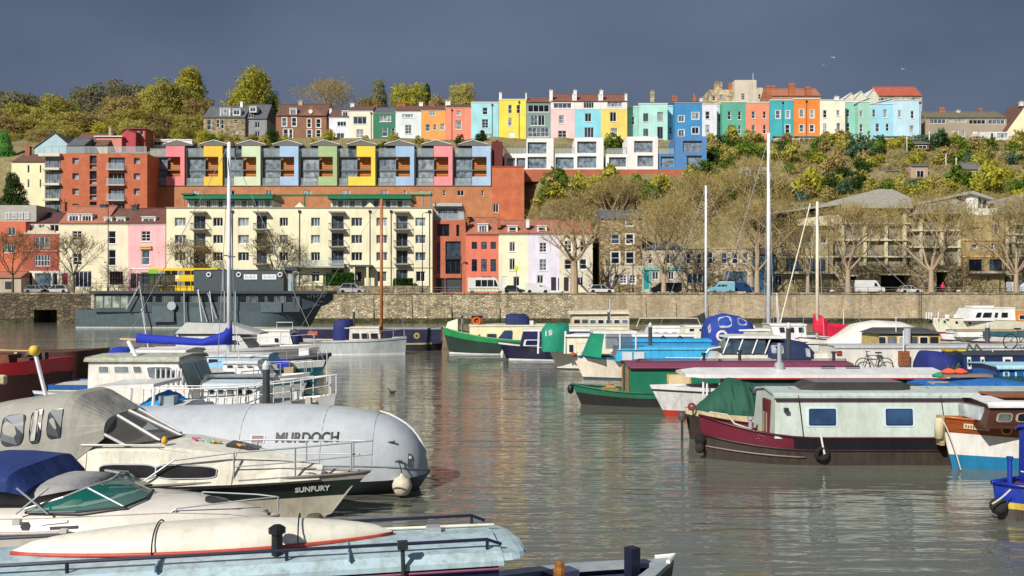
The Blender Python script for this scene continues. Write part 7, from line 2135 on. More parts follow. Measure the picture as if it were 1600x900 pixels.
# mooring piles
def pile(label, px, ytop, Y, r=.1):
    t = thing('mooring_pile', label, 'mooring pile', (PX(px, Y), Y, 0), 0, 'steel mooring piles')
    z = PZ(ytop, Y)
    MB().lathe([(r, -1), (r, z)], n=10).make('shaft', plain('#55595c', .4, .4), t)
    MB().lathe([(r * 1.08, 0), (r * 1.08, .12), (r * .4, .22), (.02, .24)], (0, 0, z), 10).make('cap', plain('#c9cccc', .4), t)
for a in (('steel pile rising from the sky blue narrowboat', 1016, 511, 46), ('steel pile in front of the navy canopy cruiser', 1232, 513, 36.5), ('steel pile before the navy narrowboat at the right', 1543, 512, 41), ('dark steel pile above the grey rounded boat', 416, 577, 24.5), ('steel pile near the old launch', 951, 488, 70), ('thin steel pile before the quay wall gap', 553, 487, 80)):
    pile(*a)

# ------------------------------------------------------------------ boats moored on the left
# --- grey rounded boat
b = Boat('covered_boat', 'grey rounded boat with MURDOCH lettering and white ball fender', 655, 19.0, 0, 2.4, GL, 'boat')
GY = gel('#bac1c6', .5, .14)
hp = hull(b, 9, 2.5, .34, .03, .62, 2.3, .25, .9, .9, bands=[('hull', gel('#83898f', .45, .5), 0, 1)], deck=GY, n=26, bottom=gel('#4a4c4c', .6))
hoops = [(b.x(668, 19), .1, .33, .18), (b.x(664, 19), .32, .34, .42), (b.x(654, 19), .56, .34, .68), (b.x(638, 19), .78, .34, .92), (b.x(612, 19), .96, .34, 1.14), (b.x(580, 19), 1.08, .34, 1.28), (b.x(540, 19), 1.16, .34, 1.36), (b.x(480, 19), 1.2, .34, 1.42), (b.x(400, 19), 1.2, .34, 1.43), (b.x(300, 19), 1.2, .34, 1.40), (b.x(180, 19), 1.18, .34, 1.36), (b.x(90, 19), 1.0, .34, 1.2)]
lf = canopy(b, hoops, GY, 'rounded_shell', 2.35, 19)
for u_ in (.42, .58, .73):
    MB().tube([lf.ev(u_, k / 24) + lf.nrm(u_, k / 24) * .003 for k in range(1, 24)], .006, 4).make('shell_seam', gel('#9aa3aa', .5, .5), b.t)
MB().tube([lf.ev(k / 40, .06) + lf.nrm(k / 40, .06) * .01 for k in range(1, 40)], .014, 5).make('shell_rub_rail', gel('#8f979d', .5, .5), b.t)
def on_loft(lf, x, z, side):
    best = None
    for i in range(101):
        for j in range(51):
            u, v = i / 100, (j / 100 if side < 0 else 1 - j / 100)
            p = lf.ev(u, v)
            d = (p.x - x) ** 2 + (p.z - z) ** 2
            if best is None or d < best[0]:
                best = (d, u, v)
    return best[1], best[2]
def conform_to(lf, side, lift):
    def f(q):
        u, v = on_loft2(lf, q.x, q.z, side)
        return lf.ev(u, v) + lf.nrm(u, v) * lift
    return f
def on_loft2(lf, x, z, side):
    v0 = .2 if side < 0 else .8
    a, c = 0.0, .99999
    up = lf.ev(c, v0).x > lf.ev(a, v0).x
    for _ in range(40):
        m = (a + c) / 2
        if (lf.ev(m, v0).x < x) == up:
            a = m
        else:
            c = m
    u = (a + c) / 2
    a, c = 0.0, .5
    for _ in range(40):
        m = (a + c) / 2
        if lf.ev(u, m if side < 0 else 1 - m).z < z:
            a = m
        else:
            c = m
    v = (a + c) / 2
    return u, v if side < 0 else 1 - v
M = Matrix(((1, 0, 0, 0), (0, 0, -1, 0), (0, 1, 0, 0), (0, 0, 0, 1)))
M.translation = Vector((b.x(479, 17.95), -1, PZ(685, 17.95)))
text(b.t, 'MURDOCH', .25, plain('#1c1d20', .5), M, conform=conform_to(lf, -1, .012))
u, v = on_loft(lf, b.x(404, 17.9), PZ(689, 17.9), -1)
lf.win(b.t, u - .012, u + .012, v - .02, v + .025, frame=gel('#c3c8cc', .3), pane=plain('#6b3a3a', .4), fr=.2, r=.1)
u, v = on_loft(lf, b.x(642, 18.6), PZ(716, 18.6), -1)
lf.patch('bow_plate', plain('#7d8286', .4, .4), b.t, u - .018, u + .018, v - .06, v + .06, .015, .5)
lf.patch('fairlead', WHITE, b.t, u - .008, u + .008, v + .012, v + .04, .03, .9)
for px, py in ((612, 690), (625, 720)):
    u, v = on_loft(lf, b.x(px, 18.3), PZ(py, 18.3), -1)
    q = lf.ev(u, v)
    MB().tube([q + Vector((-.08, -.02, .0)), q + Vector((.08, -.03, .02))], .022, 6).make('cleat', DARK, b.t)
MB().lathe([(.02, -.2), (.13, -.17), (.195, -.05), (.2, .03), (.15, .15), (.05, .2), (.03, .25)], (b.x(629, 18.1), -.98, .24), 16).make('ball_fender', gel('#d6cdb8', .5, .5), b.t, smooth=True)
MB().tube([(b.x(629, 18.1), -.98, .48), (b.x(625, 18.3), -.9, .75)], .012, 5).make('fender_rope', DARK, b.t)
for dy in (.12, .3):
    MB().tube([lf.ev(.06 + k * .045, .5 + dy * .3) + Vector((0, 0, .05)) for k in range(9)], .02, 5).make('grab_rail', GW, b.t)
# --- cream motor cruiser
b = Boat('motor_cruiser', 'cream motor cruiser with grey canopy and SUNFURY on its dark stripe', 505, 16.3, 0, 2.5, GL, 'boat')
CRM = gel('#ebe4d4', .25, .4); GRYD = gel('#aca49c', .5, .3)
hp = hull(b, 8.2, 2.5, .80, .06, .4, 1.9, .85, .92, .74, bands=[('lower_hull', gel('#d3ccba', .3, .45), 0, .52), ('dark_stripe', gel('#25322c', .3, .2), .52, .86), ('gunwale', gel('#b8afa8', .4), .86, 1)], deck=GRYD, strake=(gel('#8a8480', .4), .025), n=30, bottom=gel('#4a4428', .8))
secs = [csec(b.x(px), hb, ht, .78, z1, cr) for px, hb, ht, z1, cr in ((60, 1.08, .98, 1.46, .05), (150, 1.06, .95, 1.46, .06), (250, .98, .84, 1.42, .07), (340, .82, .62, 1.28, .08), (420, .58, .38, 1.1, .08), (480, .32, .16, .93, .05))]
lf = Loft(secs)
lf.build('cabin_trunk', CRM, b.t, True, False)
lf.patch('deck_panel', GRYD, b.t, .36, .97, .2, .8, .012, .3)
for u0, u1 in ((.19, .36), (.365, .56)):
    lf.patch('window_frame', STEEL, b.t, u0 - .004, u1 + .004, .038, .112, .012, .5)
    lf.patch('cabin_window', glass('#2a2826', .1), b.t, u0, u1, .045, .105, .02, .5)
lf.patch('deck_hatch', glass('#33322f', .2), b.t, .56, .68, .42, .58, .04, .2)
can = canopy(b, [(b.x(-60, 16), 1.0, .9, 1.1), (b.x(0, 16), 1.06, .95, 1.2), (b.x(70, 16), 1.08, 1.0, 1.26), (b.x(138, 16.3), 1.04, 1.05, 1.32), (b.x(150, 16.3), 1.02, 1.15, 1.18), (b.x(198, 16.3), .92, 1.6, .36)], cloth('#a3a196'), 'grey_canopy', 4.2, 21, False)
for u0, u1, v0, v1 in ((.12, .24, .06, .22), (.31, .41, .05, .23), (.44, .50, .05, .25), (.53, .62, .06, .22)):
    can.patch('vinyl_window', glass('#4a5058', .3), b.t, u0, u1, v0, v1, .02, .5)
can.patch('vinyl_flap', cloth('#b9b8b0'), b.t, .45, .475, .06, .24, .03, .3)
# windscreen between canopy front and cabin top
zz = b.x(198, 16.3)
A = [Vector((zz, -.9, 1.66)), Vector((zz + .03, -.45, 1.93)), Vector((zz + .04, 0, 1.96)), Vector((zz + .03, .45, 1.93)), Vector((zz, .9, 1.66))]
C = [Vector((zz + .35, -.86, 1.46)), Vector((zz + .8, -.5, 1.49)), Vector((zz + 1.0, 0, 1.5)), Vector((zz + .8, .5, 1.49)), Vector((zz + .35, .86, 1.46))]
wsl = Loft([A, C])
wsl.build('windscreen', clear('#5b5a54', .72, .1), b.t, False)
for j in range(5):
    MB().tube([A[j] + Vector((0, 0, .015)), C[j] + Vector((0, 0, .015))], .025, 6).make('screen_pillar', GW, b.t)
MB().tube([c_ + Vector((0, 0, .01)) for c_ in C], .02, 5).make('screen_sill', DARK, b.t)
MB().lathe([(.02, -.06), (.05, -.04), (.06, .02), (.03, .07), (.015, .08)], (b.x(236), -.66, 1.52), 9).make('yellow_float', plain('#d6aa2a', .5), b.t, smooth=True)
MB().tube([(b.x(115), -.98, 1.5), (b.x(235), -.82, 1.47)], .018, 5).make('grab_rail', GW, b.t)
for px, hx in ((265, '#d0506a'), (300, '#b8c84a'), (296, '#e0907a'), (290, '#5fb0a0'), (340, '#d89a3a')):
    MB().tube([(b.x(px) + .03 * k, -.2 + .04 * math.sin(k * 1.7 + px), 1.515 - .0016 * (px - 250) + .015 * math.sin(k * 2.1)) for k in range(6)], .022, 6, .01).make('deck_clutter', cloth(hx), b.t, smooth=True)
pts = []
for s in (-1,):
    pts = [hp(t, 1, s) + Vector((0, 0, h_)) for t, h_ in ((.62, .03), (.68, .42), (.78, .5), (.88, .52), (.97, .55))] + [hp(1, 1, 0) + Vector((.05, 0, .56))] + [hp(t, 1, 1) + Vector((0, 0, h_)) for t, h_ in ((.97, .55), (.88, .52), (.78, .5), (.68, .42), (.62, .03))]
rail(b, pts, .016, (2, 3, 4, 6, 7, 8), .5, STEEL, 'bow_rail')
rail(b, [p_ - Vector((0, 0, .25)) for p_ in pts[2:9]], .012, (), mat=STEEL, name='lower_rail')
MB().tube([hp(.98, .9, 0) + Vector((.1, 0, 0)), hp(.97, .5, 0) + Vector((.02, -.1, -.3)), (-.15, -.3, .05)], .018, 5).make('anchor_chain', plain('#a8a49a', .5), b.t)
MB().lathe([(.02, 0), (.17, .02), (.2, .1), (.12, .2), (.02, .22)], (-.05, -.5, .0), 9).make('weedy_buoy', plain('#5b5a42', .9), b.t)
for u_ in (.14, .62):
    MB().tube([lf.ev(u_, k / 24) + lf.nrm(u_, k / 24) * .002 for k in range(0, 25)], .006, 4).make('cabin_seam', gel('#a8a094', .5, .5), b.t)
for t_, s_ in ((.7, -1), (.9, -1), (.45, -1)):
    q = hp(t_, 1, s_) + Vector((0, .1, .03))
    MB().tube([q + Vector((-.08, 0, .03)), q + Vector((.08, 0, .03))], .013, 6).tube([q, q + Vector((0, 0, .03))], .012, 5).make('cleat', STEEL, b.t)
fender(b, hp(.55, 1, -1).x, hp(.55, 1, -1).y - .12, .25, NAVY, .09, .42)
text(b.t, 'SUNFURY', .14, GW, on_hull(b, hp, 489, .7, .012))
# --- white sports boat with blue bimini
b = Boat('sports_boat', 'white sports boat with navy sunshade and teal-tinted windscreen', 398, 13.3, 0, 2.1, GL, 'boat')
hp = hull(b, 6.4, 2.1, .84, .0, .45, 1.9, .35, .95, .8, bands=[('hull', gel('#ddd6cc', .25, .2), 0, .35), ('teal_stripe', gel('#149aa0', .3), .35, .48), ('upper_hull', gel('#e3ddd3', .25, .2), .48, 1)], deck=GW, strake=(gel('#bdb6ae', .4), .03), n=26)
secs = [csec(b.x(px), hb, ht, .82, z1, .07) for px, hb, ht, z1 in ((-80, 1.0, .96, 1.1), (40, .99, .93, 1.1), (170, .93, .8, 1.12), (250, .76, .58, 1.1), (330, .45, .28, 1.0), (385, .16, .08, .88))]
lf = Loft(secs)
lf.build('foredeck', gel('#e0dad0', .25, .15), b.t, True, True)
A = [Vector((b.x(30), -.9, 1.12)), Vector((b.x(110), -.9, 1.13)), Vector((b.x(178), -.72, 1.16)), Vector((b.x(228, 13), -.3, 1.19)), Vector((b.x(232, 13.3), .2, 1.2)), Vector((b.x(215, 13.8), .55, 1.18)), Vector((b.x(150), .85, 1.14)), Vector((b.x(60), .9, 1.12))]
T = [Vector((b.x(26), -.86, 1.16)), Vector((b.x(86), -.82, 1.33)), Vector((b.x(132, 12.6), -.62, 1.43)), Vector((b.x(172, 13), -.25, 1.47)), Vector((b.x(178, 13.3), .2, 1.48)), Vector((b.x(165, 13.8), .5, 1.46)), Vector((b.x(110), .78, 1.38)), Vector((b.x(60), .86, 1.2))]
Loft([A, T]).build('tinted_windscreen', clear('#0f6a60', .68, .05), b.t, False, True)
MB().tube(A, .02, 6).make('screen_sill', DARK, b.t)
MB().tube(T, .02, 6).make('screen_top_rail', STEEL, b.t)
for j in (2, 5):
    MB().tube([A[j], T[j]], .014, 6).make('screen_pillar', STEEL, b.t)
bc = lambda px: b.x(px, b.Y)
bim = canopy(b, [(bc(-90), .9, 1.45, .22), (bc(-30), .98, 1.48, .3), (bc(10), 1.0, 1.47, .3), (bc(66), .96, 1.44, .28), (bc(90), .86, 1.35, .13)], cloth('#1f3a78'), 'navy_sunshade', 4.5, 15, False)
canopy(b, [(bc(86), .8, 1.3, .18), (bc(125), .66, 1.36, .12), (bc(164), .42, 1.4, .06)], cloth('#9b9a98'), 'grey_cover', 2.4)
for xx, x2 in ((20, 70), (70, 20)):
    MB().tube([(b.x(xx), -.97, 1.12), (b.x(x2), -.96, 1.5)], .014, 5).make('sunshade_frame', STEEL, b.t)
MB().loft([[(b.x(px), -.55, 1.0), (b.x(px), -.5, z), (b.x(px), .5, z), (b.x(px), .55, 1.0)] for px, z in ((-60, 1.25), (-10, 1.32), (40, 1.28), (90, 1.2))]).make('cockpit_cover', cloth('#a89d8c'), b.t, smooth=True)
lf.patch('deck_hatch', glass('#3a3833', .2), b.t, .68, .77, .4, .56, .03, .9)
lf.patch('teal_flash', gel('#3fb59a', .3), b.t, .8, .87, .06, .12, .008, .9)
MB().tube([lf.ev(u_ / 20, .17) + lf.nrm(u_ / 20, .17) * .004 for u_ in range(1, 20)], .008, 4).make('moulding_line', gel('#b5aea4', .5), b.t)
for px, py in ((27, 808), (100, 825)):
    MB().box(b.x(px) - .05, b.x(px) + .05, -1.09, -1.02, b.z(py) - .04, b.z(py) + .05).make('side_fitting', plain('#c9c6c0', .3), b.t)
MB().tube([(b.x(65), -1.03, .98), (b.x(105), -1.03, 1.02)], .025, 6).make('grab_handle', STEEL, b.t)
b.t.scale = (1, 1, .93)
rail(b, [hp(t, 1, -1) + Vector((0, 0, h_)) for t, h_ in ((.78, .05), (.82, .25), (.95, .3))] + [hp(1, 1, 0) + Vector((0, 0, .3))] + [hp(t, 1, 1) + Vector((0, 0, h_)) for t, h_ in ((.95, .3), (.82, .25), (.78, .05))], .012, (1, 3, 5), .22)
# --- light blue narrowboat in front with an upturned canoe on its roof
b = Boat('narrowboat', 'narrowboat with light blue roof and navy sides in the foreground', 915, 9.95, .2, 1.9, GL, 'narrowboat')
hp = hull(b, 15, 1.9, .6, .12, .94, 2.4, .1, 1, .97, bands=[('hull', NAVY, 0, 1)], deck=plain('#3a3c44', .7), rs=.9, n=30)
LBL = gel('#b3ccd4', .42, .6)
lf = cabin(b, -13.5, -1.1, .8, .64, .58, 1.36, gel('#1b2048', .3, .3), LBL, .05, over=.045)
MB().tube([lf.ev(u / 20, 1 / 6) + Vector((0, -.055, -.015)) for u in range(21)], .014, 5).make('plum_trim', gel('#8a4f6a', .4), b.t)
MB().loft([[(x_ - .2, -w_, 1.345), (x_ - .2, w_, 1.345), (x_ - .2, w_ - .06, z_), (x_ - .2, 0, z_ + .03), (x_ - .2, -w_ + .06, z_)] for x_, w_, z_ in ((-.86, .67, 1.405), (-.76, .655, 1.4), (-.67, .6, 1.39), (-.6, .5, 1.375), (-.56, .36, 1.36))], True, True).make('roof_nose', LBL, b.t)
for s in (-1, 1):
    pts = [(-1.05, s * .5, 1.47), (-1.2, s * .52, 1.53)] + [(-1.2 - k * 1.0, s * .52, 1.53) for k in range(1, 12)]
    rail(b, pts, .018, (1, 3, 5, 7, 9, 11), .13, gel('#171c38', .3), 'roof_rail')
for xx in (-2.6, -4.4, -6.2):
    MB().box(xx - .006, xx + .006, -.66, .66, 1.42, 1.475).make('roof_seam', gel('#8fb3c2', .5), b.t)
MB().lathe([(.1, 0), (.1, .02), (.055, .03), (.055, .24), (.085, .25), (.085, .3), (.04, .33)], (-3.3, -.34, 1.41), 12).make('stove_flue', BLACK, b.t)
MB().tube([(-2.05, -.78, .4), (-2.08, -.72, 1.55)], .022, 7).box(-2.13, -2.03, -.77, -.67, 1.54, 1.61).make('hook_pole', DARK, b.t)
MB().box(-1.75, -1.6, .1, .25, 1.45, 1.52).make('roof_vent', STEEL, b.t)
cx0 = lf
flatwin(b, -2.9, -2.2, .7, 1.1, -.74, frame=STEEL, pane=GLS[1])
MB().tube([(-2.2, .35, 1.47), (-.98, .3, 1.47)], .016, 6).make('boat_pole', GC, b.t)
MB().lathe([(.03, -.14), (.06, -.1), (.07, 0), (.05, .1), (.02, .12)], (-.35, -.2, 1.05), 8).make('tiller_knob', timber('#8a5a2a', .3), b.t)
bx = b
cn = thing('canoe', 'upturned white canoe with red rim lying on the light blue narrowboat roof', 'canoe', tuple((Matrix.Translation(bx.t.location) @ Matrix.Rotation(.2, 4, 'Z')) @ Vector((-4.0, .12, 1.47))), .2)
secs, rim = [], []
for i in range(21):
    u = i / 20
    w = .36 * math.sin(math.pi * u) ** .7 + .008
    h = .21 * math.sin(math.pi * u) ** .5 + .03
    x = -1.88 + 3.76 * u
    secs.append([(x, math.cos(a) * w, max(0, math.sin(a)) ** .75 * h) for a in [math.pi * k / 12 for k in range(13)]])
    rim.append((x, w, .0))
MB().loft(secs, False).make('hull_shell', gel('#ebe3d3', .35, .25), cn, smooth=True)
for s in (-1, 1):
    MB().tube([(x, s * (y + .008), z + .012) for x, y, z in rim], .02, 6).make('red_rim', gel('#c04a3a', .4), cn, smooth=True)
for xx in (-.5, .9):
    MB().tube([(xx, .38 * math.cos(a), .235 * max(0, math.sin(a)) ** .75 + .012) for a in [math.pi * k / 12 for k in range(13)]], .008, 5).make('strap', BLACK, cn)
# --- small work boat bow in the bottom centre
b = Boat('work_boat', 'navy work boat bow with grey gunwales and mooring post at the bottom edge', 1040, 11.3, R(33), 1.9, GL, 'boat')
hp = hull(b, 6, 1.9, .62, .06, .55, 2.0, .12, .95, .88, bands=[('hull', gel('#2a2f45', .4), 0, 1)], deck=gel('#3b4466', .5), n=22, drop=.12)
for s in (-1, 1):
    MB().loft([[hp(t, 1, s) + Vector((0, 0, .03)), hp(t, 1, s) + Vector((0, -s * min(.2, hp.hw(t)), .03)), hp(t, 1, s) + Vector((0, -s * min(.2, hp.hw(t)), -.03)), hp(t, 1, s) + Vector((0, 0, -.03))] for t in [i / 22 for i in range(23)]], True, True).make('grey_gunwale', gel('#9aa4aa', .45), b.t)
MB().box(-.62, -.48, -.07, .07, .45, .95).make('mooring_post', gel('#1a1f38', .4), b.t)
MB().tube([hp(.97, 1, -1) + Vector((0, 0, .05)), hp(1, 1, 0) + Vector((.04, 0, .06)), hp(.97, 1, 1) + Vector((0, 0, .05))], .03, 7).make('bow_guard', GW, b.t)
MB().box(-1.55, -1.15, .28, .5, .6, .7).make('thwart_box', gel('#4a5070', .4), b.t)
# --- white wheelhouse boats behind the canopy
b = Boat('wheelhouse_boat', 'boxy white wheelhouse boat with green-stained roof on the left', 345, 27, 0, 2.8, GL, 'boat')
hp = hull(b, 4.7, 2.8, 1.0, .15, .5, 2, .4, .9, .85, bands=[('hull', GW, 0, 1)], deck=GW, n=20)
lf = cabin(b, b.x(132), b.x(300), 1.25, 1.15, 1.0, 2.25, gel('#e2e0d8', .35, .3), gel('#b9c0ae', .6, .9), .05, 0, -.45, .1)
for a, c in ((150, 170), (178, 208), (214, 230), (236, 290)):
    cwin(b, lf, a, c, 573, 584 if c < 235 else 594, pane=glass('#6d7478', .15), frame=GW, r=.3)
for k in range(6):
    x = b.x(240 + k * 8)
    MB().box(x, x + .03, -1.3, -1.24, 1.55, 2.0).make('window_bar', GW, b.t)
q = lf.S[1]
e_ = Vector((.03, 0, 0))
mid = lambda s_, k: (q[0] if s_ < 0 else q[6]).lerp(q[1] if s_ < 0 else q[5], k)
for y0, y1 in ((.06, .46), (.54, .94)):
    a_, b_ = mid(-1, .35).lerp(mid(1, .35), y0), mid(-1, .35).lerp(mid(1, .35), y1)
    c_, d_ = mid(-1, .92).lerp(mid(1, .92), y1), mid(-1, .92).lerp(mid(1, .92), y0)
    MB().hexa([a_, b_, c_, d_], [k_ + e_ for k_ in (a_, b_, c_, d_)]).make('front_windscreen', glass('#5d6a64', .1), b.t)
MB().tube([(b.x(182), -.6, 2.75), (b.x(232), -1.0, 1.3)], .06, 7).make('folded_mast', GW, b.t)
b = Boat('cabin_boat', 'low white cruiser with flat hardtop and bright blue tarp in its cockpit', 290, 23.4, 0, 2.2, GL, 'boat')
hp = hull(b, 3.7, 2.2, .85, .1, .5, 2, .4, .9, .85, bands=[('hull', GW, 0, 1)], deck=GW, n=18)
lf = cabin(b, b.x(232), b.x(300), .95, .85, .85, 1.3, GW, None, .06, 0, -.8)
MB().loft([[(b.x(138), y, z) for y, z in ((-.95, 1.72), (.95, 1.72), (.95, 1.8), (-.95, 1.8))], [(b.x(236), y, z) for y, z in ((-.95, 1.78), (.95, 1.78), (.95, 1.87), (-.95, 1.87))]], True, True).make('hardtop', GW, b.t)
for px in (158, 196, 232):
    MB().tube([(b.x(px), -.9, .9), (b.x(px + 4), -.9, 1.76)], .035, 6).make('hardtop_post', GW, b.t)
drape(b, [(b.x(195), .7, .95, .3), (b.x(215), .85, .9, .6), (b.x(236), .9, .9, .72), (b.x(252), .85, .9, .6), (b.x(268), .8, .9, .4)], cloth('#1b93d6'), 'blue_tarp', 1.9, .05, 2)
boxpx(b, 'grey_box', plain('#8f9aa0', .5), 238, 262, 622, 640, -.7, -.4)
b = Boat('dinghy', 'blue-hulled open dinghy with white rim between barge and cruiser', 72, 29.5, R(205), 1.7, GL, 'boat')
hp = hull(b, 5, 1.7, .75, .25, .5, 2, .4, .85, .8, bands=[('hull', gel('#2f5f86', .35, .3), 0, .9), ('rim', GW, .9, 1)], deck=gel('#4a6f8a', .5), n=18, drop=.3)
# --- cream cabin cruiser with blue tent
b = Boat('motor_cruiser', 'cream cabin cruiser with royal blue tent over its stern', 325, 33, 0, 2.6, GL, 'boat')
hp = hull(b, 5.3, 2.6, .95, .2, .5, 2, .5, .9, .85, bands=[('hull', GC, 0, .8), ('blue_sheer', gel('#1d5fa8', .35), .8, 1)], deck=GC, n=18)
lf = cabin(b, b.x(200), b.x(298), 1.1, 1.0, .95, 2.1, gel('#e6e1d0', .35), GW, .06, 0, -.3)
cwin(b, lf, 240, 276, 555, 560, pane=GLS[0], r=.4)
canopy(b, [(b.x(152), .9, 1.0, .9), (b.x(160), 1.05, 1.0, 1.25), (b.x(186), 1.1, 1.0, 1.2), (b.x(194), 1.05, 1.0, .9)], cloth('#1c35a8'), 'blue_tent', 3.5)
# --- sailing boat with blue sail cover and tall white mast
b = Boat('sailing_yacht', 'sailing yacht with royal blue sail cover and white mast on the left', 492, 41, 0, 2.8, GL, 'boat')
hp = hull(b, 9.5, 2.8, .95, .25, .45, 2, .5, .8, .82, bands=[('hull', gel('#1f5a66', .35, .4), 0, .75), ('white_sheer', GW, .75, 1)], deck=gel('#d3d6d6', .4), n=20)
lf = cabin(b, b.x(260), b.x(420), 1.0, .85, .95, 1.45, gel('#3aa0d0', .4), gel('#cfd3d3', .4), .06, 0, -.4)
for a in (290, 320, 372):
    cwin(b, lf, a, a + 18, 562, 568)
mx = b.x(358, 41)
mast(b, mx, PZ(222, 41), 1.0, .11, MM)
stays(b, mx, PZ(226, 41), [(.4, 0, 1.2), (-9.2, 0, 1.0), (mx - .1, -1.3, 1.0), (mx - .1, 1.3, 1.0)], .014)
MB().tube([(mx, -.9, PZ(400, 41)), (mx, .9, PZ(400, 41))], .03, 5).make('spreader', MM, b.t)
MB().loft([[(mx + .12, y * .5, z) for y, z in ((-.2, 1.9), (.2, 1.9), (.2, 2.6), (0, 3.05), (-.2, 2.6))], [(mx - .25, y, z) for y, z in ((-.2, 1.9), (.2, 1.9), (.2, 2.25), (0, 2.5), (-.2, 2.25))], [(mx - 1.2, y, z) for y, z in ((-.18, 1.86), (.18, 1.86), (.18, 2.05), (0, 2.18), (-.18, 2.05))], [(b.x(215, 41), y, z) for y, z in ((-.2, 2.0), (.2, 2.0), (.2, 2.3), (0, 2.42), (-.2, 2.3))]], True, True).make('blue_sail_cover', cloth('#1a2fa8'), b.t, smooth=True)
MB().tube([(mx, 0, 1.95), (b.x(188, 41), 0, 2.15)], .06, 7).make('boom', plain('#c9b08a', .5), b.t)
rail(b, [hp(t, 1, -1) + Vector((0, 0, .55)) for t in (.05, .25, .45, .65, .85, .97)], .014, (0, 1, 2, 3, 4, 5), .55, STEEL)
boxpx(b, 'blue_bundle', cloth('#1530b0'), 428, 446, 563, 577, -.5, -.9)
boxpx(b, 'tan_bag', cloth('#b5a078'), 440, 455, 575, 590, -.6, -1.0)
# --- grey motor yacht
b = Boat('motor_yacht', 'grey motor yacht with long sloping cabin roof before the barge', 488, 54, 0, 3.0, GL, 'boat')
hp = hull(b, 10, 3.0, 1.05, .25, .45, 2, .5, .85, .82, bands=[('hull', gel('#8a8b89', .4, .4), 0, .85), ('white_rim', GW, .85, 1)], deck=gel('#b9bab8', .5), n=20)
lf = cabin(b, b.x(272), b.x(388), 1.3, 1.1, 1.05, 1.95, gel('#b3b6b6', .4), None, .05, 0, -.8)
for a in (284, 310, 336, 360):
    cwin(b, lf, a, a + 20, 531, 540)
MB().loft([[(b.x(272), y, z) for y, z in ((-1.35, 1.95), (1.35, 1.95), (1.25, 2.02), (-1.25, 2.02))], [(b.x(285), y, z) for y, z in ((-1.3, 1.95), (1.3, 1.95), (.9, 2.6), (-.9, 2.6))], [(b.x(350), y, z) for y, z in ((-1.3, 1.95), (1.3, 1.95), (.9, 2.55), (-.9, 2.55))], [(b.x(402), y, z) for y, z in ((-1.1, 1.9), (1.1, 1.9), (.7, 2.0), (-.7, 2.0))]], True, True).make('sloping_roof', gel('#aeb0ad', .5, .3), b.t)
MB().tube([(b.x(290), -.6, 2.62), (b.x(345), -.6, 2.58)], .03, 5).make('roof_rail', DARK, b.t)
rail(b, [hp(t, 1, -1) + Vector((0, 0, .6)) for t in (.55, .7, .85, .97)], .016, (0, 1, 2, 3), .6, GW)
# --- little white cabin boat
b = Boat('motor_cruiser', 'small white cabin boat with dark blue cover beside the orange-masted boat', 492, 60, 0, 2.4, GL, 'boat')
hp = hull(b, 6.5, 2.4, 1.0, .2, .5, 2, .4, .85, .82, bands=[('hull', gel('#b9b8b2', .4), 0, 1)], deck=GW, n=16)
lf = cabin(b, b.x(400), b.x(456), 1.0, .9, 1.0, 1.9, GW, GC, .05, 0, -.3)
cwin(b, lf, 428, 436, 528, 536)
MB().tube([(b.x(430), -.8, 1.95), (b.x(430), -.8, 2.45), (b.x(455), -.8, 2.45), (b.x(455), -.8, 1.95)], .03, 5).make('roof_rail', GW, b.t)
canopy(b, [(b.x(446), .7, 1.0, .5), (b.x(454), .9, 1.0, .75), (b.x(463), .8, 1.0, .5)], cloth('#232c5c'), 'dark_blue_cover', 2.5)
# --- wooden decked white boat with white rails
b = Boat('work_boat', 'cluttered white boat with railings and black bow beside the dark pile', 512, 26, 0, 2.2, GL, 'boat')
hp = hull(b, 5.2, 2.2, .95, .3, .4, 2, .25, .9, .85, bands=[('hull', gel('#2a2a2c', .5), 0, .55), ('white_sheer', GW, .55, 1)], deck=gel('#c9c8c2', .5), n=18)
rail(b, [hp(t, 1, -1) + Vector((0, 0, .55)) for t in (.05, .3, .55, .8, .97)] + [hp(1, 1, 0) + Vector((0, 0, .55))] + [hp(t, 1, 1) + Vector((0, 0, .55)) for t in (.97, .8, .55, .3, .05)], .02, range(11), .55, GW)
rail(b, [hp(t, 1, -1) + Vector((0, 0, .28)) for t in (.05, .3, .55, .8, .97)], .014, (), mat=GW, name='lower_rail')
rail(b, [hp(.04 + k * .045, 1, -1) + Vector((0, .12, .62)) for k in range(20)], .014, range(20), .6, GW, 'inner_railing')
lf = cabin(b, b.x(312), b.x(400), .8, .75, .95, 1.55, GW, gel('#c5d3da', .4), .05)
for i in range(5):
    cwin(b, lf, 318 + i * 15, 329 + i * 15, 602, 618, pane=GLS[i % 4])
rr = random.Random(9)
for i in range(9):
    x, y, w, h = rr.uniform(b.x(330), b.x(490)), rr.uniform(-.75, .3), rr.uniform(.1, .3), rr.uniform(.12, .35)
    MB().hexa([(x, y, .97), (x + w, y, .97), (x + w, y + w, .97), (x, y + w, .97)], [(x + .02, y + .02, .97 + h), (x + w - .02, y + .02, .97 + h), (x + w, y + w, .97 + h), (x, y + w, .97 + h)]).make('deck_box', plain(rr.choice(('#b9b4a0', '#4b5258', '#8a7a3a', '#c9ccd0', '#6b6a5a')), .6), b.t)
MB().loft([[(b.x(415), y, z) for y, z in ((-.5, 1.6), (.5, 1.6), (0, 1.85))], [(b.x(300), y, z) for y, z in ((-.5, 1.55), (.5, 1.55), (0, 1.8))]]).make('white_cover', gel('#d8dbdc', .5), b.t)
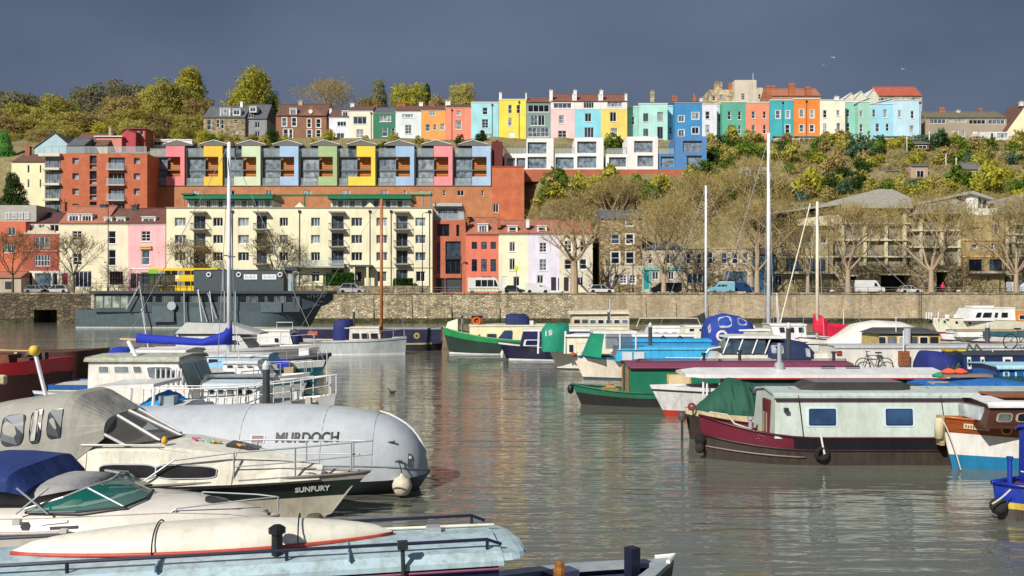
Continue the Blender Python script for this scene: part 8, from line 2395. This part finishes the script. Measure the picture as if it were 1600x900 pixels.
# --- red barge at the left edge
b = Boat('barge', 'rusty dark red barge at the left edge', 106, 34.5, R(-4), 4.2, GL, 'barge')
hp = hull(b, 14, 4.2, 1.3, .5, .8, 2.4, .3, 1, .95, bands=[('lower_hull', gel('#3a1a16', .6, .9), 0, .72), ('red_gunwale', gel('#a51c2a', .35, .5), .68, 1)], deck=plain('#6b5a4a', .9), n=30, drop=.35)
lf = cabin(b, -12.5, -7, 1.4, 1.3, 1.2, 1.9, gel('#7d1a20', .4), gel('#8a4a3a', .6), .05)
for i in range(14):
    x, y, w, h = rr.uniform(-5.5, -1), rr.uniform(-1.2, .8), rr.uniform(.2, .7), rr.uniform(.3, .85)
    MB().hexa([(x, y, 1.2), (x + w, y, 1.2), (x + w, y + w, 1.2), (x, y + w, 1.2)], [(x, y + .1, 1.2 + h), (x + w * .8, y, 1.2 + h), (x + w, y + w * .9, 1.2 + h), (x, y + w, 1.2 + h)]).make('deck_cargo', plain(rr.choice(('#6b3a24', '#8a7a5a', '#4a4440', '#a8a49a', '#5a2a20')), .8), b.t)
for i in range(3):
    MB().tube([(-5 + i * .9, -.8, 1.9 + .08 * i), (-3 + i * .9, -.3, 2.0)], .05, 6).make('spar', timber('#b59a6a'), b.t)
for xx in (-1.2, -2.6):
    MB().lathe([(.1, 0), (.16, .05), (.16, .3), (.1, .35)], (xx, -2.15, .9), 8).make('fender', gel('#d3c8a0', .5), b.t)
b = Boat('barge', 'brown steel hull end behind the dark red barge', 158, 41, 0, 3.4, GL, 'barge')
hp = hull(b, 5, 3.2, 1.6, .15, .8, 3, .3, 1, .96, bands=[('hull', gel('#4a2a1e', .7, .9), 0, 1)], deck=plain('#5a3a2a', .9), n=18)
# pole with yellow float
t = thing('boat_hook_pole', 'white leaning pole topped with a yellow float beside the red barge', 'pole', (PX(76, 20), 20, 1.6))
tp = P(54, 548, 20) - Vector((PX(76, 20), 20, 1.6))
MB().tube([(0, 0, 0), tp], .045, 7).make('shaft', plain('#e4e2ea', .4), t)
MB().lathe([(.03, -.12), (.1, -.08), (.12, .03), (.08, .1), (.03, .12)], tuple(tp), 9).make('yellow_float', plain('#e0b83a', .5), t, smooth=True)
# --- white-blue motor sailer with orange mast
b = Boat('motor_sailer', 'pale blue-white motor sailer with orange wooden mast', 633, 64.5, 0, 2.6, GL, 'boat')
hp = hull(b, 8.5, 2.6, 1.05, .25, .6, 2.4, .12, .75, .85, bands=[('boot_stripe', GW, 0, .12), ('hull', gel('#c3ccce', .35, .4), .12, .82), ('stripe', gel('#2a3038', .4), .82, .87), ('bulwark', gel('#d3d6d6', .35), .87, 1)], deck=timber('#a87a54', .5), n=22, srise=.1)
lf = cabin(b, b.x(538), b.x(594), .95, .88, 1.05, 1.95, gel('#d9d8d0', .35), gel('#d8cdb8', .4), .05, 0, -.2)
for a in (549, 564, 579):
    cwin(b, lf, a, a + 12, 521, 530, frame=timber('#6a4a3a'), pane=GLS[0])
canopy(b, [(b.x(518), .8, 1.0, 1.3), (b.x(526), .95, 1.0, 1.6), (b.x(544), .95, 1.0, 1.5)], cloth('#1f2a6a'), 'navy_hood', 4)
mast(b, b.x(596, 64.5), PZ(311, 64.5), 1.0, .13, timber('#b5703c', .4))
stays(b, b.x(596, 64.5), PZ(316, 64.5), [(.0, 0, 1.3), (-8, 0, 1.2)], .012)
boxpx(b, 'red_locker', gel('#c05a4a', .4), 479, 494, 518, 524, -.9, -.3)
rail(b, [hp(t, 1, -1) + Vector((0, 0, .55)) for t in (.7, .8, .9, .98)], .02, (0, 1, 2, 3), .55, STEEL)

# --- big grey barge with deck bar, moored at the quay
b = Boat('restaurant_barge', 'large slate grey barge with upper deck bar moored at the quay', 484, 127, 0, 6.5, GL, 'ship')
SG = gel('#52636a', .45, .5); SG2 = gel('#3d4c52', .5, .4); SG3 = gel('#303c44', .5, .4)
hp = hull(b, 32, 6.5, 2.3, 2.0, .8, 2.3, 2.4, .8, .92, bands=[('boot_stripe', gel('#c3c6c0', .5), 0, .05), ('hull', SG, .05, 1)], deck=SG2, n=34, rs=.8, srise=.3, drop=.2)
lf = cabin(b, b.x(146), b.x(468), 3.1, 3.05, 2.2, 4.7, SG2, None, .02)
for i in range(17):
    a = 212 + i * 14.6
    if 348 < a < 368:
        continue
    cwin(b, lf, a, a + 12, 459.5, 473, frame=gel('#6f7d80', .4), pane=glass('#1f2426' if i % 3 else '#5d6462', .1), fr=.1, r=.1)
for i in range(4):
    cwin(b, lf, 149 + i * 13, 160 + i * 13, 460, 481, frame=gel('#8a948e', .4), pane=glass('#8f978c', .2), fr=.12, r=.05)
for a, c, y0, y1 in ((238, 272, 478, 503), (298, 330, 480, 503), (408, 440, 472, 488)):
    boxpx(b, 'hull_panel', SG, a, c, y0, y1, -3.3, -3.36)
MB().box(b.x(140), b.x(512), -3.5, 3.4, 4.72, 5.1).make('upper_deck', SG3, b.t)
MB().loft([[(b.x(460), -3.1, 2.2), (b.x(460), 3.1, 2.2), (b.x(460), 3.2, 4.7), (b.x(460), -3.2, 4.7)], [(b.x(500), -1.6, 3.2), (b.x(500), 1.6, 3.2), (b.x(500), 2.0, 4.7), (b.x(500), -2.0, 4.7)], [(b.x(513), -.3, 3.9), (b.x(513), .3, 3.9), (b.x(513), .5, 4.7), (b.x(513), -.5, 4.7)]], True, True).make('bow_bulwark', gel('#40505c', .45, .4), b.t)
lf2 = cabin(b, b.x(300), b.x(441), 2.6, 2.55, 5.1, 8.0, SG2, SG3, .05)
for px in (324, 371, 436):
    ring((b.x(px), -2.66, b.z(429)), .28, .1, 14, 6).make('lifebuoy', gel('#dfe3e4', .4), b.t)
for a, c in ((379, 400), (408, 430)):
    bn = MB().box(b.x(a), b.x(c), -2.68, -2.63, b.z(436.5), b.z(428.5)).make('white_banner', plain('#e6e9ee', .5), b.t)
    for k in range(7):
        x = b.x(a) + .2 + k * (b.x(c) - b.x(a) - .4) / 7
        MB().box(x, x + .1, -2.7, -2.681, b.z(434.5), b.z(430 + (k % 3))).make('banner_letter', plain('#9aa2b4', .5), bn)
for k in range(6):
    x = b.x(479) + k * .42
    MB().box(x, x + .07, -2.75 + .12 * k, -2.5 + .12 * k, 4.15, 4.6).box(x + .07, x + .26, -2.75 + .12 * k, -2.5 + .12 * k, 4.5 if k % 2 else 4.32, 4.6 if k % 2 else 4.42).make('bow_letter', WHITE, b.t)
MB().lathe([(.55, 0), (.55, 2.2), (.6, 2.25), (.6, 2.4)], (b.x(452), -1.8, 5.1), 12).make('deck_tank', gel('#9fb0b0', .4), b.t)
MB().box(b.x(438), b.x(458), -1, 1.5, 8.0, 8.5).make('funnel_house', SG3, b.t)
MB().box(b.x(458), b.x(508), -2.6, 2.4, 7.4, 7.6).make('bar_awning', gel('#3a3f40', .6), b.t)
for px in (461, 485, 506):
    MB().tube([(b.x(px), -2.3, 5.1), (b.x(px), -2.3, 7.4)], .07, 6).make('awning_post', GREYM, b.t)
def rl(a, c, y=-3.4, z=5.1, h=1.05, n=14):
    xa, xc = b.x(a), b.x(c)
    mb = MB()
    for k in range(n + 1):
        x = xa + (xc - xa) * k / n
        mb.tube([(x, y, z), (x, y, z + h)], .03, 4)
    for q in (.5, 1.0):
        mb.tube([(xa, y, z + h * q), (xc, y, z + h * q)], .03, 4)
    mb.make('deck_rail', DARK, b.t)
rl(142, 300, n=18)
rl(456, 512, n=7)
for i, px in enumerate((152, 164, 176, 188, 245, 258, 272, 286, 470, 492)):
    MB().lathe([(.3, 0), (.05, .05), (.05, .7), (.5, .72), (.5, .78)], (b.x(px), -2.4 + (i % 3) * .7, 5.1), 9).make('deck_table', plain('#8a8478' if i % 2 else '#d6b23a', .6), b.t)
MB().box(b.x(207), b.x(252), -1.6, 1.8, 5.1, 7.4).make('glass_shelter', clear('#3a4448', .7), b.t)
for k in range(6):
    x = b.x(207) + k * (b.x(252) - b.x(207)) / 5
    MB().tube([(x, -1.65, 5.1), (x, -1.65, 7.45)], .05, 5).make('shelter_post', DARK, b.t)
MB().box(b.x(204), b.x(254), -1.8, 2.0, 7.41, 7.55).make('shelter_roof', DARK, b.t)
for a, y0, c, y1 in ((219, 440, 229, 508), (219, 447, 199, 484), (310, 455, 326, 505), (289, 456, 290, 506), (326, 458, 340, 498), (352, 455, 352, 505), (369, 455, 369, 505), (350, 420, 350, 455)):
    MB().tube([(b.x(a), -3.55, b.z(y0)), (b.x(c), -3.6, b.z(y1))], .1, 6).make('gangway_spar', plain('#a9b0b0', .5), b.t)
o = MB().lathe([(.05, .06), (.62, .06), (.66, 0)], n=8).make('octagonal_plate', plain('#aab6b8', .5), b.t, (b.x(269), -3.45, b.z(478)))
o.rotation_euler = (R(90), 0, 0)
for px in (420, 500):
    rope(b, (b.x(px), -3.2, 3.6), (b.x(px) + 3.5, 20, 5.0), .4, .04)
# loose gear that fills the gaps between the moored boats
def pole(label, px, y0, y1, Y, r=.03, lean=0.0, mat=None):
    a, c = P(px, y1, Y), P(px + lean, y0, Y)
    o = MB().tube([(0, 0, 0), c - a], r, 6, r * .7).lathe([(.02, 0), (r * 1.6, .02), (r * 1.6, .08), (.02, .1)], tuple(c - a), 6).make('boat_pole', mat or MM)
    o.location = a
    tag(o, label, 'pole', 'slim poles among the boats')
pole('thin white aerial over the blue sail cover, leaning left', 232, 486, 546, 42, .03, -10)
pole('thin grey aerial left of the white mast, leaning left', 318, 455, 528, 54, .04, -8)
pole('thin white aerial right of the white mast', 334, 458, 512, 56, .035, -6)
pole('slim white flagstaff at the bow of the cluttered white boat', 511, 552, 600, 26, .016)
pole('slim white pole behind the small white cabin boat', 438, 520, 560, 58, .03)
pole('slim steel pole between the two green-canopied cruisers', 953, 470, 520, 72, .05)
pole('slim white pole behind the red-covered yacht', 1318, 485, 520, 60, .03)
pole('slim white pole left of the shingled houseboat', 1400, 498, 545, 46, .03)
# more small craft tucked into the left moorings
b = Boat('motor_cruiser', 'small white cruiser with teal stripe right of the blue sail cover', 470, 36, 0, 2.2, GL, 'boat')
hp = hull(b, 4.2, 2.2, .85, .2, .5, 2, .4, .9, .84, bands=[('hull', GW, 0, .6), ('teal_stripe', gel('#1f7a86', .35), .6, .75), ('upper_hull', GW, .75, 1)], deck=GW, n=18)
lf = cabin(b, b.x(345), b.x(412), .9, .8, .85, 1.5, GW, gel('#d3d8da', .4), .05, 0, -.6)
for a in (352, 372, 390):
    cwin(b, lf, a, a + 13, 568, 576, pane=GLS[0])
rail(b, [hp(t, 1, -1) + Vector((0, 0, .5)) for t in (.45, .6, .8, .96)] + [hp(1, 1, 0) + Vector((.05, 0, .52))] + [hp(t, 1, 1) + Vector((0, 0, .5)) for t in (.96, .8, .6, .45)], .016, range(9), .5, STEEL, 'bow_rail')
MB().tube([(b.x(360), 0, 1.55), (b.x(356), 0, 2.6)], .02, 5).make('aerial', GW, b.t)
b = Boat('cabin_boat', 'little white boat with green-framed screen in front of the blue tarp', 352, 21.6, 0, 1.8, GL, 'boat')
hp = hull(b, 2.6, 1.8, .95, .05, .5, 2, .3, .9, .86, bands=[('hull', GW, 0, 1)], deck=GW, n=14)
ws = Loft([csec(b.x(262), .78, .72, .95, 1.3, .04, .2), csec(b.x(322), .72, .62, .95, 1.3, .04, -.6)])
ws.build('screen', glass('#7f9a86', .12), b.t)
MB().tube([ws.ev(u / 8, 1 / 6) for u in range(9)], .025, 5).make('screen_frame', GW, b.t)
for u in (0, 1):
    MB().tube([ws.ev(u, 0), ws.ev(u, 1 / 6)], .025, 5).make('screen_pillar', GW, b.t)
MB().lathe([(.1, 0), (.12, .1), (.1, .3), (.04, .34)], (b.x(245), -.4, .95), 9).make('white_drum', plain('#c3ccd0', .5), b.t)
b = Boat('motor_cruiser', 'grey inflatable-edged launch moored below the motor sailer', 505, 50, 0, 2.2, GL, 'boat')
hp = hull(b, 4.5, 2.2, .7, .2, .5, 2, .4, .9, .84, bands=[('hull', gel('#6f7478', .5), 0, 1)], deck=gel('#8f9498', .6), n=16, strake=(gel('#5a5f63', .6), .12))
MB().box(b.x(462), b.x(478), -.4, .4, .7, 1.25).make('console', GW, b.t)
